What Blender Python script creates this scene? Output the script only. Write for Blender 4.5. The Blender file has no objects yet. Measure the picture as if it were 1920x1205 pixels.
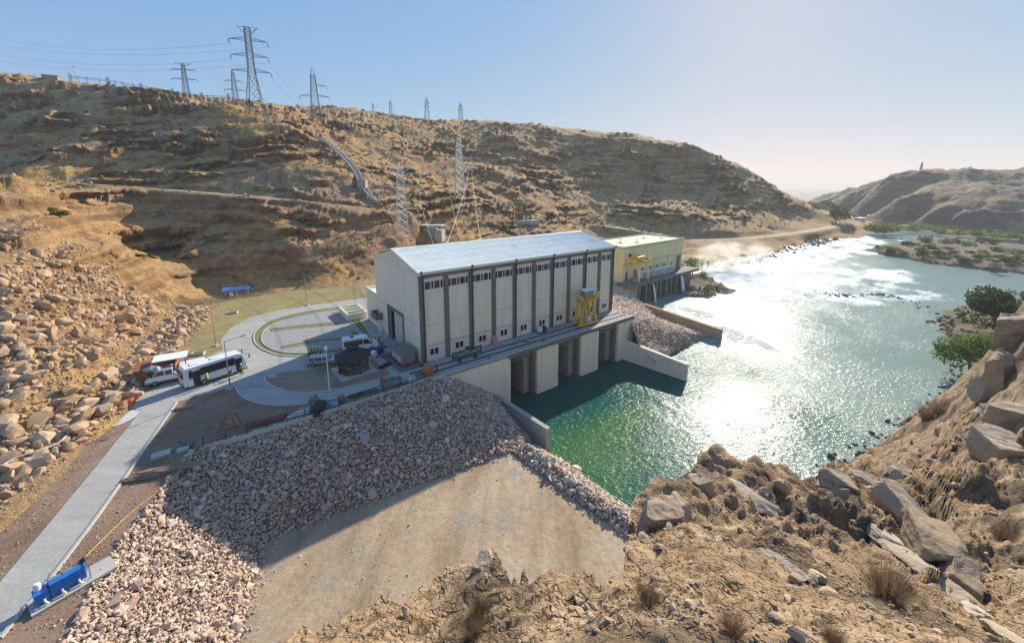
import bpy, bmesh, math, random
import numpy as np
from mathutils import Vector, Matrix, noise as mnoise
from mathutils.geometry import tessellate_polygon

scene = bpy.context.scene
COL = scene.collection
rnd = random.Random(7)

# ------------------------------------------------------------------ camera
FOC, PPY, HZY, CZ = 740.0, 485.0, 352.0, 35.0      # focal length and principal row of the 1920 px wide photo
PITCH = math.atan((PPY - HZY) / FOC)
CP, SP = math.cos(PITCH), math.sin(PITCH)
cam_d = bpy.data.cameras.new('camera')
cam_d.sensor_width = 36.0
cam_d.lens = 36.0 * FOC / 1920.0
cam_d.shift_y = -(602.5 - PPY) / 1920.0
cam_d.clip_start, cam_d.clip_end = 0.1, 60000.0
cam = bpy.data.objects.new('camera', cam_d)
cam.location = (0, 0, CZ)
cam.rotation_euler = (math.pi / 2 - PITCH, 0, 0)
COL.objects.link(cam)
scene.camera = cam

# ------------------------------------------------------------------ light
SUN_AZ, SUN_EL = 30.7, 25.7                        # degrees, azimuth to the right of the view direction
world = bpy.data.worlds.new('World')
scene.world = world
world.use_nodes = True
wn = world.node_tree
bg = wn.nodes['Background']
sky = wn.nodes.new('ShaderNodeTexSky')
sky.sky_type = 'NISHITA'
sky.sun_disc = False
sky.sun_elevation = math.radians(SUN_EL)
sky.sun_rotation = math.radians(SUN_AZ)
sky.air_density = 0.8
sky.dust_density = 0.2
sky.ozone_density = 6.0
# the phone's tone mapping, the same for the whole sky: bright parts held back, dusty rather than cyan
sep_ = wn.nodes.new('ShaderNodeSeparateColor'); cmb = wn.nodes.new('ShaderNodeCombineColor')
wn.links.new(sky.outputs[0], sep_.inputs[0])
for i_, (t_, r_, g_) in enumerate(((1.40, 1.71, .66), (2.08, 2.51, .35), (3.35, 4.1, .03))):
    d_ = wn.nodes.new('ShaderNodeMath'); d_.operation = 'POWER'; d_.inputs[1].default_value = g_
    k_ = wn.nodes.new('ShaderNodeMath'); k_.operation = 'MULTIPLY'; k_.inputs[1].default_value = t_ / r_**g_
    wn.links.new(sep_.outputs[i_], d_.inputs[0]); wn.links.new(d_.outputs[0], k_.inputs[0]); wn.links.new(k_.outputs[0], cmb.inputs[i_])
wn.links.new(cmb.outputs[0], bg.inputs[0])
bg.inputs[1].default_value = 0.088
sd = Vector((math.sin(math.radians(SUN_AZ)) * math.cos(math.radians(SUN_EL)),
             math.cos(math.radians(SUN_AZ)) * math.cos(math.radians(SUN_EL)), math.sin(math.radians(SUN_EL))))
sun_d = bpy.data.lights.new('sun', 'SUN')
sun_d.energy = 3.4
sun_d.angle = math.radians(0.6)
sun_d.color = (1.0, 0.91, 0.77)
sun = bpy.data.objects.new('sun', sun_d)
sun.rotation_euler = (-sd).to_track_quat('-Z', 'Y').to_euler()
sun.location = (60, 100, 120)
COL.objects.link(sun)
vs = scene.view_settings
vs.view_transform = 'Standard'
vs.look = 'None'
vs.gamma = 1.0
vs.exposure = 1.35
scene.cycles.max_bounces = 6
scene.cycles.volume_bounces = 0
scene.cycles.sample_clamp_indirect = 6.0
scene.cycles.use_denoising = True

# ------------------------------------------------------------------ helpers
WZ = -0.9          # water level
DZ = 8.0           # deck and court level
HAZE_D = 0.00024    # per metre

def ray(x, y):
    a = (x - 960.0) / FOC
    b = -(y - PPY) / FOC
    return Vector((a, CP + b * SP, b * CP - SP))

def at(x, y, z=DZ):
    d = ray(x, y)
    return Vector((0, 0, CZ)) + d * ((z - CZ) / d.z)

def att(x, y, t):
    return Vector((0, 0, CZ)) + ray(x, y) * t

def tag(o, label=None, cat=None, group=None, kind=None):
    if label: o['label'] = label
    if cat: o['category'] = cat
    if group: o['group'] = group
    if kind: o['kind'] = kind
    return o

def empty(name, loc=(0, 0, 0), rz=0.0):
    o = bpy.data.objects.new(name, None)
    o.location = loc
    o.rotation_euler = (0, 0, rz)
    o.empty_display_size = 0.3
    COL.objects.link(o)
    return o

def link(name, me, parent=None, loc=None, rz=None):
    o = bpy.data.objects.new(name, me)
    if parent is not None: o.parent = parent
    if loc is not None: o.location = loc
    if rz is not None: o.rotation_euler = (0, 0, rz)
    COL.objects.link(o)
    return o

def copy_tree(o, parent=None):
    c = o.copy()
    COL.objects.link(c)
    if parent is not None: c.parent = parent
    for ch in list(o.children):
        copy_tree(ch, c)
    return c

class MB:
    """collects boxes, bars, tubes, prisms for ONE mesh"""
    def __init__(s): s.v, s.f, s.m = [], [], []
    def add(s, vs, fs, mi=0):
        n = len(s.v)
        s.v += [tuple(v) for v in vs]
        s.f += [tuple(i + n for i in f) for f in fs]
        s.m += [mi] * len(fs)
        return s
    def box(s, x0, x1, y0, y1, z0, z1, mi=0):
        v = [(x0,y0,z0),(x1,y0,z0),(x1,y1,z0),(x0,y1,z0),(x0,y0,z1),(x1,y0,z1),(x1,y1,z1),(x0,y1,z1)]
        return s.add(v, [(0,3,2,1),(4,5,6,7),(0,1,5,4),(1,2,6,5),(2,3,7,6),(3,0,4,7)], mi)
    def hexa(s, lo, hi, mi=0):
        n = len(lo)
        return s.add(list(lo) + list(hi), [tuple(reversed(range(n))), tuple(range(n, 2*n))] +
                     [(i, (i+1) % n, n + (i+1) % n, n + i) for i in range(n)], mi)
    def prism(s, poly, z0, z1, mi=0):
        return s.hexa([(p[0], p[1], z0) for p in poly], [(p[0], p[1], z1) for p in poly], mi)
    def tube(s, p, q, r0, r1=None, n=6, mi=0, caps=True):
        p, q = Vector(p), Vector(q)
        r1 = r0 if r1 is None else r1
        d = (q - p)
        if d.length < 1e-6: return s
        d.normalize()
        a = d.cross(Vector((0, 0, 1)))
        if a.length < 1e-3: a = Vector((1, 0, 0))
        a.normalize(); b = d.cross(a)
        ph = math.pi / n
        R = [(math.cos(2*math.pi*i/n + ph), math.sin(2*math.pi*i/n + ph)) for i in range(n)]
        vs = [p + (a*c + b*e) * r0 for c, e in R] + [q + (a*c + b*e) * r1 for c, e in R]
        fs = [(i, (i+1) % n, n + (i+1) % n, n + i) for i in range(n)]
        if caps: fs += [tuple(reversed(range(n))), tuple(range(n, 2*n))]
        return s.add(vs, fs, mi)
    def path(s, pts, r, n=6, mi=0):
        for i in range(len(pts) - 1): s.tube(pts[i], pts[i+1], r, r, n, mi)
        return s
    def bar(s, p, q, w, h=None, mi=0):
        """rectangular bar, w across (horizontal), h in the other direction"""
        p, q = Vector(p), Vector(q)
        h = w if h is None else h
        d = (q - p).normalized()
        a = d.cross(Vector((0, 0, 1)))
        if a.length < 1e-3: a = Vector((1, 0, 0))
        a.normalize(); b = a.cross(d)
        c = [(-w/2, -h/2), (w/2, -h/2), (w/2, h/2), (-w/2, h/2)]
        return s.hexa([p + a*i + b*j for i, j in c], [q + a*i + b*j for i, j in c], mi)
    def lathe(s, prof, n=12, c=(0, 0, 0), mi=0):
        vs, fs = [], []
        for r, z in prof:
            for i in range(n):
                t = 2*math.pi*i/n
                vs.append((c[0] + r*math.cos(t), c[1] + r*math.sin(t), c[2] + z))
        for k in range(len(prof) - 1):
            for i in range(n):
                j = (i+1) % n
                fs.append((k*n+i, k*n+j, (k+1)*n+j, (k+1)*n+i))
        fs.append(tuple(reversed(range(n)))); fs.append(tuple(range((len(prof)-1)*n, len(prof)*n)))
        return s.add(vs, fs, mi)
    def mesh(s, name, mat, smooth=False, recalc=True):
        me = bpy.data.meshes.new(name)
        me.from_pydata(s.v, [], s.f)
        for m in (mat if isinstance(mat, (list, tuple)) else [mat]): me.materials.append(m)
        if isinstance(mat, (list, tuple)):
            me.polygons.foreach_set('material_index', s.m)
        if recalc:
            bm = bmesh.new(); bm.from_mesh(me)
            bmesh.ops.recalc_face_normals(bm, faces=bm.faces)
            bm.to_mesh(me); bm.free()
        if smooth: me.polygons.foreach_set('use_smooth', [True] * len(me.polygons))
        me.update()
        return me
    def build(s, name, mat, parent=None, loc=None, rz=None, smooth=False, bevel=0.0):
        o = link(name, s.mesh(name, mat, smooth), parent, loc, rz)
        if bevel:
            b = o.modifiers.new('bevel', 'BEVEL'); b.width = bevel; b.segments = 2; b.limit_method = 'ANGLE'
        return o

def np_mesh(name, V, F, mat, smooth=False):
    V = np.asarray(V, np.float32); F = np.asarray(F, np.int32)
    k = F.shape[1]
    me = bpy.data.meshes.new(name)
    me.vertices.add(len(V)); me.vertices.foreach_set('co', V.ravel())
    me.loops.add(F.size); me.loops.foreach_set('vertex_index', F.ravel())
    me.polygons.add(len(F))
    me.polygons.foreach_set('loop_start', np.arange(0, F.size, k, dtype=np.int32))
    me.polygons.foreach_set('loop_total', np.full(len(F), k, np.int32))
    if smooth: me.polygons.foreach_set('use_smooth', np.ones(len(F), bool))
    me.materials.append(mat)
    me.update(); me.validate()
    return me

def flat(poly, z, name, mat, kind='structure', parent=None):
    """flat polygon sheet from plan points"""
    vs = [Vector((p[0], p[1], z)) for p in poly]
    tr = tessellate_polygon([vs])
    me = bpy.data.meshes.new(name)
    me.from_pydata(vs, [], [tuple(t) for t in tr])
    me.materials.append(mat)
    bm = bmesh.new(); bm.from_mesh(me)
    bmesh.ops.recalc_face_normals(bm, faces=bm.faces)
    bm.to_mesh(me); bm.free()
    if me.polygons and me.polygons[0].normal.z < 0: me.flip_normals()
    o = link(name, me, parent)
    if parent is None: tag(o, kind=kind)
    return o

def smooth_poly(pts, closed=True, sub=5):
    """Catmull-Rom through plan points"""
    n = len(pts); out = []
    rng = range(n if closed else n - 1)
    for i in rng:
        p0 = pts[(i-1) % n] if closed or i > 0 else pts[i]
        p1 = pts[i]; p2 = pts[(i+1) % n]
        p3 = pts[(i+2) % n] if closed or i + 2 < n else p2
        for k in range(sub):
            t = k / sub
            out.append(tuple(0.5 * ((2*p1[j]) + (-p0[j]+p2[j])*t + (2*p0[j]-5*p1[j]+4*p2[j]-p3[j])*t*t +
                       (-p0[j]+3*p1[j]-3*p2[j]+p3[j])*t**3) for j in range(len(p1))))
    if not closed: out.append(tuple(pts[-1]))
    return out

def strip(mb, pts, w, z0, z1, closed=False, mi=0):
    """kerb: rectangular section swept along a plan polyline"""
    n = len(pts)
    P = [Vector((p[0], p[1])) for p in pts]
    L, R = [], []
    for i in range(n):
        a = P[(i-1) % n] if closed or i > 0 else P[i]
        b = P[(i+1) % n] if closed or i < n-1 else P[i]
        d = (b - a)
        d = d.normalized() if d.length > 1e-6 else Vector((1, 0))
        nn = Vector((-d.y, d.x)) * (w/2)
        L.append(P[i] + nn); R.append(P[i] - nn)
    vs = []
    for i in range(n):
        vs += [(L[i].x, L[i].y, z0), (L[i].x, L[i].y, z1), (R[i].x, R[i].y, z1), (R[i].x, R[i].y, z0)]
    fs = []
    for i in range(n if closed else n-1):
        j = (i+1) % n
        for k in range(4):
            fs.append((4*i+k, 4*i+(k+1) % 4, 4*j+(k+1) % 4, 4*j+k))
    if not closed: fs += [(0, 1, 2, 3), (4*n-1, 4*n-2, 4*n-3, 4*n-4)]
    return mb.add(vs, fs, mi)

# ------------------------------------------------------------------ materials
def _ramp(nt, cols):
    r = nt.nodes.new('ShaderNodeValToRGB')
    el = r.color_ramp.elements
    for i, c in enumerate(cols):
        pos, col = c if isinstance(c[1], (tuple, list)) else (i / max(1, len(cols)-1), c)
        if i < 2: e = el[i]; e.position = pos
        else: e = el.new(pos)
        e.color = (*col, 1)
    return r

def _noise(nt, vec, scale, detail=5.0, rough=0.6, dist=0.0):
    n = nt.nodes.new('ShaderNodeTexNoise')
    n.inputs['Scale'].default_value = scale
    n.inputs['Detail'].default_value = detail
    n.inputs['Roughness'].default_value = rough
    n.inputs['Distortion'].default_value = dist
    if vec is not None: nt.links.new(vec, n.inputs['Vector'])
    return n

def _mapping(nt, vec, scale):
    m = nt.nodes.new('ShaderNodeMapping')
    m.inputs['Scale'].default_value = scale
    nt.links.new(vec, m.inputs['Vector'])
    return m.outputs[0]

def _mix(nt, fac, a, b, mode='MIX'):
    m = nt.nodes.new('ShaderNodeMix')
    m.data_type = 'RGBA'; m.blend_type = mode
    for s, val in ((m.inputs[0], fac), (m.inputs[6], a), (m.inputs[7], b)):
        if isinstance(val, (int, float)): s.default_value = val
        elif isinstance(val, tuple): s.default_value = (*val, 1)
        else: nt.links.new(val, s)
    return m.outputs[2]

def _math(nt, op, a, b=None, clamp=False):
    m = nt.nodes.new('ShaderNodeMath'); m.operation = op; m.use_clamp = clamp
    for s, val in ((m.inputs[0], a), (m.inputs[1], b)):
        if val is None: continue
        if isinstance(val, (int, float)): s.default_value = val
        else: nt.links.new(val, s)
    return m.outputs[0]

def _range(nt, v, a, b, c=0.0, d=1.0):
    m = nt.nodes.new('ShaderNodeMapRange')
    m.interpolation_type = 'SMOOTHSTEP'
    nt.links.new(v, m.inputs[0])
    for i, x in enumerate((a, b, c, d)): m.inputs[i+1].default_value = x
    return m.outputs[0]

def _new(name):
    m = bpy.data.materials.new(name); m.use_nodes = True
    nt = m.node_tree
    return m, nt, nt.nodes['Principled BSDF']

def _pos(nt, obj=False):
    if obj:
        return nt.nodes.new('ShaderNodeTexCoord').outputs['Object']
    return nt.nodes.new('ShaderNodeNewGeometry').outputs['Position']

def _bump(nt, h, strength, dist, prev=None):
    b = nt.nodes.new('ShaderNodeBump')
    b.inputs['Strength'].default_value = strength
    b.inputs['Distance'].default_value = dist
    nt.links.new(h, b.inputs['Height'])
    if prev is not None: nt.links.new(prev, b.inputs['Normal'])
    return b.outputs[0]

def M(name, cols, scale=1.0, rough=0.85, bump=0.0, bscale=None, bdist=0.05, metal=0.0, obj=False, stretch=None, fine=0.0, spec=0.3):
    """plain weathered surface: noise through a colour ramp, a little fine mottling, a little relief"""
    m, nt, p = _new(name)
    if not isinstance(cols[0], (tuple, list)): cols = [tuple(c*0.9 for c in cols), cols, tuple(min(1, c*1.06) for c in cols)]
    vec = _pos(nt, obj)
    v2 = _mapping(nt, vec, stretch) if stretch else vec
    n = _noise(nt, v2, scale, 6, 0.65)
    r = _ramp(nt, [(0.28 + 0.44*i/max(1, len(cols)-1), c) for i, c in enumerate(cols)])
    nt.links.new(n.outputs[0], r.inputs[0])
    colr = r.outputs[0]
    if fine:
        n2 = _noise(nt, vec, scale*9, 4, 0.7)
        colr = _mix(nt, fine, colr, n2.outputs[1], 'OVERLAY') if False else _mix(nt, fine, colr, _ramp_of(nt, n2.outputs[0]), 'MULTIPLY')
    nt.links.new(colr, p.inputs['Base Color'])
    p.inputs['Roughness'].default_value = rough
    p.inputs['Metallic'].default_value = metal
    p.inputs['Specular IOR Level'].default_value = spec
    if bump:
        b = _noise(nt, vec, bscale or scale*6, 6, 0.7)
        nt.links.new(_bump(nt, b.outputs[0], bump, bdist), p.inputs['Normal'])
    return m

def _ramp_of(nt, fac, lo=0.45, hi=1.0):
    r = _ramp(nt, [(0.35, (lo, lo, lo)), (0.65, (hi, hi, hi))])
    nt.links.new(fac, r.inputs[0])
    return r.outputs[0]

def stone_mat(name, cols, rough=0.9, bscale=8.0, bump=0.5, dust=0.0):
    """every stone of a heap its own tone (by island and by object)"""
    m, nt, p = _new(name)
    g = nt.nodes.new('ShaderNodeNewGeometry'); oi = nt.nodes.new('ShaderNodeObjectInfo')
    f = _math(nt, 'FRACT', _math(nt, 'ADD', g.outputs['Random Per Island'], oi.outputs['Random']))
    r = _ramp(nt, cols)
    nt.links.new(f, r.inputs[0])
    n = _noise(nt, g.outputs['Position'], bscale*0.35, 6, 0.7)
    col = _mix(nt, 0.55, r.outputs[0], _ramp_of(nt, n.outputs[0], 0.6, 1.1), 'MULTIPLY')
    nt.links.new(col, p.inputs['Base Color'])
    p.inputs['Roughness'].default_value = rough
    p.inputs['Specular IOR Level'].default_value = 0.15
    b = _noise(nt, g.outputs['Position'], bscale, 6, 0.75)
    nt.links.new(_bump(nt, b.outputs[0], bump, 0.06), p.inputs['Normal'])
    return m

def paint(name, c, rough=0.45, metal=0.0, spec=0.4):
    m, nt, p = _new(name)
    n = _noise(nt, _pos(nt, True), 2.5, 5, 0.7)
    col = _mix(nt, 0.35, tuple(c), _ramp_of(nt, n.outputs[0], 0.72, 1.05), 'MULTIPLY')
    nt.links.new(col, p.inputs['Base Color'])
    p.inputs['Roughness'].default_value = rough
    p.inputs['Metallic'].default_value = metal
    p.inputs['Specular IOR Level'].default_value = spec
    return m

def leaf_mat(name, a, b):
    m, nt, p = _new(name)
    g = nt.nodes.new('ShaderNodeNewGeometry')
    n = _noise(nt, g.outputs['Position'], 0.9, 3, 0.6)
    f = _math(nt, 'ADD', _math(nt, 'MULTIPLY', g.outputs['Random Per Island'], 0.6), _math(nt, 'MULTIPLY', n.outputs[0], 0.5))
    r = _ramp(nt, [(0.15, a), (0.85, b)])
    nt.links.new(f, r.inputs[0])
    nt.links.new(r.outputs[0], p.inputs['Base Color'])
    p.inputs['Roughness'].default_value = 0.7
    p.inputs['Specular IOR Level'].default_value = 0.2
    tr = nt.nodes.new('ShaderNodeBsdfTranslucent')
    nt.links.new(r.outputs[0], tr.inputs[0])
    mx = nt.nodes.new('ShaderNodeMixShader'); mx.inputs[0].default_value = 0.35
    nt.links.new(p.outputs[0], mx.inputs[1]); nt.links.new(tr.outputs[0], mx.inputs[2])
    nt.links.new(mx.outputs[0], nt.nodes['Material Output'].inputs[0])
    return m

def ground_mat(name, rock, soil, grass, rock_hi=0.80, rock_lo=0.62, strata=0.0, sc=1.0, bump=0.8, bdist=0.3, speck=0.4, grass_amt=0.5, extra=None, crack=0.0):
    """natural slope: bedrock where it is steep, soil and dry grass where it is not"""
    m, nt, p = _new(name)
    g = nt.nodes.new('ShaderNodeNewGeometry')
    pos = g.outputs['Position']
    sep = nt.nodes.new('ShaderNodeSeparateXYZ'); nt.links.new(g.outputs['Normal'], sep.inputs[0])
    big = _noise(nt, pos, 0.05*sc, 6, 0.6)
    mid = _noise(nt, pos, 0.35*sc, 7, 0.68)
    fin = _noise(nt, pos, 2.2*sc, 6, 0.75)
    steep = _math(nt, 'ADD', sep.outputs[2], _math(nt, 'MULTIPLY', _math(nt, 'SUBTRACT', mid.outputs[0], 0.5), 0.5))
    isrock = _range(nt, steep, rock_hi, rock_lo)
    # bedding planes
    sv = _mapping(nt, pos, (0.03*sc, 0.03*sc, 0.9*sc))
    st = _noise(nt, sv, 1.0, 5, 0.7, 0.4)
    rr = _ramp(nt, [(0.3, rock[0]), (0.5, rock[1]), (0.68, rock[2])])
    if strata: nt.links.new(_math(nt, 'ADD', _math(nt, 'MULTIPLY', st.outputs[0], strata), _math(nt, 'MULTIPLY', mid.outputs[0], 1-strata)), rr.inputs[0])
    else: nt.links.new(mid.outputs[0], rr.inputs[0])
    sr = _ramp(nt, [(0.32, soil[0]), (0.66, soil[1])])
    nt.links.new(mid.outputs[0], sr.inputs[0])
    gr = _ramp(nt, [(0.35, grass[0]), (0.65, grass[1])])
    nt.links.new(fin.outputs[0], gr.inputs[0])
    gf = _range(nt, _math(nt, 'ADD', _math(nt, 'MULTIPLY', big.outputs[0], 0.6), _math(nt, 'MULTIPLY', mid.outputs[0], 0.4)), 0.62 - 0.24*grass_amt, 0.70 - 0.24*grass_amt)
    soilc = _mix(nt, gf, sr.outputs[0], gr.outputs[0])
    col = _mix(nt, isrock, soilc, rr.outputs[0])
    col = _mix(nt, speck, col, _ramp_of(nt, fin.outputs[0], 0.35, 1.15), 'MULTIPLY')
    if extra: col = extra(nt, pos, col, mid, fin)
    nt.links.new(col, p.inputs['Base Color'])
    p.inputs['Roughness'].default_value = 0.95
    p.inputs['Specular IOR Level'].default_value = 0.1
    h = _math(nt, 'ADD', mid.outputs[0], _math(nt, 'MULTIPLY', fin.outputs[0], 0.35))
    if crack:
        w_ = nt.nodes.new('ShaderNodeVectorMath'); w_.operation = 'ADD'
        wn_ = _noise(nt, pos, 0.9*sc, 3, 0.6); nt.links.new(wn_.outputs[1], w_.inputs[0]); nt.links.new(pos, w_.inputs[1])
        for sc2, amt in ((0.45*sc, 1.0), (1.3*sc, .5)):
            v_ = nt.nodes.new('ShaderNodeTexVoronoi'); v_.feature = 'DISTANCE_TO_EDGE'; v_.inputs['Scale'].default_value = sc2
            nt.links.new(w_.outputs[0], v_.inputs['Vector'])
            h = _math(nt, 'ADD', h, _math(nt, 'MULTIPLY', _range(nt, v_.outputs['Distance'], 0.0, 0.09), crack*amt))
    nt.links.new(_bump(nt, h, bump, bdist), p.inputs['Normal'])
    return m

MAT = {}
def mats():
    A = MAT
    A['concrete'] = M('concrete', [(.30,.29,.265),(.37,.355,.33),(.42,.40,.37)], 0.5, 0.9, 0.25, 12, 0.02, fine=0.25)
    A['road'] = M('road_concrete', [(.27,.26,.23),(.385,.37,.325),(.41,.395,.35),(.47,.45,.40)], 0.6, 0.9, 0.25, 14, 0.02, fine=0.38, stretch=(.35, 1.6, 1))
    A['kerb'] = M('kerb_concrete', [(.42,.40,.34),(.52,.50,.43)], 1.2, 0.9, 0.2, 10, 0.02, fine=0.25)
    A['wall'] = M('wall_paint', [(.72,.64,.48),(.82,.745,.56),(.86,.785,.595)], 0.9, 0.85, 0.12, 9, 0.01, obj=True, fine=0.10, stretch=(1, 1, .12))
    A['gable'] = M('gable_paint', [(.76,.68,.50),(.82,.74,.56)], 0.3, 0.85, 0.1, 9, 0.01, obj=True, fine=0.08)
    A['trim'] = M('trim_paint', [(.155,.15,.135),(.19,.185,.168)], 0.4, 0.8, 0.12, 9, 0.01, obj=True, fine=0.12)
    A['pipe'] = paint('downpipe_paint', (.06,.062,.065), 0.5)
    A['frame'] = paint('white_frame', (.72,.72,.70), 0.4)
    A['steel'] = paint('galvanised_steel', (.34,.35,.36), 0.5, 0.6)
    A['darksteel'] = paint('dark_steel', (.05,.05,.055), 0.5, 0.3)
    A['yellow'] = paint('crane_yellow', (.70,.42,.02), 0.45)
    A['wood'] = M('stained_wood', [(.09,.030,.012),(.15,.055,.022)], 3.0, 0.6, 0.2, 30, 0.01, obj=True, stretch=(1, 1, 8))
    A['rust'] = M('rusty_metal', [(.16,.055,.025),(.30,.11,.05),(.24,.10,.06)], 2.0, 0.8, 0.2, 20, 0.02, obj=True)
    A['black'] = paint('black_plastic_and_voids', (.015,.015,.016), 0.6)  # also paints the unlit interiors behind open doors
    A['tyre'] = paint('tyre_rubber', (.02,.02,.021), 0.85)
    A['white'] = paint('white_vehicle_paint', (.78,.78,.76), 0.28, spec=0.5)
    A['silver'] = paint('silver_vehicle_paint', (.42,.42,.41), 0.3, 0.5, 0.5)
    A['blue'] = paint('blue_machine_paint', (.012,.17,.55), 0.4)
    A['orange'] = M('orange_board', [(.42,.17,.04),(.5,.22,.06)], 2.0, 0.7, obj=True)
    A['red'] = M('red_primer', [(.22,.035,.025),(.3,.05,.03)], 2.5, 0.7, obj=True)
    A['vest'] = paint('high_visibility_cloth', (.46,.75,.04), 0.8)
    A['cloth'] = paint('dark_work_cloth', (.025,.03,.045), 0.9)
    A['skin'] = paint('skin', (.36,.21,.14), 0.6)
    A['helmet'] = paint('helmet_white', (.75,.74,.68), 0.4)
    A['insul'] = paint('insulator_glass', (.55,.58,.56), 0.25)
    A['wire'] = paint('cable', (.20,.20,.20), 0.5, 0.5)
    A['pylon'] = paint('pylon_steel', (.055,.06,.075), 0.7, 0.0)
    A['pale_pylon'] = paint('pale_pylon_steel', (.62,.64,.60), 0.6, 0.0)
    A['roof'] = M('roof_sheet', [(.67,.68,.60),(.81,.82,.71),(.85,.86,.75)], 0.35, 0.6, obj=True, fine=0.06, spec=0.3)
    A['shingle'] = M('dark_shingle', [(.02,.021,.02),(.045,.045,.042)], 4.0, 0.8, 0.3, 20, 0.02, obj=True)
    A['cream'] = M('cream_paint', [(.80,.65,.31),(.90,.76,.42)], 0.4, 0.85, obj=True, fine=0.15)
    A['creamroof'] = M('cream_roof', [(.56,.49,.32),(.64,.57,.39)], 0.3, 0.8, obj=True, fine=0.15)
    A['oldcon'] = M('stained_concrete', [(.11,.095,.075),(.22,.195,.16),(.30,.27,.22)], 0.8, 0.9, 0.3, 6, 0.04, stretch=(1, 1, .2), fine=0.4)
    A['brownwall'] = M('buff_concrete', [(.36,.27,.17),(.44,.34,.22)], 0.3, 0.9, 0.15, 8, 0.02, fine=0.2)
    A['gravel'] = M('grey_gravel', [(.25,.235,.22),(.35,.33,.31),(.42,.40,.375)], 1.5, 0.95, 0.8, 12, 0.05, fine=0.45)
    A['slate'] = M('dark_gravel', [(.13,.13,.135),(.19,.19,.195)], 1.5, 0.95, 0.6, 12, 0.04, fine=0.35)
    A['dirt'] = M('packed_dirt', [(.22,.145,.09),(.31,.215,.14),(.37,.265,.18)], 0.22, 0.95, 0.6, 3, 0.08, fine=0.35)
    A['reddirt'] = M('reddish_dirt', [(.20,.12,.075),(.275,.175,.115),(.33,.22,.15)], 0.3, 0.95, 0.6, 3, 0.08, fine=0.4)
    A['lawn'] = M('dry_lawn', [(.36,.26,.13),(.34,.265,.11),(.25,.215,.075),(.40,.30,.15)], 0.25, 0.95, 0.6, 6, 0.08, fine=0.45)
    A['turf'] = M('green_turf', [(.15,.16,.045),(.24,.23,.075)], 1.5, 0.95, 0.6, 12, 0.05, fine=0.4)
    A['stone'] = stone_mat('riprap_stone', [(0, (.33,.225,.16)), (.2, (.60,.455,.34)), (.45, (.50,.365,.27)), (.7, (.70,.57,.455)), (.85, (.56,.40,.29)), (1, (.44,.33,.255))])
    A['greystone'] = stone_mat('riprap_stone_grey', [(0, (.52,.41,.31)), (.5, (.68,.56,.44)), (1, (.46,.355,.26))])
    A['boulder'] = stone_mat('boulder_rock', [(0, (.34,.215,.125)), (.4, (.48,.325,.195)), (.7, (.41,.295,.185)), (1, (.55,.395,.255))], bscale=2.5, bump=0.7)
    A['clifrock'] = stone_mat('cliff_boulder_rock', [(0, (.34,.245,.155)), (.5, (.47,.36,.245)), (1, (.39,.29,.19))], bscale=4.0, bump=0.9)
    A['darkrock'] = stone_mat('shore_rock', [(0, (.10,.085,.07)), (.5, (.17,.14,.11)), (1, (.13,.105,.085))], bscale=2.0)
    A['leaf'] = leaf_mat('leaf_green', (.06,.115,.02), (.21,.29,.055))
    A['darkleaf'] = leaf_mat('leaf_dark', (.025,.05,.016), (.085,.125,.035))
    A['olive'] = leaf_mat('leaf_olive', (.05,.06,.022), (.12,.12,.045))
    A['straw'] = leaf_mat('dry_straw', (.20,.12,.05), (.40,.27,.11))
    A['twig'] = leaf_mat('dry_twig', (.13,.08,.05), (.27,.18,.11))
    A['bark'] = M('bark', [(.07,.05,.035),(.12,.09,.06)], 4.0, 0.9, 0.4, 20, 0.03)
    # window glass: dark, glossy
    m, nt, p = _new('window_glass')
    p.inputs['Base Color'].default_value = (.018, .02, .02, 1); p.inputs['Roughness'].default_value = 0.06
    p.inputs['Specular IOR Level'].default_value = 0.6
    A['glass'] = m
mats()
# ------------------------------------------------------------------ noise and height fields
_rs = np.random.RandomState(11)
_perm = np.tile(_rs.permutation(512), 3)
_ga = _rs.rand(512) * 2 * np.pi
_gx, _gy = np.cos(_ga), np.sin(_ga)

def pn(x, y, seed=0):
    x = np.asarray(x, float) + seed * 17.13; y = np.asarray(y, float) + seed * 5.71
    xi = np.floor(x).astype(int); yi = np.floor(y).astype(int)
    xf, yf = x - xi, y - yi
    u = xf*xf*xf*(xf*(xf*6-15)+10); v = yf*yf*yf*(yf*(yf*6-15)+10)
    def g(i, j, dx, dy):
        h = _perm[(_perm[(xi+i) & 511] + ((yi+j) & 511)) & 511]
        return _gx[h]*dx + _gy[h]*dy
    a = g(0,0,xf,yf); b = g(1,0,xf-1,yf); c = g(0,1,xf,yf-1); d = g(1,1,xf-1,yf-1)
    return 1.5 * ((a + u*(b-a)) * (1-v) + (c + u*(d-c)) * v)

def fbm(x, y, octv=5, gain=0.5, seed=0, ridged=False):
    s = 0; a = 1.0; f = 1.0
    for k in range(octv):
        n = pn(x*f, y*f, seed+k)
        s = s + a * ((1 - 2*np.abs(n)) if ridged else n)
        a *= gain; f *= 2.03
    return s

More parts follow.
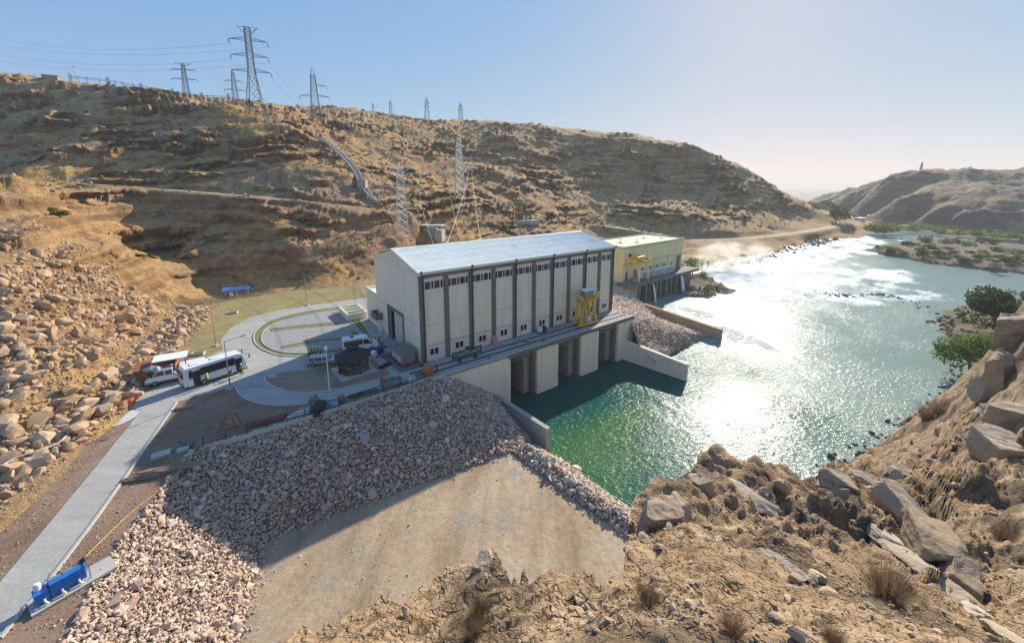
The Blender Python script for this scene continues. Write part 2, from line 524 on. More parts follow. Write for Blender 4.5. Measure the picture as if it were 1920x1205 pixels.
def rbf(pts):
    P = np.array([(p[0], p[1]) for p in pts]); Z = np.array([p[2] for p in pts])
    D = np.hypot(P[:, None, 0] - P[None, :, 0], P[:, None, 1] - P[None, :, 1])
    n = len(P)
    A = np.zeros((n+3, n+3)); A[:n, :n] = -D - 1e-3*np.eye(n); A[:n, n] = 1; A[:n, n+1:] = P*0.01
    A[n, :n] = 1; A[n+1:, :n] = P.T*0.01
    w = np.linalg.solve(A, np.concatenate([Z, [0, 0, 0]]))
    def ev(x, y):
        sh = x.shape; x = x.ravel(); y = y.ravel(); out = np.empty(len(x))
        for i in range(0, len(x), 40000):
            xx, yy = x[i:i+40000], y[i:i+40000]
            out[i:i+40000] = -np.hypot(xx[:, None]-P[None, :, 0], yy[:, None]-P[None, :, 1]) @ w[:n] + w[n] + (xx*w[n+1] + yy*w[n+2])*0.01
        return out.reshape(sh)
    return ev

class Field:
    """height field on a polar grid about the place the camera stands over; finer where it is steep"""
    def __init__(s, base, detail, az0, az1, r0, r1, na, nr, nf=1600, ca=160, cr=260, push=None):
        s.az0, s.az1, s.r0, s.r1 = az0, az1, r0, r1
        ca_ = np.radians(np.linspace(az0, az1, ca)); lr = np.linspace(math.log(r0), math.log(r1), cr)
        AA, RR = np.meshgrid(ca_, np.exp(lr), indexing='ij')
        s.coarse = base(RR*np.sin(AA), RR*np.cos(AA))
        s.detail = detail
        fa = np.linspace(0, ca-1, na); fr = np.linspace(0, cr-1, nf)
        zb = s._bil(fa[:, None], fr[None, :])
        az = np.radians(np.linspace(az0, az1, na))[:, None]; r = np.exp(np.linspace(math.log(r0), math.log(r1), nf))[None, :]
        X, Y = r*np.sin(az), r*np.cos(az)
        Z = detail(X, Y, zb)
        # rows spread by how much of the slope a unit of distance shows
        el = np.arctan2(zb - CZ, r)
        w = np.abs(np.diff(el, axis=1)) + 0.25*np.diff(np.log(r), axis=1)*np.ones_like(zb[:, 1:]) * 0.35
        k = max(3, na//60)
        ker = np.ones(2*k+1)/(2*k+1)
        wp = np.pad(w, ((k, k), (0, 0)), 'edge')
        cs = np.cumsum(np.pad(wp, ((1, 0), (0, 0))), axis=0)
        w = (cs[2*k+1:] - cs[:-2*k-1]) / (2*k+1)
        cw = np.concatenate([np.zeros((na, 1)), np.cumsum(w, axis=1)], axis=1); cw /= cw[:, -1:]
        q = np.linspace(0, 1, nr)
        RO = np.empty((na, nr)); ZO = np.empty((na, nr))
        for i in range(na):
            RO[i] = np.interp(q, cw[i], r[0]); ZO[i] = np.interp(RO[i], r[0], Z[i])
        s.V = np.stack([RO*np.sin(az), RO*np.cos(az), ZO], -1)
        s.na, s.nr = na, nr
        if push is not None:
            d = push(s.V[..., 0], s.V[..., 1], s.V[..., 2], RO, az)
            s.V[..., 0] -= d*np.sin(az); s.V[..., 1] -= d*np.cos(az)
        s.Z, s.nf = Z, nf
    def _bil(s, a, r, G=None):
        G = s.coarse if G is None else G
        a = np.clip(a, 0, G.shape[0]-1.001); r = np.clip(r, 0, G.shape[1]-1.001)
        i = a.astype(int); j = r.astype(int); u = a-i; v = r-j
        return (G[i, j]*(1-u)*(1-v) + G[i+1, j]*u*(1-v) + G[i, j+1]*(1-u)*v + G[i+1, j+1]*u*v)
    def z(s, x, y):
        x = np.atleast_1d(np.asarray(x, float)); y = np.atleast_1d(np.asarray(y, float))
        a = (np.degrees(np.arctan2(x, y)) - s.az0) / (s.az1 - s.az0) * (s.Z.shape[0]-1)
        r = (np.log(np.hypot(x, y)+1e-6) - math.log(s.r0)) / (math.log(s.r1) - math.log(s.r0)) * (s.nf-1)
        return s._bil(a, r, s.Z)
    def slope(s, x, y, e=1.0):
        return np.hypot(s.z(np.asarray(x)+e, y) - s.z(np.asarray(x)-e, y), s.z(x, np.asarray(y)+e) - s.z(x, np.asarray(y)-e)) / (2*e)
    def build(s, name, mat, cut=None, smooth=True):
        na, nr = s.na, s.nr
        idx = np.arange(na*nr).reshape(na, nr)
        F = np.stack([idx[:-1, :-1], idx[:-1, 1:], idx[1:, 1:], idx[1:, :-1]], -1).reshape(-1, 4)
        V = s.V.reshape(-1, 3)
        if cut is not None:
            keep = cut(V[:, 0], V[:, 1], V[:, 2])
            F = F[keep[F].any(1)]
            used = np.unique(F); mp = np.zeros(len(V), np.int64); mp[used] = np.arange(len(used))
            V = V[used]; F = mp[F]
        me = np_mesh(name, V, F, mat, smooth)
        if sum(p.normal.z for p in me.polygons[:50]) < 0: me.flip_normals()
        return tag(link(name, me), kind='structure')

def C(l, kind='t'):
    out = []
    for x, y, q in l:
        p = att(x, y, q) if kind == 't' else at(x, y, q)
        out.append((p.x, p.y, p.z))
    return out

# ---- the valley wall on the left, round to the river bend
hill_pts = C([
 # talus below the left slope
 (-260,330,70),(-260,620,46),(-260,900,36),
 (0,760,44),(0,560,54),(0,430,67),(0,332,80),(60,336,83),(120,388,82),(100,460,72),(100,560,60),(100,700,50),
 (200,432,92),(200,520,78),(200,640,65),(300,482,104),(300,570,86),
 # behind the talus crest
 (60,345,108),(140,396,104),(215,440,108),(300,500,113),
 # slope above
 (-260,120,230),(-260,300,140),(-100,128,235),(0,136,232),(0,215,188),(0,290,152),(0,325,138),
 (100,152,218),(100,210,178),(100,290,142),(100,326,132),(100,342,124),
 (250,180,206),(250,260,166),(250,325,138),(250,340,134),(250,352,127),(250,430,114),
 (400,207,196),(400,270,162),(400,340,137),(400,352,134),(400,364,128),(400,430,117),(400,470,109),(400,535,105),
 (480,222,192),(550,242,190),(550,300,162),(550,352,142),(550,364,139),(550,376,132),(550,440,121),(550,468,114),(550,528,110),
 (620,268,187),(660,320,168),(680,355,156),(680,376,149),(680,390,143),(680,440,133),(680,468,126),(680,518,119),
 (720,395,146),(740,350,172),(740,450,140),(740,500,132),
 (500,201,285),(600,206,310),(600,240,228),(640,203,335),(560,225,225),(700,210,370),(700,262,235),(700,300,205),
 (800,228,386.75),(800,282,270),(800,340,217),(800,396,178),(800,440,162),(800,480,152),
 (870,232,400.4),(870,300,290),(870,395,192),(870,440,172),
 (950,229,414.05),(950,266,335),(950,330,262),(950,395,218),(950,440,192),
 (1030,240,404.95),(1030,340,292),(1030,395,238),(1030,430,215),
 (1100,256,393.12),(1100,332,330),(1100,343,322),(1100,398,272),(1100,418,262),(1100,450,236),
 (1190,263,386.75),(1190,345,338),(1190,402,276),(1190,425,262),
 (1290,270,382.2),(1290,340,358),(1290,351,350),(1290,398,272),(1290,434,258),
 (1350,295,371.28),(1400,318,372),(1400,350,336.66),(1400,400,300),(1400,438,262),
 (1450,353,362.7),(1450,402,330),(1450,432,288),(1505,381,358.05),(1500,405,345),(1515,398,430)], 't')
hill_pts += C([
 (-260,1150,8.3),(0,960,8.2),(60,910,8.2),(100,880,8.2),(190,800,8.2),(255,738,8.2),(275,690,8.2),(330,650,8.2),(395,600,8.2),(402,562,8.2),(470,550,8.1),
 (60,1020,7.4),(200,850,7.4),(330,720,7.2),(420,640,7.0),(520,570,7.0),(600,660,5.5),(420,800,5.5),(690,545,7),(700,600,4),
 (800,560,4),(900,520,4),(1000,490,3),(1100,470,3),
 (1180,450,3.6),(1290,452,3.9),(1400,449,3.9),(1480,440,3.6),(1540,428,3.2),(1590,417,2.8),(1560,405,4.5),
 (1300,492,-0.8),(1390,489,-0.9),(1430,478,-0.9),(1500,458,-0.9),(1560,448,-0.9),(1620,446,-1.0),(1665,432,-1.2),(1640,418,1.5),
 (1330,530,-5),(1450,500,-5),(1560,465,-5),(1240,600,-5),(1700,440,-5),(1680,420,-3),
 (1620,398,2),(1580,388,2)], 'z')
# the ground goes on behind the ridges
for x, y, t in [(-260,120,330),(0,140,330),(100,155,320),(250,180,330),(800,240,620),(950,240,640),(1100,265,620),(1290,290,600),(1400,330,560),(1450,352,520),(1505,378,520)]:
    p = att(x, y, t); hill_pts.append((p.x, p.y, p.z - 6))
hill_base = rbf(hill_pts)

def terrace(z, step, k):
    q = z/step; f = q - np.floor(q)
    g = np.where(f < 0.5, 0.5*(2*f)**k, 1 - 0.5*(2*(1-f))**k)
    return step*(np.floor(q) + g)

# benches cut for the tracks (plan line, level, half width)
def bench_line(pts, w, n=12):
    P_ = []
    for i in range(len(pts)-1):
        for k in range(n):
            f = k/n; P_.append(tuple(att(*(pts[i][j]*(1-f) + pts[i+1][j]*f for j in range(3)))))
    return np.array(P_), w
TRACKS = {'hillside_track': ([(40,337,118),(105,341,125),(180,346,127),(250,351,128),(330,357,129),(400,363,129),(480,369,131),(550,375,133),(620,382,138),(690,390,144),(760,397,158)], 2.6),
          'river_road': ([(1120,421,258),(1180,430,252),(1240,440,248),(1290,450,245),(1340,449,247),(1400,447,252),(1450,442,264),(1500,436,280),(1550,428,305),(1590,418,330)], 3.4),
          'upper_road': ([(1060,332,318),(1080,334,320),(1140,340,324),(1190,343,328),(1240,345,332),(1290,348,336),(1340,352,340)], 3.0)}
BENCH = [bench_line(*v) for v in TRACKS.values()]
def bench(X, Y):
    bz = np.zeros(X.shape); bm_ = np.zeros(X.shape)
    for P_, w in BENCH:
        a0, a1 = np.arctan2(P_[:, 0], P_[:, 1]).min()-.05, np.arctan2(P_[:, 0], P_[:, 1]).max()+.05
        r_ = np.hypot(P_[:, 0], P_[:, 1]); R = np.hypot(X, Y); A = np.arctan2(X, Y)
        sel = (A > a0) & (A < a1) & (R > r_.min()-16) & (R < r_.max()+16)
        x, y = X[sel], Y[sel]
        if not len(x): continue
        best = np.full(len(x), 1e9); zz = np.zeros(len(x))
        for q in P_:
            d = np.hypot(x-q[0], y-q[1]); m_ = d < best; best[m_] = d[m_]; zz[m_] = q[2]
        t = np.clip(1 - (best-w)/5.0, 0, 1); t = t*t*(3-2*t)
        o = bm_[sel]; n_ = t > o; o2 = bz[sel]; o2[n_] = zz[n_]; o[n_] = t[n_]; bm_[sel] = o; bz[sel] = o2
    return bz, bm_

def hill_detail(X, Y, zb):
    r = np.hypot(X, Y)
    az = np.degrees(np.arctan2(X, Y))
    warp = fbm(X/38, Y/38, 4, .55, 3)*3.0 + (X*0.02 - Y*0.015)
    up = np.clip((zb - 13)/8, 0, 1)
    tal = np.clip((103 - r)/14, 0, 1) * (az < -24)              # loose talus: no beds
    bed = up*(1-tal)
    z = zb + up*(fbm(X/46, Y/46, 4, .5, 1)*2.6) + bed*fbm(X/16, Y/16, 3, .5, 2)*0.9
    t1 = terrace(z + warp, 5.2, 3.2) - warp
    t2 = terrace(z + warp*0.8, 1.9, 3.0) - warp*0.8
    msk = np.clip(0.5 + fbm(X/70, Y/70, 3, .5, 9)*1.3, 0.15, 1)
    z = z + bed*msk*(0.66*(t1 - z) + 0.30*(t2 - z))
    near_ = np.clip((190 - r)/60, 0, 1)
    z = z + np.clip((zb-8.2)/3, 0, 1)*(fbm(X/9.0, Y/9.0, 4, .55, 5)*0.55 + near_*fbm(X/2.6, Y/2.6, 3, .55, 8)*0.22)
    low = np.clip(1 - np.abs(zb - 1.5)/5, 0, 1)*np.clip((r-120)/30, 0, 1)
    z = z + low*(terrace(fbm(X/16, Y/16, 4, .5, 6)*1.6, .7, 3)*0.8)
    bz, bm_ = bench(X, Y)
    return z*(1-bm_) + bz*bm_

def hill_push(X, Y, Z, R, az):
    # harder beds stand out of the face as ledges, softer ones are cut back
    tal = np.clip((103 - R)/14, 0, 1) * (az < -0.42)
    k = np.clip((Z - 10)/6, 0, 1) * (1 - tal) * np.clip(R/130, .6, 2.0)
    w = fbm(X/30, Y/30, 3, .5, 71)*1.2 + X*0.012
    arc = az*R
    b1 = pn(Z/2.6 + w, arc/17, 72); b2 = pn(Z/1.05 + w*1.6, arc/6.5, 73); b3 = pn(Z/5.5 + w*.5, arc/40, 74)
    crag = np.clip(.45 + 1.5*fbm(arc/34, Z/12, 3, .5, 75), 0, 1.2)            # outcrops between slopes of scree
    blocky = fbm(arc/7.5 + w, Z/3.4 + w, 4, .55, 76, True)
    crack = np.minimum(0, pn(arc/3.1 + .4*w, Z/9, 77)+.12)
    d = crag*(2.9*np.tanh(3.0*b1) + 1.3*np.tanh(2.8*b2) + 1.3*blocky + 2.0*crack) + 1.3*b3 + .35*fbm(arc/2.2, Z/1.1, 3, .6, 78)
    return k*d*(1 - bench(X, Y)[1])
hill = Field(hill_base, hill_detail, -63, 44, 26, 700, 900, 420, nf=1500, ca=220, cr=300, push=hill_push)

def hill_extra(nt, pos, col, mid, fin):
    # pale track dust and reddish clay, patchy
    n = _noise(nt, pos, 0.018, 4, 0.55)
    return _mix(nt, _range(nt, n.outputs[0], 0.55, 0.68, 0, 0.45), col, (.36, .245, .165))
MAT['hill'] = ground_mat('hillside_ground', [(.085,.043,.018),(.27,.155,.07),(.50,.335,.18)], [(.31,.18,.08),(.46,.30,.155)], [(.42,.22,.06),(.55,.335,.11)],
                         rock_hi=0.90, rock_lo=0.66, strata=0.6, sc=0.75, bump=1.0, bdist=0.8, grass_amt=0.55, extra=hill_extra)
hill_ob = hill.build('hillside', MAT['hill'], cut=lambda x, y, z: (z > -3.0) & ~((np.hypot(x, y) < 58) & (np.degrees(np.arctan2(x, y)) > -46)), smooth=False)

# ---- far hills across the river
far_pts = C([
 (1530,376,900),(1560,366,700),(1590,357,660),(1620,346,545),(1665,331,485),(1730,323,455),(1820,320,455),(1920,318,470),(2200,316,480),
 (1600,384,530),(1640,388,470),(1700,391,388),(1760,397,352),(1800,400,333),(1860,399,322),(1920,400,314),(2200,410,290),
 (1560,378,640),(1660,360,470),(1760,358,412),(1760,380,375),(1850,378,345),(1920,358,365),(2200,340,370),(1850,350,420),(1920,345,425),
 (1650,375,470),(1700,375,405)], 't')
far_pts += C([(1560,392,1.0),(1600,401,1.0),(1640,408,0.6),(1700,419,0.3),(1760,427,0.2),(1800,431,0.4),(1860,434,0.8),(1920,438,1.0),(2200,446,1.0),
 (1600,412,-2),(1680,425,-3),(1760,440,-3),(1840,446,-2),(1540,384,2)], 'z')
for x, y, t in [(1560,372,1000),(1665,338,900),(1820,326,950),(2200,322,950)]:
    p = att(x, y, t); far_pts.append((p.x, p.y, p.z-10))
far_base = rbf(far_pts)
def far_detail(X, Y, zb):
    up = np.clip((zb-4)/12, 0, 1)
    z = zb + up*fbm(X/90, Y/90, 4, .5, 21)*5 + up*fbm(X/22, Y/22, 4, .55, 22, True)*1.0
    w = fbm(X/60, Y/60, 3, .5, 23)*4
    z = z + up*0.35*(terrace(z+w, 6, 3) - w - z)
    return z + np.clip(zb, 0, 1)*(fbm(X/8, Y/8, 3, .6, 24)*.7 + up*fbm(X/30, Y/30, 4, .55, 25, True)*1.6)
far = Field(far_base, far_detail, 30, 64, 285, 1100, 320, 150, nf=800, ca=120, cr=160)
MAT['farhill'] = ground_mat('far_hill_ground', [(.085,.062,.045),(.14,.105,.075),(.21,.16,.115)], [(.14,.10,.07),(.20,.145,.10)], [(.26,.19,.085),(.36,.26,.12)],
                            rock_hi=0.92, rock_lo=0.72, strata=0.5, sc=0.8, bump=1.0, bdist=1.0, grass_amt=0.6)
far_ob = far.build('far_hills', MAT['farhill'], cut=lambda x, y, z: z > -2.5, smooth=False)

# ---- plain out to the horizon
mb = MB()
n = 48
R = [900, 1600, 3000, 7000, 26000]
vs, fs = [], []
for r in R:
    for i in range(n+1):
        t = math.radians(-75 + 150*i/n)
        vs.append((r*math.sin(t), r*math.cos(t), 0.0 + 1.2*math.sin(i*1.7 + r*0.01)))
for k in range(len(R)-1):
    for i in range(n):
        fs.append((k*(n+1)+i, (k+1)*(n+1)+i, (k+1)*(n+1)+i+1, k*(n+1)+i+1))
mb.add(vs, fs)
MAT['plain'] = M('plain_ground', [(.17,.14,.10),(.22,.185,.13),(.15,.14,.09)], 0.004, 0.95)
tag(mb.build('plain', MAT['plain']), kind='structure')

# ---- islands and low banks on the right side of the river
def bank(name, outline, seed, mat, h=2.0, n=60):
    """low natural bank: plan outline at water level, dome-shaped with rough relief"""
    P = np.array([(p.x, p.y) for p in outline])
    x0, y0 = P.min(0) - 4; x1, y1 = P.max(0) + 4
    gx, gy = np.meshgrid(np.linspace(x0, x1, n*2), np.linspace(y0, y1, n), indexing='ij')
    # signed distance to the outline
    d = np.full(gx.shape, 1e9); ins = np.zeros(gx.shape, bool)
    for i in range(len(P)):
        a, b = P[i], P[(i+1) % len(P)]
        ab = b-a; t = np.clip(((gx-a[0])*ab[0] + (gy-a[1])*ab[1]) / (ab@ab+1e-9), 0, 1)
        d = np.minimum(d, np.hypot(gx-a[0]-t*ab[0], gy-a[1]-t*ab[1]))
        c = ((a[1] > gy) != (b[1] > gy)) & (gx < (b[0]-a[0])*(gy-a[1])/(b[1]-a[1]+1e-12)+a[0])
        ins ^= c
    sd_ = np.where(ins, d, -d)
    sd_ = sd_ + fbm(gx/9, gy/9, 4, .55, seed)*2.6
    z = WZ + np.where(sd_ > 0, h*(1-np.exp(-sd_/(2.2*h))), sd_*0.35) + np.clip(sd_/3, 0, 1)*fbm(gx/5, gy/5, 4, .6, seed+1)*0.45
    V = np.stack([gx, gy, z], -1).reshape(-1, 3)
    idx = np.arange(gx.size).reshape(gx.shape)
    F = np.stack([idx[:-1, :-1], idx[1:, :-1], idx[1:, 1:], idx[:-1, 1:]], -1).reshape(-1, 4)
    F = F[(V[F][:, :, 2] > WZ - 0.6).any(1)]
    used = np.unique(F); mp = np.zeros(len(V), np.int64); mp[used] = np.arange(len(used))
    o = tag(link(name, np_mesh(name, V[used], mp[F], mat, True)), kind='structure')
    def zz(x, y):
        i = int(np.clip((x-x0)/(x1-x0)*(2*n-1), 0, 2*n-1)); j = int(np.clip((y-y0)/(y1-y0)*(n-1), 0, n-1))
        return float(z[i, j])
    return o, zz
MAT['shore'] = ground_mat('shore_ground', [(.09,.075,.06),(.15,.125,.10),(.21,.175,.14)], [(.16,.125,.09),(.23,.18,.13)], [(.13,.12,.04),(.20,.17,.07)], sc=1.5, bump=0.9, bdist=0.3, speck=0.55, grass_amt=0.5)
W = lambda l: [at(x, y, WZ) for x, y in l]
island_ob, island_z = bank('river_island', W([(1628,469),(1660,460),(1700,455),(1760,453),(1830,453),(1900,462),(2000,470),(2150,500),(2150,540),(1920,514),(1850,507),(1780,499),(1700,486),(1650,476)]), 31, MAT['shore'], 2.2, 90)
bank_ob, bank_z = bank('river_bank', W([(1660,428),(1720,433),(1770,440),(1810,449),(1850,452),(1920,458),(2200,480),(2300,440),(2000,432),(1850,431),(1760,424),(1700,419)]), 35, MAT['shore'], 1.8, 80)
spit_ob, spit_z = bank('gravel_spit', W([(1755,591),(1790,578),(1840,570),(1900,566),(2050,590),(2050,720),(1850,690),(1800,660),(1775,635),(1768,610)]), 39, MAT['shore'], 1.6, 70)
rocks_ob, rocks_z = bank('rocky_point', W([(1284,520),(1300,513),(1330,522),(1360,537),(1376,547),(1350,552),(1310,555),(1282,556),(1262,545),(1266,528)]), 43, MAT['shore'], 2.4, 50)

# ---- the cliff the photographer stands on and the slope to the right
CK = 'z'
crest = [(520,1240,30.8),(560,1200,30.6),(640,1160,30.5),(700,1122,30.4),(780,1092,30.3),(860,1052,30.2),(925,1036,30.1),(960,1078,30.5),(1040,1082,30.5),(1110,1078,30.4),(1152,1078,30.3),(1168,1085,30.4),
         (1176,985,29.2),(1190,955,28.9),(1225,938,28.7),(1285,928,28.3),(1305,893,27.6),(1350,885,27.3),(1440,900,26.8),(1525,912,25.8)]
near = C(crest, 'z')
_caz = np.degrees([math.atan2(p[0], p[1]) for p in near]); _cr = np.array([math.hypot(p[0], p[1]) for p in near]); _cz = np.array([p[2] for p in near])
_o = np.argsort(_caz); _caz, _cr, _cz = _caz[_o], _cr[_o], _cz[_o]
near_pts = near + C([
 (600,1300,31.2),(800,1180,30.9),(900,1110,30.7),(960,1140,30.9),(1100,1150,30.9),(1000,1230,31.4),(1200,1230,31.5),(1230,1130,30.9),(1260,1010,29.7),(1330,1000,29.4),(1400,960,28.5),
 (1340,920,28.0),(1450,1000,28.9),(1400,1100,30.2),(1450,1205,31.0),(1560,1100,29.3),(1600,1205,30.3),(1550,1000,27.9),(1620,975,26.8),(1700,1040,27.2),(1780,1105,27.8),(1860,1160,28.2),(1930,1215,28.8),(1760,1205,29.5),
 # gully behind the pale slab, slope beyond
 (1655,960,22.0),(1740,1020,22.6),(1830,1080,23.4),(1940,1150,24.4),(1600,945,22.0),
 (1560,915,19),(1545,905,13),(1600,905,13.5),(1640,905,16.5),(1700,900,17.5),(1720,950,20.3),(1780,960,21.0),(1800,1000,22.0),(1860,1020,22.8),(1920,1080,24.0),
 (1570,885,4),(1620,868,4.5),(1680,850,6.5),(1720,838,8.0),(1760,860,13),(1760,810,8.5),(1800,780,8.5),(1800,850,14.0),(1850,900,18.5),(1920,960,21.5),(1850,820,16.5),(1920,850,20.5),
 (1850,760,14.5),(1830,710,8.5),(1870,700,14.5),(1920,740,20),(1880,640,15.5),(1850,650,9.5),(1920,640,21),(1910,590,19),(1925,566,20.5),(1895,590,13),
 (2050,560,25),(2050,700,25),(2100,900,26.5),(2100,1100,27.5),(2050,500,24),
 (1545,902,WZ),(1600,858,WZ),(1640,836,WZ),(1682,818,WZ),(1700,795,WZ),(1755,770,WZ),(1785,742,WZ),(1778,715,WZ),(1800,690,WZ),(1822,660,WZ),(1860,610,WZ-.5),
 (1520,890,-5),(1580,840,-5),(1660,790,-5),(1740,740,-5),(1770,690,-5),(1830,590,-5),(1900,540,-5)], 'z')
near_pts += [(0,-1,33.2),(-3,-1,32.8),(4,-1,33.2),(10,-1,32.6),(20,0,30),(-6,0,31.2),(30,5,30),(0,1.5,32.4),(3,1.5,32.3),(-9,3,29),(-12,6,28),(0,14,26),(8,30,22)]
near_base = rbf(near_pts)
def near_detail(X, Y, zb):
    r = np.hypot(X, Y)
    az = np.degrees(np.arctan2(X, Y))
    jag = fbm(az/3.0, az*0, 4, .6, 57)*0.25
    so = r - np.interp(az, _caz, _cr)*(1 + 0.02*jag) - jag*.6
    wt = np.clip((_caz[-1] + 0.5 - az)/4, 0, 1)
    zc = np.interp(az, _caz, _cz)
    dz = np.where(so > 0, 2.6*so + 0.6*np.minimum(so, 1)*3, 0)
    zb = np.where(so > 0, zb*(1-wt) + wt*np.maximum(np.minimum(zb, zc) - dz, -6), zb)
    s = np.clip(r/14, .4, 1.5)
    k = np.clip((zb-WZ)/2.0, 0, 1)
    z = zb + k*fbm(X/6, Y/6, 4, .5, 51)*0.5*s
    ca, sa = math.cos(0.65), math.sin(0.65)
    U, Vv = X*ca+Y*sa, -X*sa+Y*ca
    z = z + k*fbm(U/7, Vv/1.6, 4, .5, 52, True)*0.30*np.clip(r/16, .25, 1.7)
    z = z + k*(terrace(z*1.0 + U*.35 + fbm(X/5, Y/5, 3, .5, 53)*.6, 0.75, 3) - (z + U*.35 + fbm(X/5, Y/5, 3, .5, 53)*.6))*0.55*np.clip(r/12, .25, 1.2)
    bk_ = terrace(fbm(U/6.0, Vv/2.4, 3, .55, 60)*1.5 + fbm(X/1.7, Y/1.7, 3, .5, 66)*.22, .36, 7)
    z = z + k*bk_*0.30*np.clip(r/9, .5, 1.1)
    rk = np.clip(.5 + 1.6*fbm(X/3.2, Y/3.2, 3, .5, 58), 0, 1)          # crusted bedrock here, scree there
    z = z + k*fbm(X/1.1, Y/1.1, 4, .6, 54)*0.10*np.clip(r/8, .5, 1.6)
    z = z + k*rk*(fbm(U/.9, Vv/.35, 4, .6, 56, True)*0.075*np.clip(r/7, .55, 1.7) + np.maximum(0, pn(X/.55, Y/.55, 59))*.16*np.clip(r/9, .5, 1.6))
    for wl, dp, sd2 in ((2.6, .20, 67), (1.0, .06, 68)):                  # joints in the bedrock
        z = z - k*rk*dp*np.exp(-np.abs(pn(U/(wl*1.8), Vv/wl, sd2))*16)*np.clip(r/9, .45, 1.3)
    z = z + k*fbm(X/.3, Y/.3, 3, .6, 55)*0.025*np.clip(r/8, .6, 2)
    return z
nearf = Field(near_base, near_detail, -62, 66, 1.2, 95, 700, 460, nf=1400, ca=260, cr=260)
def near_extra(nt, pos, col, mid, fin):
    # dark scree among the pale rock, litter of pale chips
    n = _noise(nt, pos, 0.42, 5, 0.6)
    col = _mix(nt, _range(nt, n.outputs[0], 0.48, 0.58, 0, 0.75), col, (.115, .085, .055))
    v = nt.nodes.new('ShaderNodeTexVoronoi'); v.inputs['Scale'].default_value = 5.5
    nt.links.new(pos, v.inputs['Vector'])
    return _mix(nt, _range(nt, v.outputs['Distance'], 0.22, 0.14, 0, 0.6), col, (.42, .33, .23))
MAT['cliff'] = ground_mat('cliff_ground', [(.22,.14,.075),(.41,.285,.17),(.56,.43,.285)], [(.25,.155,.08),(.38,.255,.14)], [(.40,.23,.05),(.54,.34,.09)],
                          rock_hi=1.04, rock_lo=0.84, strata=0.35, sc=3.0, bump=1.0, bdist=0.12, speck=0.5, grass_amt=0.3, extra=near_extra, crack=0.28)
near_ob = nearf.build('cliff', MAT['cliff'], cut=lambda x, y, z: z > -3.0, smooth=False)

# ------------------------------------------------------------------ river
wa = np.radians(np.concatenate([np.linspace(-8, 62, 240)])); wr = np.exp(np.linspace(math.log(28), math.log(1500), 240))
AA, RR = np.meshgrid(wa, wr, indexing='ij')
WX, WY = RR*np.sin(AA), RR*np.cos(AA)
def seg_d(pts, w):
    """distance to a plan polyline, in units of its half width"""
    d = np.full(WX.shape, 9.0); wob = 1 + .45*fbm(WX/22, WY/22, 4, .55, 64)
    for i in range(len(pts)-1):
        a, b = pts[i], pts[i+1]; abx, aby = b.x-a.x, b.y-a.y
        t = np.clip(((WX-a.x)*abx + (WY-a.y)*aby) / (abx*abx+aby*aby), 0, 1)
        d = np.minimum(d, np.hypot(WX-a.x-t*abx, WY-a.y-t*aby) / (w[i]*(1-t) + w[i+1]*t))
    return d*wob
w1 = seg_d(W([(1290,500),(1340,515),(1430,520),(1540,520),(1620,510)]), [9, 20, 30, 34, 24])
w2 = seg_d(W([(1420,500),(1520,478),(1600,455),(1640,445)]), [12, 20, 26, 18])
w3 = seg_d(W([(1330,545),(1480,560),(1620,555),(1760,560)]), [7, 12, 10, 6])
w4 = seg_d(W([(1280,575),(1340,600),(1400,640),(1480,660)]), [5, 7, 7, 5])
w5 = seg_d(W([(1700,430),(1660,445),(1640,455)]), [14, 16, 14])
fo = np.maximum.reduce([1.25*np.clip(1.3-w1, 0, 1), 1.2*np.clip(1.3-w2, 0, 1), 1.0*np.clip(1.3-w3, 0, 1), 0.8*np.clip(1.3-w4, 0, 1), 0.5*np.clip(1.2-w5, 0, 1)])
foam = np.clip(fo*(1 + .75*fbm(WX/15, WY/15, 4, .55, 63)) - .1*(fo > 0), 0, 1)
rough_w = np.clip(np.maximum(1.4-w1, 1.4-w2), 0, 1)
WZ_ = WZ + rough_w*fbm(WX/5.5, WY/5.5, 3, .55, 61)*0.32
V = np.stack([WX, WY, WZ_], -1).reshape(-1, 3)
idx = np.arange(WX.size).reshape(WX.shape)
F = np.stack([idx[:-1, :-1], idx[:-1, 1:], idx[1:, 1:], idx[1:, :-1]], -1).reshape(-1, 4)
m, nt, p = _new('river_water')
g = nt.nodes.new('ShaderNodeNewGeometry'); pos = g.outputs['Position']
at_ = nt.nodes.new('ShaderNodeAttribute'); at_.attribute_name = 'foam'
fl = nt.nodes.new('ShaderNodeAttribute'); fl.attribute_name = 'shoal'
str_ = _mapping(nt, pos, (0.55, 0.55, 0.55))
f1 = _noise(nt, str_, 0.55, 6, 0.68, 1.6)
f2 = _noise(nt, pos, 2.4, 4, 0.7, 0.8)
fm = _math(nt, 'ADD', _math(nt, 'MULTIPLY', f1.outputs[0], 0.6), _math(nt, 'MULTIPLY', f2.outputs[0], 0.4))
thr = _math(nt, 'ADD', _math(nt, 'SUBTRACT', _math(nt, 'MULTIPLY', at_.outputs['Fac'], 0.44), 0.78), fm)
isf = _range(nt, thr, 0.0, 0.16)
deep = _noise(nt, pos, 0.035, 4, 0.5)
wr_ = _ramp(nt, [(0.35, (.006, .075, .056)), (0.65, (.013, .105, .078))])
nt.links.new(deep.outputs[0], wr_.inputs[0])
wc = _mix(nt, fl.outputs['Fac'], wr_.outputs[0], (.085, .17, .018))
sl_ = nt.nodes.new('ShaderNodeAttribute'); sl_.attribute_name = 'pale_tint'
wc = _mix(nt, sl_.outputs['Fac'], wc, (.22, .29, .245))  # silt and grazing sky reflection, both painted in as a paler base colour
pale_tint = _math(nt, 'MULTIPLY', at_.outputs['Fac'], 0.55)
wc = _mix(nt, pale_tint, wc, (.22, .37, .34))
nt.links.new(_mix(nt, isf, wc, (.66, .69, .675)), p.inputs['Base Color'])
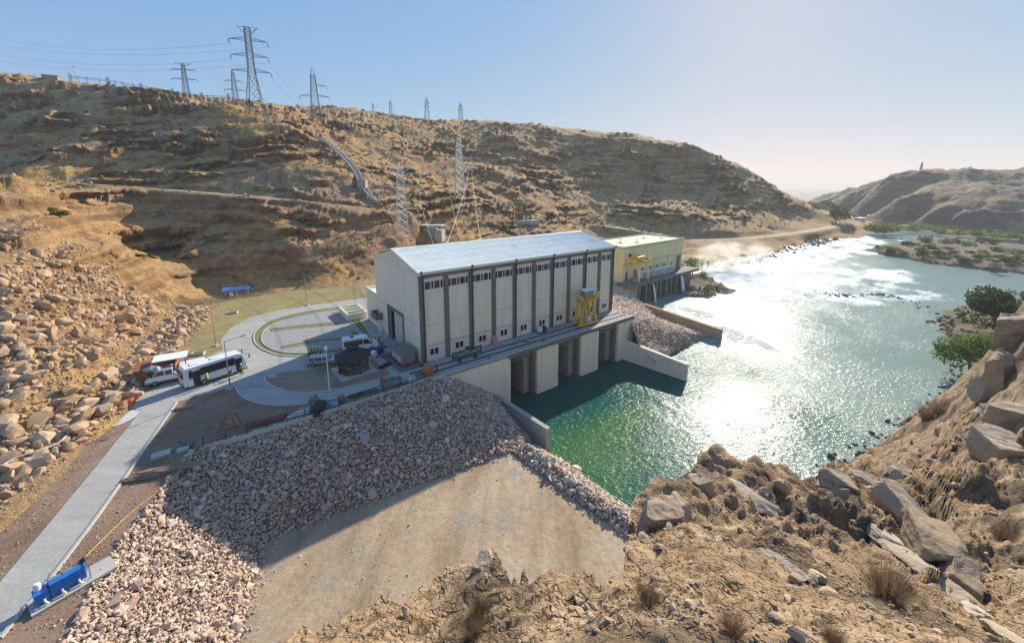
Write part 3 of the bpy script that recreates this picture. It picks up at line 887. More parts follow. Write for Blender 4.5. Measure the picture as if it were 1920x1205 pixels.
rgh = _math(nt, 'ADD', 0.16, _math(nt, 'MULTIPLY', isf, 0.5))
nt.links.new(rgh, p.inputs['Roughness'])
p.inputs['IOR'].default_value = 1.33
p.inputs['Specular IOR Level'].default_value = 0.07
rip = _noise(nt, _mapping(nt, pos, (1.0, 1.6, 1.0)), 1.35, 4, 0.6, 0.5)
swl = _noise(nt, pos, 0.22, 3, 0.5, 0.4)
calm = _noise(nt, pos, 0.03, 3, 0.5)
amp = _range(nt, calm.outputs[0], 0.36, 0.60, 0.45, 1.0)
hh = _math(nt, 'ADD', _math(nt, 'MULTIPLY', _math(nt, 'MULTIPLY', rip.outputs[0], 0.20), amp), _math(nt, 'MULTIPLY', swl.outputs[0], 0.20))
hh = _math(nt, 'ADD', hh, _math(nt, 'MULTIPLY', isf, 0.12))
nt.links.new(_bump(nt, hh, 1.0, 1.0), p.inputs['Normal'])
MAT['water'] = m
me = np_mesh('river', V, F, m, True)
if me.polygons[0].normal.z < 0: me.flip_normals()
sh = seg_d(W([(1040,860),(1080,850),(1150,800),(1210,770)]), [4.0, 5.5, 5, 3])
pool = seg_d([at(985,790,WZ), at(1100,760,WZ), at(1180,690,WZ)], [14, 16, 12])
sky_silt_a = np.clip((pool-.7)/1.6, 0, 1)  # the painted sky reflection and silt fade out over the tailrace pool
for nm, arr in (('foam', foam), ('shoal', np.clip(1.25-sh, 0, 1)*0.45), ('pale_tint', sky_silt_a*sky_silt_a*(3-2*sky_silt_a))):
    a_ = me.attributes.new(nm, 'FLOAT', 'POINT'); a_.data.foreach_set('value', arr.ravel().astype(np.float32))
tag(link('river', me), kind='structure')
# ------------------------------------------------------------------ rocks and stones
def rock_mesh(name, mat, seed, sub=2, cuts=9, elong=(1, 1, 1), rough=0.04):
    r = random.Random(seed)
    bm = bmesh.new()
    bmesh.ops.create_icosphere(bm, subdivisions=sub, radius=1.0)
    planes = []
    for _ in range(cuts):
        n = Vector((r.gauss(0, 1), r.gauss(0, 1), r.gauss(0, 1))).normalized()
        planes.append((n, r.uniform(0.42, 0.78)))
    for v in bm.verts:
        c = v.co.copy()
        for n, d in planes:
            e = c.dot(n) - d
            if e > 0: c -= n*e
        c += c.normalized() * rough * mnoise.noise(c*2.3 + Vector((seed, 0, 0)))
        v.co = Vector((c.x*elong[0], c.y*elong[1], c.z*elong[2]))
    me = bpy.data.meshes.new(name)
    bm.to_mesh(me); bm.free()
    me.materials.append(mat)
    return me

def scatter_mesh(name, P, S, mat, templates, seed, squash=(0.65, 1.0), normals=None):
    """many stones as one mesh: P positions, S sizes (half extents)"""
    rs = np.random.RandomState(seed)
    T = []
    for t in templates:
        V = np.empty(len(t.vertices)*3); t.vertices.foreach_get('co', V)
        F = np.array([p.vertices[:] for p in t.polygons]); T.append((V.reshape(-1, 3), F))
    Vs, Fs, off = [], [], 0
    which = rs.randint(0, len(T), len(P))
    for k, (V, F) in enumerate(T):
        I = np.where(which == k)[0]
        if not len(I): continue
        q = rs.randn(len(I), 4); q /= np.linalg.norm(q, axis=1, keepdims=True)
        q[:, 1:3] *= 0.35; q /= np.linalg.norm(q, axis=1, keepdims=True)
        w, x, y, z = q.T
        Rm = np.stack([1-2*(y*y+z*z), 2*(x*y-z*w), 2*(x*z+y*w), 2*(x*y+z*w), 1-2*(x*x+z*z), 2*(y*z-x*w), 2*(x*z-y*w), 2*(y*z+x*w), 1-2*(x*x+y*y)], -1).reshape(-1, 3, 3)
        sc = np.stack([rs.uniform(.8, 1.2, len(I)), rs.uniform(.65, 1.05, len(I)), rs.uniform(squash[0], squash[1], len(I))], -1)*S[I][:, None]
        Q = np.einsum('nij,nvj->nvi', Rm, V[None]*sc[:, None, :]) + P[I][:, None, :]
        Vs.append(Q.reshape(-1, 3))
        Fs.append((F[None] + (np.arange(len(I))*len(V))[:, None, None] + off).reshape(-1, F.shape[1]))
        off += len(I)*len(V)
    return np_mesh(name, np.concatenate(Vs), np.concatenate(Fs), mat)

def hull_mesh(name, mat, seed, n=12):
    r = random.Random(seed); bm = bmesh.new()
    for _ in range(n):
        v = Vector((r.gauss(0, 1), r.gauss(0, 1), r.gauss(0, 1))).normalized()*r.uniform(.82, 1.05)
        bm.verts.new(v)
    h = bmesh.ops.convex_hull(bm, input=bm.verts)
    bmesh.ops.delete(bm, geom=[v for v in bm.verts if not v.link_faces], context='VERTS')
    bmesh.ops.recalc_face_normals(bm, faces=bm.faces)
    me = bpy.data.meshes.new(name); bm.to_mesh(me); bm.free(); me.materials.append(mat)
    return me
ST_T = [hull_mesh('stone', MAT['stone'], 100+i, 10) for i in range(9)]
GS_T = [hull_mesh('stone', MAT['greystone'], 120+i, 10) for i in range(7)]
BO_T = [rock_mesh('boulder', MAT['boulder'], 200+i, 2, 10, (1.05, 1.0, 0.9), 0.09) for i in range(9)]
BS_T = [rock_mesh('boulder', MAT['boulder'], 230+i, 1, 7, (1.05, 1, 0.85), 0.05) for i in range(6)]
CR_T = [rock_mesh('rock', MAT['clifrock'], 260+i, 2, 8, (1.1, 1, 0.8), 0.12) for i in range(6)]
CS_T = [rock_mesh('rock', MAT['clifrock'], 280+i, 1, 7, (1.1, 1, 0.7), 0.05) for i in range(5)]
DR_T = [rock_mesh('rock', MAT['darkrock'], 300+i, 1, 7, (1.1, 1, 0.7), 0.05) for i in range(5)]

# ------------------------------------------------------------------ court, roads, ground sheets
A8 = lambda l, z=DZ: [(lambda p: (p.x, p.y))(at(x, y, z)) for x, y in l]
B0 = at(792, 682)
_b1 = at(1146, 582)
BA = math.atan2(_b1.y-B0.y, _b1.x-B0.x)
UX, UY = math.cos(BA), math.sin(BA)
def uv(u, v, z=0.0):
    """powerhouse frame: u along the long wall, v into the building, z above the deck"""
    return Vector((B0.x + u*UX - v*UY, B0.y + u*UY + v*UX, DZ + z))

pad = A8([(-40,1260),(105,1240),(200,1045),(290,930),(352,850),(420,823),(520,793),(640,762),(760,726),(832,702)]) + [tuple(uv(2, -3)[:2]), tuple(uv(45.5, -3)[:2]), tuple(uv(47, 12)[:2]), tuple(uv(45, 34)[:2]), tuple(uv(20, 48)[:2])] + \
      A8([(690,500),(540,535),(410,560),(300,655),(180,800),(0,960),(-150,1080)])
flat(pad, DZ-0.05, 'ground', MAT['reddirt'])
flat(smooth_poly(A8([(338,662),(372,630),(392,602),(402,567),(470,553),(560,545),(640,533),(700,524),(712,560),(600,572),(520,590),(455,612),(428,640),(418,655),(385,674)]), True, 4), DZ-0.03, 'dry_lawn', MAT['lawn'])
road = A8([(-60,1165),(0,1090),(90,982),(180,874),(265,768),(232,764),(262,742),(300,722),(345,690),(385,671),(418,656),(413,638),(430,616),(470,594),(530,580),(600,570),(690,558),(720,560)]) + \
       [tuple(uv(-0.5, 26)[:2]), tuple(uv(0.5, 14)[:2]), tuple(uv(0.5, -3)[:2])] + A8([(826,701),(760,714),(700,731),(620,749),(560,758),(510,759),(470,751),(448,738),(441,723),(385,739),(332,753),(250,873),(170,985),(90,1090),(0,1196),(-50,1250)])
flat(road, DZ, 'road', MAT['road'])
# white spill by the road
flat(smooth_poly(A8([(178,782),(205,772),(262,768),(248,784),(215,798),(185,796)]), True, 4), DZ-0.025, 'lime_spill', M('lime_dust', [(.5,.49,.46),(.68,.67,.64)], 0.8, 0.95, fine=0.3))
# kerbs along the lower road
kb = MB()
strip(kb, A8([(332,753),(250,873),(170,985),(90,1090),(0,1196)]), 0.22, DZ-0.25, DZ+0.09)
tag(kb.build('road_kerb', MAT['kerb']), kind='structure')
kb = MB()
strip(kb, smooth_poly(A8([(441,723),(448,738),(470,751),(510,759),(560,758),(620,749),(700,731),(760,714),(815,700)]), False, 4), 0.2, DZ-0.2, DZ+0.08)
tag(kb.build('loop_kerb', MAT['kerb']), kind='structure')

def island(name, px, mat, border=None, bmat=None, bz=0.05):
    poly = smooth_poly(A8(px), True, 4)
    flat(poly, DZ+bz, name, mat)
    k = MB(); strip(k, poly, 0.22, DZ-0.1, DZ+0.11, True)
    tag(k.build(name+'_kerb', MAT['kerb']), kind='structure')
    return poly
garden = island('garden_turf', [(476,636),(482,618),(508,601),(560,587),(625,577),(655,573),(672,596),(697,640),(650,657),(605,665),(560,668),(520,665),(488,652)], MAT['turf'])
g2 = smooth_poly(A8([(490,637),(497,619),(520,605),(568,592),(622,582),(640,586),(664,610),(684,638),(645,652),(600,660),(560,663),(525,660),(500,650)]), True, 4)
flat(g2, DZ+0.10, 'gravel_bed', MAT['gravel'])
k = MB(); strip(k, g2, 0.16, DZ, DZ+0.16, True)
tag(k.build('gravel_bed_kerb', MAT['kerb']), kind='structure')
for i, px in enumerate([[(508,617),(560,611),(620,606),(656,604),(650,597),(622,588),(632,586),(668,604),(640,609),(560,616),(510,621)],
                        [(529,650),(580,640),(630,634),(668,634),(654,622),(668,622),(690,640),(660,639),(600,642),(560,649),(530,654)]]):
    poly = A8(px)
    flat(poly, DZ+0.13, 'turf_strip', MAT['turf'])
    k = MB(); strip(k, poly, 0.12, DZ+0.05, DZ+0.19, True)
    tag(k.build('turf_strip_kerb', MAT['kerb']), kind='structure')
island('gazebo_island', [(497,713),(504,704),(540,696),(590,690),(650,679),(694,671),(718,688),(736,702),(700,714),(640,728),(590,735),(545,735),(513,725)], MAT['dirt'])
flat(A8([(713,667),(762,648),(796,686),(750,700)]), DZ+0.02, 'gravel_pad', MAT['slate'])
flat([tuple(uv(u, v)[:2]) for u, v in ((-8, 27.2), (-8, 42), (4, 42), (4, 27.2))], DZ+0.015, 'yard_paving', MAT['concrete'])
# the low flat below the embankment
LOW = 1.4
low = [(p.x, p.y) for p in [at(x, y, LOW) for x, y in [(300,1500),(455,1190),(470,1110),(500,1008),(640,960),(800,900),(955,848),(1010,885),(1100,955),(1178,1006),(1230,1040),(1300,1300),(700,1700)]]]
def low_extra(): pass
m, nt, p = _new('low_flat_dirt')
pos = _pos(nt)
big = _noise(nt, _mapping(nt, pos, (.22, .07, 1)), 1.0, 5, 0.6, 0.3); fine = _noise(nt, pos, 1.6, 7, 0.75)
r1 = _ramp(nt, [(0.34, (.32,.225,.135)), (0.5, (.46,.34,.215)), (0.66, (.53,.415,.285))]); nt.links.new(big.outputs[0], r1.inputs[0])
pt = _noise(nt, pos, 0.28, 6, 0.7)
col = _mix(nt, _range(nt, pt.outputs[0], 0.52, 0.62, 0, .7), r1.outputs[0], (.36, .31, .24))
rut = _noise(nt, _mapping(nt, pos, (.95, .05, 1)), 1.0, 4, 0.55, 0.5)
col = _mix(nt, .22, col, _ramp_of(nt, rut.outputs[0], .62, 1.1), 'MULTIPLY')
col = _mix(nt, .45, col, _ramp_of(nt, fine.outputs[0], .55, 1.12), 'MULTIPLY')
nt.links.new(col, p.inputs['Base Color']); p.inputs['Roughness'].default_value = .95; p.inputs['Specular IOR Level'].default_value = .1
nt.links.new(_bump(nt, _math(nt, 'ADD', fine.outputs[0], _math(nt, 'MULTIPLY', big.outputs[0], 1.5)), .8, .12), p.inputs['Normal'])
MAT['low'] = m
flat(low, LOW, 'low_flat', m)

# ------------------------------------------------------------------ riprap embankments
def bilin_surface(rows, nu=6):
    return rows
def riprap(name, top, bot, mat, tmpl, size, density, seed, bulge=0.0, individual=260, ntop=200, label=None, visible=None):
    """ruled bank between two world polylines, a rough bed plus stones: the largest in the picture one by one"""
    T = np.array([p[:] for p in top]); Bo = np.array([p[:] for p in bot])
    def res(P, n):
        L = np.concatenate([[0], np.cumsum(np.linalg.norm(np.diff(P, axis=0), axis=1))]); L /= L[-1]
        return np.stack([np.interp(np.linspace(0, 1, n), L, P[:, k]) for k in range(3)], -1)
    seg = []
    for i in range(len(T)-1):
        n = 10
        s = np.linspace(0, 1, n, endpoint=(i == len(T)-2))[:, None]
        seg.append((T[i]*(1-s) + T[i+1]*s, Bo[i]*(1-s) + Bo[i+1]*s))
    TT = np.concatenate([a for a, b in seg]); BB = np.concatenate([b for a, b in seg])
    nv = 14
    q = np.linspace(0, 1, nv)[None, :, None]
    G = TT[:, None]*(1-q) + BB[:, None]*q
    G[..., 2] += bulge*np.sin(np.pi*q[..., 0]) - 0.12
    idx = np.arange(G.shape[0]*nv).reshape(-1, nv)
    F = np.stack([idx[:-1, :-1], idx[1:, :-1], idx[1:, 1:], idx[:-1, 1:]], -1).reshape(-1, 4)
    me = np_mesh(name, G.reshape(-1, 3), F, MAT['bed'], True)
    if np.mean([pp.normal.z for pp in me.polygons]) < 0: me.flip_normals()
    o = tag(link(name, me), kind='structure')
    # stones by area
    rs = np.random.RandomState(seed)
    a, b, c, d = G[:-1, :-1], G[1:, :-1], G[1:, 1:], G[:-1, 1:]
    area = 0.5*np.linalg.norm(np.cross(c-a, d-b), axis=-1)
    cnt = rs.poisson(area*density)
    ii, jj = np.nonzero(cnt)
    rep = np.repeat(np.stack([ii, jj], -1), cnt[ii, jj], axis=0)
    f = rs.rand(len(rep), 2)
    A_, B_, C_, D_ = a[rep[:, 0], rep[:, 1]], b[rep[:, 0], rep[:, 1]], c[rep[:, 0], rep[:, 1]], d[rep[:, 0], rep[:, 1]]
    P = (A_*(1-f[:, :1]) + B_*f[:, :1])*(1-f[:, 1:]) + (D_*(1-f[:, :1]) + C_*f[:, :1])*f[:, 1:]
    S = size*np.exp(rs.randn(len(P))*0.50)
    P[:, 2] += 0.12 + S*rs.uniform(-0.1, 0.45, len(P))
    # largest on the picture
    zc = P[:, 1]*CP - (P[:, 2]-CZ)*SP; yc = P[:, 1]*SP + (P[:, 2]-CZ)*CP
    px = 960 + FOC*P[:, 0]/zc; py = PPY - FOC*yc/zc
    inside = (px > 10) & (px < 1910) & (py > 10) & (py < 1195)
    if visible is not None: inside &= visible(px, py)
    score = np.where(inside, S/zc, 0)
    order = np.argsort(-score)
    big = order[:individual]; rest = order[individual:]
    for k in big:
        so = link('stone', tmpl[k % len(tmpl)], o, Vector(P[k]))
        so.rotation_euler = (rs.uniform(-.6, .6), rs.uniform(-.6, .6), rs.uniform(0, 6.28))
        so.scale = Vector((rs.uniform(.85, 1.2), rs.uniform(.7, 1.05), rs.uniform(.65, .95)))*S[k]
    sm = link('stone_mass', scatter_mesh('stone_mass', P[rest], S[rest], mat, tmpl, seed+1), o)
    sm['kind'] = 'stuff'
    return o
MAT['bed'] = M('riprap_bed', [(.14,.10,.07),(.24,.175,.125)], 2.0, 0.95, 0.6, 6, 0.1)
V3 = lambda l: [at(x, y, z) for x, y, z in l]
# long bank below the court
T_ = V3([(70,1290,DZ),(118,1212,DZ),(160,1120,DZ),(203,1045,DZ),(246,985,DZ),(292,930,DZ),(322,888,DZ),(352,850,DZ),(420,824,DZ),(520,794,DZ),(640,763,DZ),(740,733,DZ),(815,707,DZ)]) + [uv(.2, -5.6, -.1), uv(.7, -5.62, -.1), uv(1.2, -5.64, -.3)]
B_ = V3([(395,1330,LOW),(448,1208,LOW),(458,1160,LOW),(468,1115,LOW),(478,1075,LOW),(489,1042,LOW),(498,1018,LOW),(520,1004,LOW),(580,982,LOW),(680,948,LOW),(780,910,LOW),(880,876,LOW),(955,849,LOW)]) + [at(985,838,LOW-.3), uv(9.1, -16, -8.2), uv(9.6, -6.0, -6.2)]
riprap('riprap_slope', T_, B_, MAT['stone'], ST_T, 0.108, 58.0, 5, 0.35, 290)
# ridge of stones between the flat and the water
T_ = V3([(958,846,LOW+.1),(1010,884,LOW+.1),(1060,922,LOW+.1),(1120,966,LOW+.1),(1186,1008,LOW+.1),(1260,1060,LOW+.1)])
K_ = V3([(985,832,LOW+.75),(1035,868,LOW+.75),(1085,905,LOW+.75),(1145,948,LOW+.75),(1205,985,LOW+.75),(1280,1030,LOW+.75)])
B_ = V3([(1010,840,WZ-.3),(1062,868,WZ-.3),(1112,905,WZ-.3),(1165,942,WZ-.3),(1230,985,WZ-.3),(1310,1030,WZ-.3)])
riprap('stone_ridge', K_, B_, MAT['greystone'], GS_T, 0.125, 44.0, 8, 0.1, 120)
riprap('stone_ridge_flank', T_, K_, MAT['greystone'], GS_T, 0.125, 44.0, 9, 0.0, 60)
# bank between the two powerhouses
T_ = [uv(45.4, 12, -.3), uv(45.6, 4, -.2), uv(45.8, -2, -.2), uv(45.7, -4.5, -.6), uv(44.5, -6.5, -2.5), uv(43.4, -9, -5.0), uv(43.2, -13.0, -7.0)]
B_ = V3([(1170,505,4.5),(1195,560,2.5),(1230,596,1.2),(1275,612,.6),(1330,630,WZ-.2),(1292,648,WZ-.3),(1262,662,WZ-.3)])
riprap('riprap_bank', T_, B_, MAT['greystone'], GS_T, 0.17, 22.0, 12, 0.2, 120)
# ------------------------------------------------------------------ new powerhouse
ph = tag(empty('powerhouse', uv(0, 0), BA), 'large pale grey powerhouse with white corrugated roof and dark pilasters beside the river', 'building')
L_, Wd, HE, HR = 45.2, 20.5, 14.7, 16.9
NB = 10; BW = L_/NB
def box(parent, name, mat, *b, bevel=0.0):
    return MB().box(*b).build(name, mat, parent, bevel=bevel)
box(ph, 'plinth', MAT['concrete'], -.05, L_+.05, -.05, Wd+.05, -.5, .12)
# core walls, set behind the panels
core = MB()
core.prism([(.3,.35),(L_-.3,.35),(L_-.3,Wd-.05),(.3,Wd-.05)], 0, 14.3)
core.build('wall_core', MAT['wall'], ph)
for i in range(NB):
    x0, x1 = i*BW, (i+1)*BW
    a, b = x0+.40, x1-.40
    # cladding panels of the bay: below the joint, above it, over the ribbon window
    box(ph, 'wall_panel', MAT['wall'], a, b, .12, .36, .12, 5.95)
    box(ph, 'wall_panel', MAT['wall'], a, b, .12, .36, 6.0, 11.55)
    box(ph, 'wall_panel', MAT['wall'], a, b, .12, .36, 12.95, 13.55)
    # ribbon window
    w = MB()
    w.box(a, b, .18, .34, 11.55, 11.68); w.box(a, b, .18, .34, 12.84, 12.95)
    xs = [a, a+.55, a+1.55, a+2.1, a+3.1, b]
    xs = [a + (b-a)*t for t in (0, .15, .43, .57, .85, 1)]
    for x in xs[1:-1]: w.box(x-.06, x+.06, .17, .34, 11.66, 12.86)
    w.box(a, a+.08, .17, .34, 11.66, 12.86); w.box(b-.08, b, .17, .34, 11.66, 12.86)
    wo = w.build('window', MAT['frame'], ph)
    for k in range(5): box(wo, 'pane', MAT['glass'], xs[k]+.07, xs[k+1]-.07, .26, .30, 11.68, 12.84)
    # small two-pane window near the deck
    c = x0 + BW*.47
    w = MB()
    x_0, x_1, z0, z1 = c-.78, c+.78, .95, 2.15
    w.box(x_0, x_1, .02, .13, z0, z0+.09); w.box(x_0, x_1, .02, .13, z1-.09, z1); w.box(x_0, x_0+.09, .02, .13, z0+.09, z1-.09); w.box(x_1-.09, x_1, .02, .13, z0+.09, z1-.09); w.box(c-.08, c+.08, .02, .13, z0+.09, z1-.09)
    wo = w.build('window', MAT['frame'], ph)
    box(wo, 'pane', MAT['glass'], x_0+.09, c-.08, .06, .11, z0+.09, z1-.09); box(wo, 'pane', MAT['glass'], c+.08, x_1-.09, .06, .11, z0+.09, z1-.09)
for i in range(NB+1):
    x = min(max(i*BW, .36), L_-.36)
    box(ph, 'pilaster', MAT['trim'], x-.38, x+.38, -.12, .35, .0, 13.55, bevel=.02)
    if i % 2 == 0:
        d = MB(); d.tube((x+.16, -.24, .3), (x+.16, -.24, 13.4), .11, n=8); d.box(x+.0, x+.34, -.36, -.12, 13.4, 14.2)
        for z in (2, 5, 8, 11): d.box(x+.02, x+.30, -.37, -.12, z, z+.08)
        d.build('downpipe', MAT['pipe'], ph)
box(ph, 'fascia_band', MAT['trim'], -.02, L_+.02, -.14, .36, 13.55, 14.15)
box(ph, 'gutter', MAT['gable'], -.15, L_+.15, -.42, .36, 14.16, 14.55)
# conduit along the wall
MB().tube((.4, -.2, 2.72), (L_-.3, -.2, 2.72), .045, n=5).build('conduit', MAT['steel'], ph)
# gable walls: panels with a joint, door opening in the near one
gm = MB()
D0, D1, DH = 7.2, 13.9, 5.75
for (y0, y1, z0, z1) in ((.36, D0-.45, .0, 5.92), (D1+.45, Wd, .0, 5.92), (.36, Wd, 6.0, 14.1)):
    box(ph, 'wall_panel', MAT['wall'], -.02, .3, y0, y1, z0, z1)
MB().hexa([(-.05, -.12, 14.12), (-.05, Wd+.12, 14.12), (-.05, Wd/2, HR-.1)], [(.3, -.12, 14.12), (.3, Wd+.12, 14.12), (.3, Wd/2, HR-.1)]).build('gable', MAT['gable'], ph)
MB().hexa([(L_-.3, -.12, 14.12), (L_-.3, Wd+.12, 14.12), (L_-.3, Wd/2, HR-.1)], [(L_+.05, -.12, 14.12), (L_+.05, Wd+.12, 14.12), (L_+.05, Wd/2, HR-.1)]).build('gable', MAT['gable'], ph)
box(ph, 'string_course', MAT['gable'], -.14, .3, -.16, Wd+.1, 13.98, 14.14)
box(ph, 'wall_panel', MAT['wall'], L_-.3, L_+.02, .36, Wd, .0, 14.1)
df = MB(); df.box(-.16, .30, D0-.45, D0, 0, DH); df.box(-.16, .30, D1, D1+.45, 0, DH); df.box(-.16, .30, D0-.45, D1+.45, DH, DH+.55)
df.build('door_frame', MAT['trim'], ph)
gd = box(ph, 'gate', M('gate_panel', [(.50,.48,.42),(.56,.54,.47)], .6, .7, obj=True), .14, .24, D0, D0+4.4, .05, DH)
for z in (1.2, 2.3, 3.4, 4.5): box(gd, 'rib', MAT['gable'], .10, .138, D0, D0+4.4, z, z+.07)
box(ph, 'doorway_black_sheet', MAT['black'], .26, .298, D0+4.4, D1, .05, DH)  # black sheet painting in the unlit interior, no room behind it
box(ph, 'door_leaf', MAT['trim'], -.02, .10, D1-1.1, D1, .05, DH)
box(ph, 'threshold', MAT['concrete'], -1.6, -.16, D0-.3, D1+.2, -.02, .05)
# balcony box and ladder on the gable wall
bx_ = MB(); bx_.box(-1.35, -.03, 17.3, 20.2, 2.5, 2.65)
for (x0, x1, y0, y1) in ((-1.35, -1.27, 17.3, 20.2), (-1.27, -.03, 17.3, 17.38), (-1.27, -.03, 20.12, 20.2)): bx_.box(x0, x1, y0, y1, 2.65, 3.75)
bx_.build('balcony', MAT['trim'], ph)
ld = MB()
for y in (17.6, 18.1): ld.tube((-.5, y, 0), (-.5, y, 2.5), .05, n=5)
for z in (.4, .8, 1.2, 1.6, 2.0): ld.tube((-.5, 17.6, z), (-.5, 18.1, z), .035, n=5)
ld.build('ladder', MAT['frame'], ph)
box(ph, 'cabinet', MAT['frame'], -.75, -.03, 17.2, 18.4, .06, 1.0)
# annex at the back
an = MB(); an.box(-.04, L_, Wd+.02, 26.8, -.3, 6.5); an.build('annex', MAT['wall'], ph)
pr = MB()
for b in ((-.1, .15, Wd+.1, 26.9), (-.1, L_, 26.65, 26.9)): pr.box(b[0], b[1], b[2], b[3], 6.5, 6.95)
pr.build('annex_parapet', MAT['frame'], ph)
# corrugated roof, one sheet after another
OV = .45
def roof_sheet(x0, x1, side):
    n = max(2, int(round((x1-x0)/.28)))
    y_e, z_e = (-OV, 14.56) if side == 0 else (Wd+OV, 14.56)
    vs, fs = [], []
    for i in range(2*n+1):
        x = x0 + (x1-x0)*i/(2*n); h = .055 if i % 2 else 0.0
        vs += [(x, y_e, z_e+h), (x, Wd/2, HR+h), (x, y_e, z_e+h-.03), (x, Wd/2, HR+h-.03)]
    for i in range(2*n):
        a, b = 4*i, 4*i+4
        fs += [(a, b, b+1, a+1), (a+2, a+3, b+3, b+2), (a, a+2, b+2, b)]
    fs += [(0, 1, 3, 2), (8*n, 8*n+2, 8*n+3, 8*n+1)]
    return MB().add(vs, fs)
NS = 30
for i in range(NS):
    x0 = -.35 + (L_+.7)*i/NS; x1 = -.35 + (L_+.7)*(i+1)/NS - .012
    for s in (0, 1): roof_sheet(x0, x1, s).build('roof_sheet', MAT['roof'], ph)
MB().hexa([(-.4, Wd/2-.3, HR-.02), (-.4, Wd/2, HR+.10), (-.4, Wd/2+.3, HR-.02)], [(L_+.4, Wd/2-.3, HR-.02), (L_+.4, Wd/2, HR+.10), (L_+.4, Wd/2+.3, HR-.02)]).build('ridge_cap', MAT['roof'], ph)
vg = MB()
vg.hexa([(-.42, -OV-.03, 14.40), (-.42, -OV-.03, 14.68), (-.42, Wd/2, HR+.12), (-.42, Wd/2, HR-.2)], [(-.36, -OV-.03, 14.40), (-.36, -OV-.03, 14.68), (-.36, Wd/2, HR+.12), (-.36, Wd/2, HR-.2)])
vg.build('verge', MAT['frame'], ph)
# screw heads on the seams
sc_ = MB()
for r in (.12, .37, .63, .88):
    for k in range(90):
        x = -.2 + (L_+.4)*k/89; y = -OV + (Wd/2+OV)*r; z = 14.56 + (HR-14.56)*r + .06
        sc_.box(x-.05, x+.05, y-.05, y+.05, z, z+.03)
s_ = sc_.build('roof_screws', MAT['pipe'], ph); s_['kind'] = 'stuff'
# roof-edge vents
for k in range(0, NB+1, 2):
    box(ph, 'eave_bracket', MAT['pipe'], k*BW-.1 if k else .1, k*BW+.15 if k else .35, -.62, -.43, 14.3, 14.75)

# ------------------------------------------------------------------ deck over the tailrace
dk = tag(empty('tailrace_deck', uv(0, 0), BA), 'concrete tailrace deck with three dark outlet bays below the powerhouse', 'deck')
VF = -5.45
wb = WZ - DZ - 2.0
sl = MB(); sl.box(-.6, 46.0, VF, -.13, -.42, .02); sl.build('slab', MAT['concrete'], dk)
MB().box(12.6, 46.0, VF-.16, VF-.002, -.60, .0).build('beam', MAT['trim'], dk)
MB().box(13.12, 45.9, VF+.01, VF+.6, -.60, -.43).build('beam', MAT['trim'], dk)
MB().box(-.6, 46.02, VF-.10, VF+.25, .021, .11).build('kerb', MAT['kerb'], dk)
MB().box(-1.6, 13.1, VF+.02, VF+1.2, wb, -.43).build('front_wall', MAT['wall'], dk)
bays = [(13.1, 18.95), (23.9, 29.95), (34.85, 40.9)]
piers = [(18.95, 23.9), (29.95, 34.85), (40.9, 45.98)]
for a, b in piers:
    ob = .12
    m_ = MB(); m_.hexa([(a, VF-ob, wb), (b, VF-ob, wb), (b, VF+7.2, wb), (a, VF+7.2, wb)], [(a, VF-.01, -.61), (b, VF-.01, -.61), (b, VF+7.2, -.61), (a, VF+7.2, -.61)])
    m_.build('pier', MAT['wall'], dk)
    # gate slots on the left flank of the pier
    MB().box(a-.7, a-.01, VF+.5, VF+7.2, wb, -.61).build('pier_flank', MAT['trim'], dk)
    MB().box(a-1.9, a-.71, VF+1.5, VF+7.2, wb, -.61).build('pier_flank', MAT['concrete'], dk)  # darker than the pier front: shade of the bay put into the colour
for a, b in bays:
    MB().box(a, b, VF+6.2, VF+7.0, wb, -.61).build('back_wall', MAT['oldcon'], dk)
    MB().box(a+.01, a+.5, VF+3.4, VF+6.19, wb, -.61).build('cheek_wall', MAT['concrete'], dk)  # same darker concrete, bay shade put into the colour
    gr = MB()
    for k in range(5): gr.box(a + (b-a)*k/4 - .09, a + (b-a)*k/4 + .09, VF+.62, VF+.8, -1.7, -.61)
    for z in (-1.2, -1.75): gr.box(a, b, VF+.60, VF+.82, z, z+.14)
    gr.build('grille', MAT['steel'], dk)
# crane rails
for v in (-2.1, -3.75):
    r_ = MB(); r_.box(-3.0, 45.4, v-.045, v+.045, .021, .15); r_.box(-3.0, 45.4, v-.11, v+.11, .0205, .05); r_.build('rail', MAT['darksteel'], dk)
# side wall at the far end, wire fence
MB().box(44.6, 46.0, VF+7.3, -.2, wb, -.44).build('end_wall', MAT['wall'], dk)
fp = MB()
pts_ = [(38 + 1.3*k, VF+.12) for k in range(7)] + [(45.9, VF+1.5+1.3*k) for k in range(3)]
for x, y in pts_:
    MB().tube((x, y, .02), (x, y, 1.05), .03, n=5).build('fence_post', MAT['steel'], dk)
for z in (.55, 1.03):
    MB().path([(38, VF+.12, z), (45.9, VF+.12, z), (45.9, VF+4.1, z)], .018, n=4).build('fence_wire', MAT['steel'], dk)

# wing walls
def wing(name, label, p0, p1, z0, z1, th, zb):
    d = Vector((p1[0]-p0[0], p1[1]-p0[1])).normalized(); nn = Vector((-d.y, d.x))*th/2
    c = [(p0[0]+nn.x, p0[1]+nn.y), (p0[0]-nn.x, p0[1]-nn.y), (p1[0]-nn.x*.9, p1[1]-nn.y*.9), (p1[0]+nn.x*.9, p1[1]+nn.y*.9)]
    lo = [(x, y, zb) for x, y in c]; hi = [(c[0][0], c[0][1], z0), (c[1][0], c[1][1], z0), (c[2][0], c[2][1], z1), (c[3][0], c[3][1], z1)]
    return lo, hi
def wing_wall(label, p0, p1, z0, z1, th, mat, cop=True):
    lo, hi = wing('', '', p0, p1, z0, z1, th, WZ-2.5)
    o = MB().hexa(lo, hi).build('wing_wall', mat, bevel=.04)
    tag(o, label, 'wall')
    return o
we = at(1028, 848, WZ)
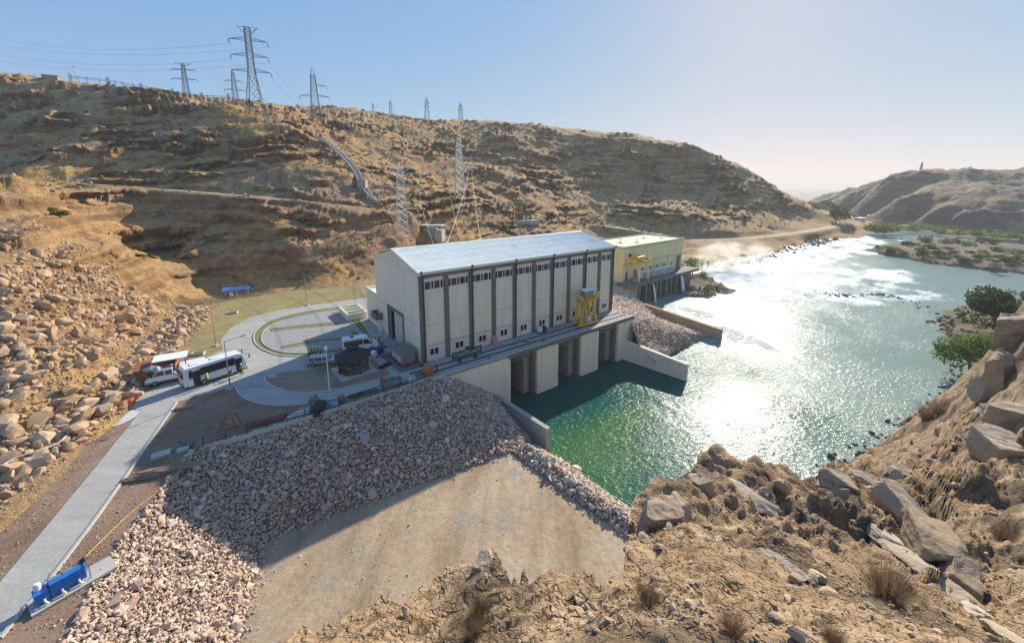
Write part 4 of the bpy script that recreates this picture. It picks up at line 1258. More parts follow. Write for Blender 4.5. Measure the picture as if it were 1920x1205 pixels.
wing_wall('pale concrete wing wall between the riprap slope and the green water', uv(9.9, -5.3), we, 2.05, 2.75, .8, MAT['concrete'])
wr1 = at(1287, 713, WZ)
wing_wall('grey concrete wing wall at the far end of the tailrace deck', uv(43.0, -5.0), wr1, 3.4, 2.4, .8, MAT['wall'])
# sloping kerb along the front wall
kb = MB(); a, b = uv(.6, -5.75, .12), uv(9.9, -5.75, -6.0)
kb.bar(a, b, .5, .35); kb.bar(uv(-1.2, -5.75, .1), a, .5, .3)
tag(kb.build('sloping_kerb', MAT['kerb']), 'pale sloping concrete kerb where the riprap meets the front wall', 'kerb')

# ------------------------------------------------------------------ gantry crane on the deck
gc = tag(empty('gantry_crane', uv(0, 0), BA), 'yellow gantry crane standing on rails on the tailrace deck', 'crane')
YL = MAT['yellow']
feet = [(31.4, -2.1), (35.9, -2.1), (31.4, -3.75), (35.9, -3.75)]
tops = [(32.5, -2.2), (34.8, -2.2), (32.5, -3.65), (34.8, -3.65)]
for (a, b), (c, d) in zip(feet, tops):
    m_ = MB()
    m_.hexa([(a-.22, b-.16, .5), (a+.22, b-.16, .5), (a+.22, b+.16, .5), (a-.22, b+.16, .5)], [(c-.32, d-.2, 5.1), (c+.32, d-.2, 5.1), (c+.32, d+.2, 5.1), (c-.32, d+.2, 5.1)])
    m_.build('leg', YL, gc, bevel=.02)
    w_ = MB(); w_.tube((a-.2, b-.12, .3), (a-.2, b+.12, .3), .17, n=10); w_.tube((a+.25, b-.12, .3), (a+.25, b+.12, .3), .17, n=10); w_.build('wheel', MAT['darksteel'], gc)
for v in (-2.1, -3.75): MB().box(30.9, 36.4, v-.17, v+.17, .38, .72).build('sill_beam', YL, gc)
for u in (32.5, 34.8): MB().box(u-.3, u+.3, -3.85, -2.0, 5.05, 5.6).build('cross_beam', YL, gc)
for v in (-2.2, -3.65): MB().box(31.6, 35.9, v-.2, v+.2, 5.1, 5.75).build('main_girder', YL, gc)
MB().box(31.7, 35.8, -4.4, -1.5, 5.76, 5.84).build('platform', YL, gc)
rl = MB()
for (x, y) in [(31.7+1.02*k, -4.4) for k in range(5)] + [(31.7+1.02*k, -1.5) for k in range(5)] + [(31.7, -2.9), (35.8, -2.9)]: rl.tube((x, y, 5.84), (x, y, 6.75), .035, n=5)
for z in (6.3, 6.74):
    rl.path([(31.7, -4.4, z), (35.8, -4.4, z), (35.8, -1.5, z), (31.7, -1.5, z), (31.7, -4.4, z)], .035, n=5)
rl.build('railing', YL, gc)
ho = MB(); ho.box(32.6, 35.0, -3.7, -2.2, 5.85, 6.9); ho.build('hoist', MAT['steel'], gc, bevel=.05)
hr = MB(); hr.hexa([(32.2, -4.0, 7.15), (35.6, -4.0, 7.15), (35.6, -1.9, 7.15), (32.2, -1.9, 7.15)], [(32.2, -4.0, 7.25), (35.6, -4.0, 7.25), (35.6, -2.95, 7.5), (32.2, -2.95, 7.5)])
hr.hexa([(32.2, -2.95, 7.2), (35.6, -2.95, 7.2), (35.6, -1.9, 7.15), (32.2, -1.9, 7.15)], [(32.2, -2.95, 7.5), (35.6, -2.95, 7.5), (35.6, -1.9, 7.25), (32.2, -1.9, 7.25)])
hr.build('canopy', MAT['roof'], gc)
for (x, y) in ((32.4, -3.9), (35.4, -3.9), (32.4, -2.0), (35.4, -2.0)): MB().tube((x, y, 5.84), (x, y, 7.15), .04, n=5).build('canopy_post', YL, gc)
sg = MB().box(31.45, 31.55, -4.1, -1.8, 5.7, 6.35).build('sign_board', MAT['frame'], gc)
dgl = MB()
for k, (y0, y1) in enumerate(((-3.9, -3.7), (-3.6, -3.45), (-3.35, -3.1), (-3.0, -2.85), (-2.7, -2.5), (-2.4, -2.2))): dgl.box(31.435, 31.449, y0, y1, 5.92, 6.14)
dgl.build('sign_letters', MAT['darksteel'], sg)
ck = MB()
for z in np.arange(.8, 5.0, .35): ck.tube((31.55+.2*z, -3.95, z), (31.85+.2*z, -3.95, z), .03, n=4)
ck.bar((31.6, -3.95, .5), (32.55, -3.95, 5.1), .06); ck.bar((31.95, -3.95, .5), (32.9, -3.95, 5.1), .06)
ck.build('ladder', YL, gc)
MB().tube((33.65, -2.9, 5.8), (33.65, -2.9, 2.2), .03, n=4).build('hoist_rope', MAT['darksteel'], gc)
hk = MB().box(33.5, 33.8, -3.05, -2.75, 1.8, 2.3).build('hook_block', YL, gc)
for a, b in (((31.75, -3.75, 2.0), (35.55, -3.75, 2.0)), ((31.75, -2.1, 2.0), (35.55, -2.1, 2.0))): pass
box(gc, 'control_cabinet', MAT['frame'], 33.9, 34.7, -3.5, -2.6, .05, 1.7)

# ------------------------------------------------------------------ lifting beam
lb = tag(empty('lifting_beam', uv(0, 0), BA), 'black steel truss lifting beam lying on stands on the deck', 'beam')
y = -2.9
for z, n_ in ((.75, 'bottom_chord'), (1.65, 'top_chord')): MB().box(3.8, 9.0, y-.1, y+.1, z, z+.16).build(n_, MAT['darksteel'], lb)
xs = [3.9, 5.15, 6.4, 7.65, 8.9]
for i in range(4):
    a, b = (.83, 1.7) if i % 2 == 0 else (1.7, .83)
    MB().bar((xs[i], y, a), (xs[i+1], y, b), .13).build('diagonal', MAT['darksteel'], lb)
for x in (3.85, 8.95): MB().bar((x, y, .7), (x, y, 1.9), .18).build('end_post', MAT['darksteel'], lb)
for x in (5.0, 7.9):
    m_ = MB(); m_.box(x-.12, x+.12, y-.12, y+.12, .06, .75); m_.box(x-.3, x+.3, y-.3, y+.3, .02, .08); m_.build('stand', MAT['darksteel'], lb)
MB().box(6.1, 6.7, y-.2, y+.2, 1.8, 2.2).build('lifting_eye', MAT['darksteel'], lb)

# odds and ends on the deck
o = MB(); o.hexa([(12.9, -.75, .02), (14.0, -.75, .02), (14.0, -.6, .02), (12.9, -.6, .02)], [(12.9, -.25, 1.5), (13.9, -.25, 1.6), (13.9, -.17, 1.6), (12.9, -.17, 1.5)])
tag(o.build('leaning_board', M('salmon_board', [(.50,.22,.13),(.56,.27,.17)], 2, .8), None, uv(0, 0), BA), 'salmon coloured board leaning on a dark pilaster of the powerhouse', 'board')
cu = tag(empty('compressor_unit', uv(23.5, -1.0), BA), 'small white compressor with black reel by the long wall of the powerhouse', 'compressor')
MB().box(-.6, .2, -.35, .35, .3, 1.2).build('housing', MAT['frame'], cu, bevel=.05)
MB().tube((.75, -.3, .75), (.75, .3, .75), .5, n=14).build('reel', MAT['black'], cu)
fr = MB(); fr.box(-.7, 1.3, -.4, -.32, .02, .3); fr.box(-.7, 1.3, .32, .4, .02, .3); fr.build('skid', MAT['darksteel'], cu)
hz_ = MB(); hz_.path([uv(25.5, -1.2, .08), uv(26.5, -1.0, .06), uv(27.4, -1.3, .06), uv(27.9, -.6, .06), uv(28.2, -.4, .6)], .05, 6)
tag(hz_.build('cable_bundle', MAT['black']), 'black cable trailing along the deck from the compressor', 'cable')
wl = MB(); wl.path([uv(17.4, -2.0, .12), uv(18.2, -2.6, .12), uv(19.3, -4.0, .12)], .05, 5); wl.box(*[0]*6) if False else None
tag(wl.build('deck_hose', MAT['darksteel']), 'thin dark hose crossing between the deck rails', 'hose')
tr = MB()
for a, b in (((0, 0, 0), (.45, 0, .8)), ((.9, 0, 0), (.45, 0, .8)), ((0, 0, 0.03), (.9, 0, .03))): tr.bar(a, b, .07)
tag(tr.build('warning_triangle', MAT['red'], None, uv(20.6, -4.6, .02), BA), 'small red warning triangle on the edge of the deck', 'sign')
rg = MB()
for k in range(12):
    a0, a1 = k*math.pi/6, (k+1)*math.pi/6
    rg.tube((.28*math.cos(a0), 0, .32+.28*math.sin(a0)), (.28*math.cos(a1), 0, .32+.28*math.sin(a1)), .06, n=5)
tag(rg.build('mooring_ring', MAT['darksteel'], None, uv(9.3, -4.8, .03), BA+.4), 'dark steel ring standing by the deck kerb', 'ring')

# ------------------------------------------------------------------ genset, pump and mat by the gable
gs = tag(empty('generator_set', uv(-1.95, 3.1), BA), 'grey generator canopy on a red skid at the corner of the powerhouse', 'generator')
rd = MB(); rd.box(-1.2, 1.3, -2.5, 2.7, .05, .3); rd.build('skid', MAT['red'], gs)
cb = MB(); cb.hexa([(-1.0, -2.2, .3), (1.2, -2.2, .3), (1.2, 2.2, .3), (-1.0, 2.2, .3)], [(-1.0, -2.2, 1.75), (1.2, -2.2, 2.0), (1.2, 2.2, 2.0), (-1.0, 2.2, 1.75)]); cb.build('housing', MAT['steel'], gs, bevel=.04)
rf = MB(); rf.hexa([(-1.3, -2.5, 1.8), (1.3, -2.5, 2.1), (1.3, 2.5, 2.1), (-1.3, 2.5, 1.8)], [(-1.3, -2.5, 1.9), (1.3, -2.5, 2.2), (1.3, 2.5, 2.2), (-1.3, 2.5, 1.9)]); rf.build('canopy', MAT['trim'], gs)
for y in (-1.4, -.1, 1.2): MB().box(-1.06, -1.005, y-.45, y+.45, .5, 1.5).build('side_panel', MAT['frame'], gs)
bp = tag(empty('blue_pump', uv(-4.2, 7.6), BA+.6), 'dark blue pump on a skid in front of the gate', 'pump')
m_ = MB(); m_.tube((-.8, 0, .75), (.6, 0, .75), .5, n=14); m_.build('motor', M('navy_paint', [(.02,.03,.12),(.03,.045,.17)], 2, .5, obj=True), bp, smooth=False)
m_ = MB(); m_.tube((-1.2, -.3, .6), (-1.2, .3, .6), .55, n=14); m_.build('flywheel', MAT['white'], bp)
MB().path([(.6, 0, .9), (1.3, 0, 1.0), (1.8, -.2, .5)], .16, 8).build('hose', MAT['red'], bp)
MB().box(-1.3, .9, -.5, .5, .05, .25).build('skid', MAT['trim'], bp)
bt = MB(); bt.hexa([(-1.0, -.5, .05), (1.0, -.5, .05), (1.0, .5, .05), (-1.0, .5, .05)], [(-.9, -.4, .35), (.9, -.4, .35), (.9, .4, .35), (-.9, .4, .35)]); bt.box(-.6, .3, -.25, .2, .35, .45)
tag(bt.build('black_trough', MAT['black'], None, uv(-4.9, 2.6, .02), BA+.5, bevel=.06), 'low black trough lying on the dark gravel pad', 'trough')
# walled tank yard behind the annex
ty = tag(empty('basin', uv(-1.9, 30.5), BA), 'low pale concrete basin wall beside the annex', 'basin')
for b in ((-2, 2, -3.0, -2.75), (-2, 2, 3.75, 4.0), (-2, -1.75, -2.75, 3.75), (1.75, 2, -2.75, 3.75)): MB().box(*b, 0.02, 1.5).build('basin_wall', MAT['wall'], ty)
for y in (-.6, 1.6): MB().box(-1.74, 1.74, y, y+.2, 1.1, 1.45).build('brace', MAT['frame'], ty)
# ------------------------------------------------------------------ old cream powerhouse
OO = at(1188.7, 533.5, 6.0); _r = at(1307, 502.7, 6.0)
OA = math.atan2(_r.y-OO.y, _r.x-OO.x)
def ouv(u, v, z=0.0):
    return Vector((OO.x + u*math.cos(OA) - v*math.sin(OA), OO.y + u*math.sin(OA) + v*math.cos(OA), 6.0+z))
op = tag(empty('old_powerhouse', OO, OA), 'cream painted flat-roofed powerhouse farther down the river, with white cooling units', 'building')
FV, BV, OH = 4.7, 20.0, 10.3
box(op, 'wall', MAT['cream'], .5, 36.6, FV, BV, -3, OH)
box(op, 'roof', MAT['creamroof'], .3, 36.8, FV-.2, BV+.2, OH+.003, OH+.4)
pp_ = MB()
for b in ((.1, 37, FV-.45, FV-.2), (.1, 37, BV+.2, BV+.45), (.1, .35, FV-.2, BV+.2), (36.75, 37, FV-.2, BV+.2)): pp_.box(*b, OH-.1, OH+.75)
pp_.build('parapet', MAT['creamroof'], op)
box(op, 'string_course', MAT['creamroof'], .4, 36.7, FV-.3, FV-.002, 5.0, 5.45)
for u in np.linspace(.8, 36.3, 9): box(op, 'pilaster', MAT['cream'], u-.35, u+.35, FV-.22, FV-.001, -1, 4.99)
for u in np.linspace(.8, 36.3, 9): box(op, 'pilaster', MAT['cream'], u-.3, u+.3, FV-.16, FV-.001, 5.46, OH-.1)
for u in (2.6, 7.2, 11.4, 15.8, 20.2, 24.6, 29.6):
    w = MB(); w.box(u-.55, u+.55, FV-.10, FV-.0015, 1.0 if u > 3 else 0, 3.1); wo = w.build('window', MAT['creamroof'], op)
    box(wo, 'pane', MAT['glass'], u-.42, u+.42, FV-.13, FV-.101, 1.1 if u > 3 else .1, 2.95)
wo = box(op, 'window', MAT['creamroof'], 3.2, 4.7, FV-.1, FV-.0015, 7.5, 8.5); box(wo, 'pane', MAT['glass'], 3.35, 4.55, FV-.13, FV-.101, 7.6, 8.4)
box(op, 'door', MAT['trim'], 33.0, 35.4, FV-.12, FV-.0015, 0.05, 4.7)
for (u, v) in ((9, 12), (14, 9), (26, 14), (31, 10)):
    m_ = MB(); m_.tube((u, v, OH+.4), (u, v, OH+1.6), .06, n=5); m_.bar((u-.9, v, OH+1.3), (u+.9, v+.4, OH+1.9), .12); m_.box(u-.4, u+.4, v-.4, v+.4, OH+.4, OH+.75); m_.build('roof_vent', MAT['steel'], op)
box(op, 'deck', MAT['oldcon'], -2.5, 40.5, -.4, FV-.25, -.9, 0)
box(op, 'retaining_wall', MAT['brownwall'], -2.6, 2.4, .1, 12, -9, -.91)
box(op, 'back_wall', MAT['oldcon'], 2.41, 33, 3.0, 4.2, -9, -.91)
box(op, 'end_wall', MAT['oldcon'], 28.6, 36.5, .6, 6, -9, -.91)
for i, u in enumerate((3.2, 6.4, 9.0, 12.2, 15.4, 18.6, 21.8, 25.0, 28.2)):
    box(op, 'pier', MAT['oldcon'], u-.55, u+.55, -.15 - (.3 if i % 2 else 0), 3.0, -9, -.92)
for u0, u1 in ((12.9, 14.8), (16.1, 18.0), (19.3, 21.2), (22.5, 24.4)):
    g_ = MB()
    for z in np.arange(-6.6, -1.2, .62): g_.box(u0, u1, 1.4, 1.6, z, z+.2)
    g_.build('gate_grille', MAT['rust'], op)
for i, (u0, u1, v0, h) in enumerate(((8.0, 13.2, 2.4, 2.4), (14.2, 19.8, 1.9, 2.5), (20.4, 26.4, 1.9, 2.5))):
    u_ = tag(empty('cooling_unit', ouv(u0, v0), OA), ['shortest white louvred cooling unit on the old powerhouse deck, nearest the yellow crane', 'middle white louvred cooling unit on the old powerhouse deck', 'white louvred cooling unit on the old powerhouse deck, farthest from the yellow crane'][i], 'cooling unit', 'cooling units on the old powerhouse deck')
    MB().box(0, u1-u0, 0, 2.0, .15, h).build('housing', MAT['frame'], u_, bevel=.05)
    n = 9
    for k in range(n): MB().box(.15+(u1-u0-.3)*k/n, .15+(u1-u0-.3)*(k+.55)/n, -.07, -.001, .4, h-.25).build('louvre', MAT['steel'], u_)
    MB().box(-.05, u1-u0+.05, .05, 1.95, .001, .149).build('base', MAT['darksteel'], u_)
oc = tag(empty('small_gantry', ouv(0, 0), OA), 'small yellow gantry frame on the deck of the old cream powerhouse', 'crane')
for (u, v) in ((4.4, 1.2), (9.4, 1.2)): MB().box(u-.2, u+.2, v-.2, v+.2, .001, 5.8).build('leg', MAT['cream'], oc)
MB().box(1.0, 10.2, .8, 1.6, 5.8, 6.5).build('girder', MAT['yellow'], oc)
for u in (1.4, 5.0, 9.2): MB().box(u-.25, u+.25, .8, 4.4, 6.5, 6.9).build('cross_beam', MAT['yellow'], oc)
MB().box(3.6, 7.5, 1.4, 3.6, 6.9, 7.9).build('trolley', MAT['yellow'], oc, bevel=.05)
for k, (u, v) in enumerate(((2.6, 1.2), (4.9, 2.8))):
    a_ = tag(empty('pump_unit', ouv(u, v), OA), ['grey pump unit at the near corner of the old powerhouse deck', 'grey pump unit behind the leg of the small yellow gantry'][k], 'pump', 'pump units on the old deck')
    MB().box(0, 1.6, 0, 1.0, .001, 1.1).build('housing', MAT['steel'], a_, bevel=.05); MB().tube((.8, .5, 1.1), (.8, .5, 1.6), .3, n=10).build('motor', MAT['trim'], a_)
# water falling from the old outlets
MAT['foam'] = M('falling_water', [(.62,.68,.68),(.8,.84,.83)], 1.5, .5, .6, 4, .1)
for k, (u, w_, v0) in enumerate(((27.0, 1.1, -.6), (9.6, .6, -.4))):
    vs, fs = [], []
    for i in range(9):
        s = i/8; v = v0 - 1.5*s; z = -1.0 - 6.2*s*s
        for j in range(5):
            vs.append((u + (j/4-.5)*w_*(1+.9*s) + .06*math.sin(j*3+i), v - .25*math.sin(math.pi*j/4), z))
    for i in range(8):
        for j in range(4): fs.append((i*5+j, i*5+j+1, (i+1)*5+j+1, (i+1)*5+j))
    o = MB().add(vs, fs).build('water_jet', MAT['foam'], None, OO, OA, smooth=True)
    sl_ = o.modifiers.new('thickness', 'SOLIDIFY'); sl_.thickness = .12
    tag(o, ['wide white water jet falling from the old powerhouse end bay', 'thin white water jet between the old powerhouse piers'][k], 'water jet')
bw0, bw1 = at(1196, 585, WZ), at(1352, 637, WZ)
wing_wall('buff concrete training wall running out into the river', bw0, bw1, 2.3, 1.7, .9, MAT['brownwall'])

# ------------------------------------------------------------------ vehicles
def htop(base, py):
    k = (PPY-py)/FOC
    return CZ + (k*base.y*CP - base.y*SP)/(CP + k*SP)

def vehicle(name, label, loc, head, prof, W_, belt, roof, inset, side_win, quads, wheels, paint_m, trim_h=.35, extra=None, wr=.36):
    t = tag(empty(name, loc, head), label, name.split('_')[-1])
    n = len(prof)
    def yy(z): return W_/2 - inset*min(1, max(0, (z-belt)/(roof-belt)))
    lo = [(x, -yy(z), z) for x, z in prof]; hi = [(x, yy(z), z) for x, z in prof]
    MB().hexa(lo, hi).build('body', paint_m, t, bevel=.07)
    xs = [p[0] for p in prof]
    for s in (-1, 1):
        for k, w in enumerate(side_win):
            a = [(x, s*(yy(z)+.006), z) for x, z in w]; b = [(x, s*(yy(z)+.03), z) for x, z in w]
            MB().hexa(a, b).build('side_window', MAT['glass'], t)
        MB().box(min(xs)+.1, max(xs)-.1, s*(W_/2)-(.03 if s > 0 else -.004), s*(W_/2)+(.004+.02 if s > 0 else .0)-(0 if s > 0 else .02), trim_h, trim_h+.14).build('side_trim', MAT['pipe'], t)
    for nm, (x0, z0), (x1, z1) in quads:
        d = Vector((x1-x0, z1-z0)); nn = Vector((-d.y, d.x)).normalized()
        if nm == 'windscreen' and nn.x < 0: nn = -nn
        if nm != 'windscreen' and nn.x > 0: nn = -nn
        a = [(x0, -(yy(z0)-.1), z0), (x0, yy(z0)-.1, z0), (x1, yy(z1)-.1, z1), (x1, -(yy(z1)-.1), z1)]
        MB().hexa([(p[0]+nn.x*.008, p[1], p[2]+nn.y*.008) for p in a], [(p[0]+nn.x*.035, p[1], p[2]+nn.y*.035) for p in a]).build(nm, MAT['glass'], t)
    for x in wheels:
        for s in (-1, 1):
            y0 = s*(W_/2-.20); y1 = s*(W_/2+.025)
            ty_ = MB().tube((x, y0, wr), (x, y1, wr), wr, n=18).build('wheel', MAT['tyre'], t)
            MB().tube((x, y1-.0, wr), (x, y1+s*.012, wr), wr*.58, n=14).build('rim', MAT['steel'], ty_)
    fx, rx = max(xs), min(xs)
    for s in (-1, 1):
        MB().box(fx-.08, fx+.02, s*W_*.36-.16, s*W_*.36+.16, .72, .92).build('headlight', MAT['insul'], t)
        MB().box(rx-.02, rx+.06, s*W_*.40-.09, s*W_*.40+.09, .8, 1.15).build('tail_light', MAT['red'], t)
    MB().box(fx-.12, fx+.06, -W_/2+.04, W_/2-.04, .32, .58).build('bumper', MAT['trim'], t, bevel=.04)
    MB().box(rx-.06, rx+.12, -W_/2+.04, W_/2-.04, .36, .6).build('bumper', MAT['trim'], t, bevel=.04)
    if extra: extra(t)
    return t

bus_h = math.radians(55)
bd = Vector((math.cos(bus_h), math.sin(bus_h))); bn = Vector((-bd.y, bd.x))
bm_ = at(411, 712)
def bus_extra(t):
    for (x0, x1) in ((-2.75, -1.95), (2.35, 3.2)): MB().box(x0, x1, -1.175, -1.06, .38, 2.3).build('doorway', MAT['black'], t)  # black boxes on the side paint in the unlit bus interior
    MB().box(-3.35, -2.78, -1.22, -1.16, .4, 1.2).build('door_leaf', MAT['white'], t)
    MB().box(1.75, 2.32, -1.24, -1.17, .42, 1.25).build('door_leaf', MAT['white'], t)
    for s in (-1, 1):
        m_ = MB(); m_.path([(3.7, s*1.0, 2.55), (4.15, s*1.2, 2.6), (4.2, s*1.25, 2.35)], .04, 5); m_.box(4.12, 4.22, s*1.25-.12, s*1.25+.12, 1.95, 2.4); m_.build('mirror', MAT['black'], t)
    for x in (-2.2, .2): MB().box(x-.5, x+.5, -.35, .35, 2.95, 3.06).build('roof_hatch', MAT['white'], t, bevel=.03)
vehicle('midi_bus', 'white midibus with its doors open, parked on the paving', (bm_.x+bn.x*1.2-bd.x*.1, bm_.y+bn.y*1.2-bd.y*.1, DZ), bus_h,
        [(-3.75,.35),(3.7,.35),(3.8,.9),(3.72,1.5),(3.3,2.8),(2.9,2.95),(-3.5,2.95),(-3.72,2.7),(-3.8,1.2)], 2.3, 1.4, 2.95, .14,
        [[(-3.2,1.5),(-2.8,1.5),(-2.8,2.55),(-3.1,2.55)],[(-1.9,1.5),(2.3,1.5),(2.3,2.55),(-1.9,2.55)]],
        [('windscreen', (3.70,1.5), (3.33,2.68)), ('rear_window', (-3.79,1.6), (-3.73,2.6))], (-2.2+.6, 2.0-.3), MAT['white'], extra=bus_extra, wr=.42)
vh = math.radians(25.5); vd = Vector((math.cos(vh), math.sin(vh))); vn = Vector((-vd.y, vd.x)); vm = at(677, 660)
def van_extra(t):
    MB().box(-1.5, -.9, -.3, .3, 2.52, 2.62).build('roof_hatch', MAT['black'], t)
    for s in (-1, 1): MB().box(1.65, 1.8, s*1.12-.1, s*1.12+.1, 1.3, 1.6).build('mirror', MAT['black'], t)
vehicle('passenger_van', 'white minibus van parked in front of the powerhouse gate', (vm.x+vn.x*1.0, vm.y+vn.y*1.0, DZ), vh,
        [(-2.75,.35),(2.75,.35),(2.85,.7),(2.7,1.1),(1.95,1.32),(1.25,2.3),(.85,2.5),(-2.5,2.52),(-2.75,2.3)], 2.0, 1.2, 2.5, .2,
        [[(-2.5,1.35),(.35,1.35),(.35,2.15),(-2.45,2.15)],[(.5,1.35),(1.7,1.35),(1.15,2.12),(.5,2.12)]],
        [('windscreen', (1.9,1.36), (1.3,2.24)), ('rear_window', (-2.75,1.4), (-2.72,2.2))], (-1.75, 1.75), MAT['white'], extra=van_extra)
ch = math.radians(12); cd_ = Vector((math.cos(ch), math.sin(ch))); cn = Vector((-cd_.y, cd_.x)); cm = at(605, 687)
vehicle('estate_car', 'silver estate car parked beside the gazebo island', (cm.x+cn.x*.9, cm.y+cn.y*.9, DZ+.02), ch,
        [(-2.3,.3),(2.25,.3),(2.32,.62),(2.15,.82),(1.25,.95),(.45,1.46),(.2,1.52),(-1.9,1.5),(-2.2,1.05),(-2.33,.9)], 1.78, .92, 1.5, .2,
        [[(-2.0,1.0),(-1.2,1.0),(-1.2,1.38),(-1.85,1.38)],[(-1.1,1.0),(-.1,1.0),(-.1,1.4),(-1.1,1.4)],[(0,1.0),(1.0,1.0),(.4,1.4),(0,1.4)]],
        [('windscreen', (1.2,.98), (.48,1.44)), ('rear_window', (-2.18,1.06), (-1.93,1.45))], (-1.35, 1.4), MAT['silver'], .32, None, .31)
ph_ = math.radians(214); pd_ = Vector((math.cos(ph_), math.sin(ph_))); pm = at(322, 718)
def truck_extra(t):
    for b in ((-2.9, -.35, -1.0, -.94), (-2.9, -.35, .94, 1.0), (-2.9, -2.84, -.94, .94), (-.41, -.35, -.94, .94)): MB().box(*b, 1.0, 1.45).build('bed_side', MAT['white'], t)
    MB().box(-2.9, -.35, -1.0, 1.0, .9, .999).build('bed', MAT['steel'], t)
    for s in (-1, 1): MB().box(1.95, 2.1, s*1.1-.1, s*1.1+.1, 1.35, 1.65).build('mirror', MAT['black'], t)
vehicle('dropside_truck', 'white crew-cab dropside truck parked nose to the boulders', (pm.x+.5*-pd_.y*-1.9, pm.y+.9, DZ), ph_,
        [(-2.9,.5),(2.75,.35),(2.85,.75),(2.7,1.1),(2.1,1.3),(1.45,2.05),(1.1,2.18),(-.2,2.15),(-.3,1.0),(-2.9,.9)], 1.95, 1.2, 2.15, .16,
        [[(-.1,1.35),(.6,1.35),(.6,1.92),(-.1,1.92)],[(.75,1.35),(1.85,1.35),(1.4,1.92),(.75,1.92)]],
        [('windscreen', (2.08,1.34), (1.5,2.0)), ('rear_window', (-.29,1.4), (-.22,2.0))], (-1.8, 1.8), MAT['white'], .45, truck_extra)
sm_ = at(372, 699); sh_ = math.radians(36)
vehicle('offroad_wagon', 'white off-road wagon parked behind the bus', (sm_.x, sm_.y+.6, DZ), sh_,
        [(-2.5,.45),(2.4,.45),(2.5,.9),(2.35,1.1),(1.2,1.2),(.6,1.82),(.3,1.9),(-2.35,1.88),(-2.5,1.2)], 1.85, 1.15, 1.88, .18,
        [[(-2.2,1.25),(-1.1,1.25),(-1.1,1.72),(-2.15,1.72)],[(-1.0,1.25),(-.1,1.25),(-.1,1.74),(-1.0,1.74)],[(0,1.25),(1.0,1.25),(.5,1.74),(0,1.74)]],
        [('windscreen', (1.16,1.24), (.62,1.8)), ('rear_window', (-2.5,1.3), (-2.38,1.78))], (-1.5, 1.5), MAT['white'], .48, None, .38)

# ------------------------------------------------------------------ people
def person_meshes():
    out = []
    for pose in (0, 1):
        J = {'pelvis':(0,0,.94),'waist':(0,0,1.08),'chest':(0,.01,1.30),'neck':(0,0,1.49),'head':(0,.02,1.62),'crown':(0,.01,1.72),
             'hipl':(.10,0,.90),'kneel':(.11,.03,.49),'ankl':(.11,-.02,.09),'toel':(.13,.13,.04),
             'hipr':(-.10,0,.90),'kneer':(-.12,.03,.49),'ankr':(-.12,-.02,.09),'toer':(-.14,.13,.04),
             'shl':(.19,0,1.43),'ell':(.27,-.02,1.16),'wrl':(.25,.10,.92),'shr':(-.19,0,1.43),'elr':(-.27,-.02,1.16),'wrr':(-.25,.10,.92)}
        if pose: J.update({'elr':(-.30,.05,1.19),'wrr':(-.16,.26,1.24),'kneel':(.12,.10,.50),'ankl':(.12,.10,.09),'toel':(.14,.25,.04),'ankr':(-.12,-.12,.09),'toer':(-.13,.03,.04)})
        R_ = {'pelvis':.14,'waist':.135,'chest':.16,'neck':.06,'head':.10,'crown':.075,'hip':.105,'knee':.068,'ank':.05,'toe':.045,'sh':.075,'el':.05,'wr':.036}
        E_ = [('pelvis','waist'),('waist','chest'),('chest','neck'),('neck','head'),('head','crown')]
        for s in 'lr': E_ += [('pelvis','hip'+s),('hip'+s,'knee'+s),('knee'+s,'ank'+s),('ank'+s,'toe'+s),('chest','sh'+s),('sh'+s,'el'+s),('el'+s,'wr'+s)]
        names = list(J)
        V = [J[k] for k in names]; rad = [R_[k] if k in R_ else R_[k[:-1]] for k in names]
        E = [(names.index(a), names.index(b)) for a, b in E_]
        for s, sg_ in (('l', 1), ('r', -1)):
            w = Vector(J['wr'+s]); e = Vector(J['el'+s]); d = (w-e).normalized()
            pa = len(V); V.append(tuple(w+d*.08)); rad.append(.034); E.append((names.index('wr'+s), pa))
            sd_ = d.cross(Vector((0, 0, 1))); sd_ = sd_.normalized() if sd_.length > .2 else Vector((0, 1, 0))
            for k, ln in ((-1.5, .075), (-.5, .09), (.5, .085), (1.5, .065)):
                q = len(V); V.append(tuple(w+d*.10+sd_*k*.018)); rad.append(.010); V.append(tuple(w+d*(.10+ln)+sd_*k*.02)); rad.append(.008); E += [(pa, q), (q, q+1)]
            q = len(V); V.append(tuple(w+d*.06+sd_*.05)); rad.append(.011); E.append((pa, q))
        me = bpy.data.meshes.new('body'); me.from_pydata(V, E, [])
        o = bpy.data.objects.new('body', me); COL.objects.link(o)
        md = o.modifiers.new('skin', 'SKIN'); sb = o.modifiers.new('sub', 'SUBSURF'); sb.levels = sb.render_levels = 1
        for i, sv in enumerate(me.skin_vertices[0].data): sv.radius = (rad[i], rad[i]); sv.use_root = (i == 0)
        dg = bpy.context.evaluated_depsgraph_get()
        ev = bpy.data.meshes.new_from_object(o.evaluated_get(dg))
        bpy.data.objects.remove(o)
        ev.materials.clear()
        for k in ('cloth', 'skin', 'cloth'): ev.materials.append(MAT[k])
        for p in ev.polygons:
            z = p.center.z; x = abs(p.center.x)
            p.material_index = 1 if (z > 1.5 or (x > .2 and z < .93) or (pose and p.center.y > .22 and z > 1.0)) else 0
            p.use_smooth = True
        out.append(ev)
    return out
PB = person_meshes()
def vest_mesh():
    m_ = MB(); m_.lathe([(.165, .98), (.175, 1.1), (.195, 1.3), (.20, 1.40), (.13, 1.47)], 12); me = m_.mesh('vest', MAT['vest'], True)
    for v in me.vertices: v.co.y *= .78
    return me
def helm_mesh():
    m_ = MB(); m_.lathe([(.15, 1.675), (.15, 1.69), (.125, 1.695), (.12, 1.75), (.08, 1.80), (.02, 1.82)], 12); return m_.mesh('helmet', MAT['helmet'], True)
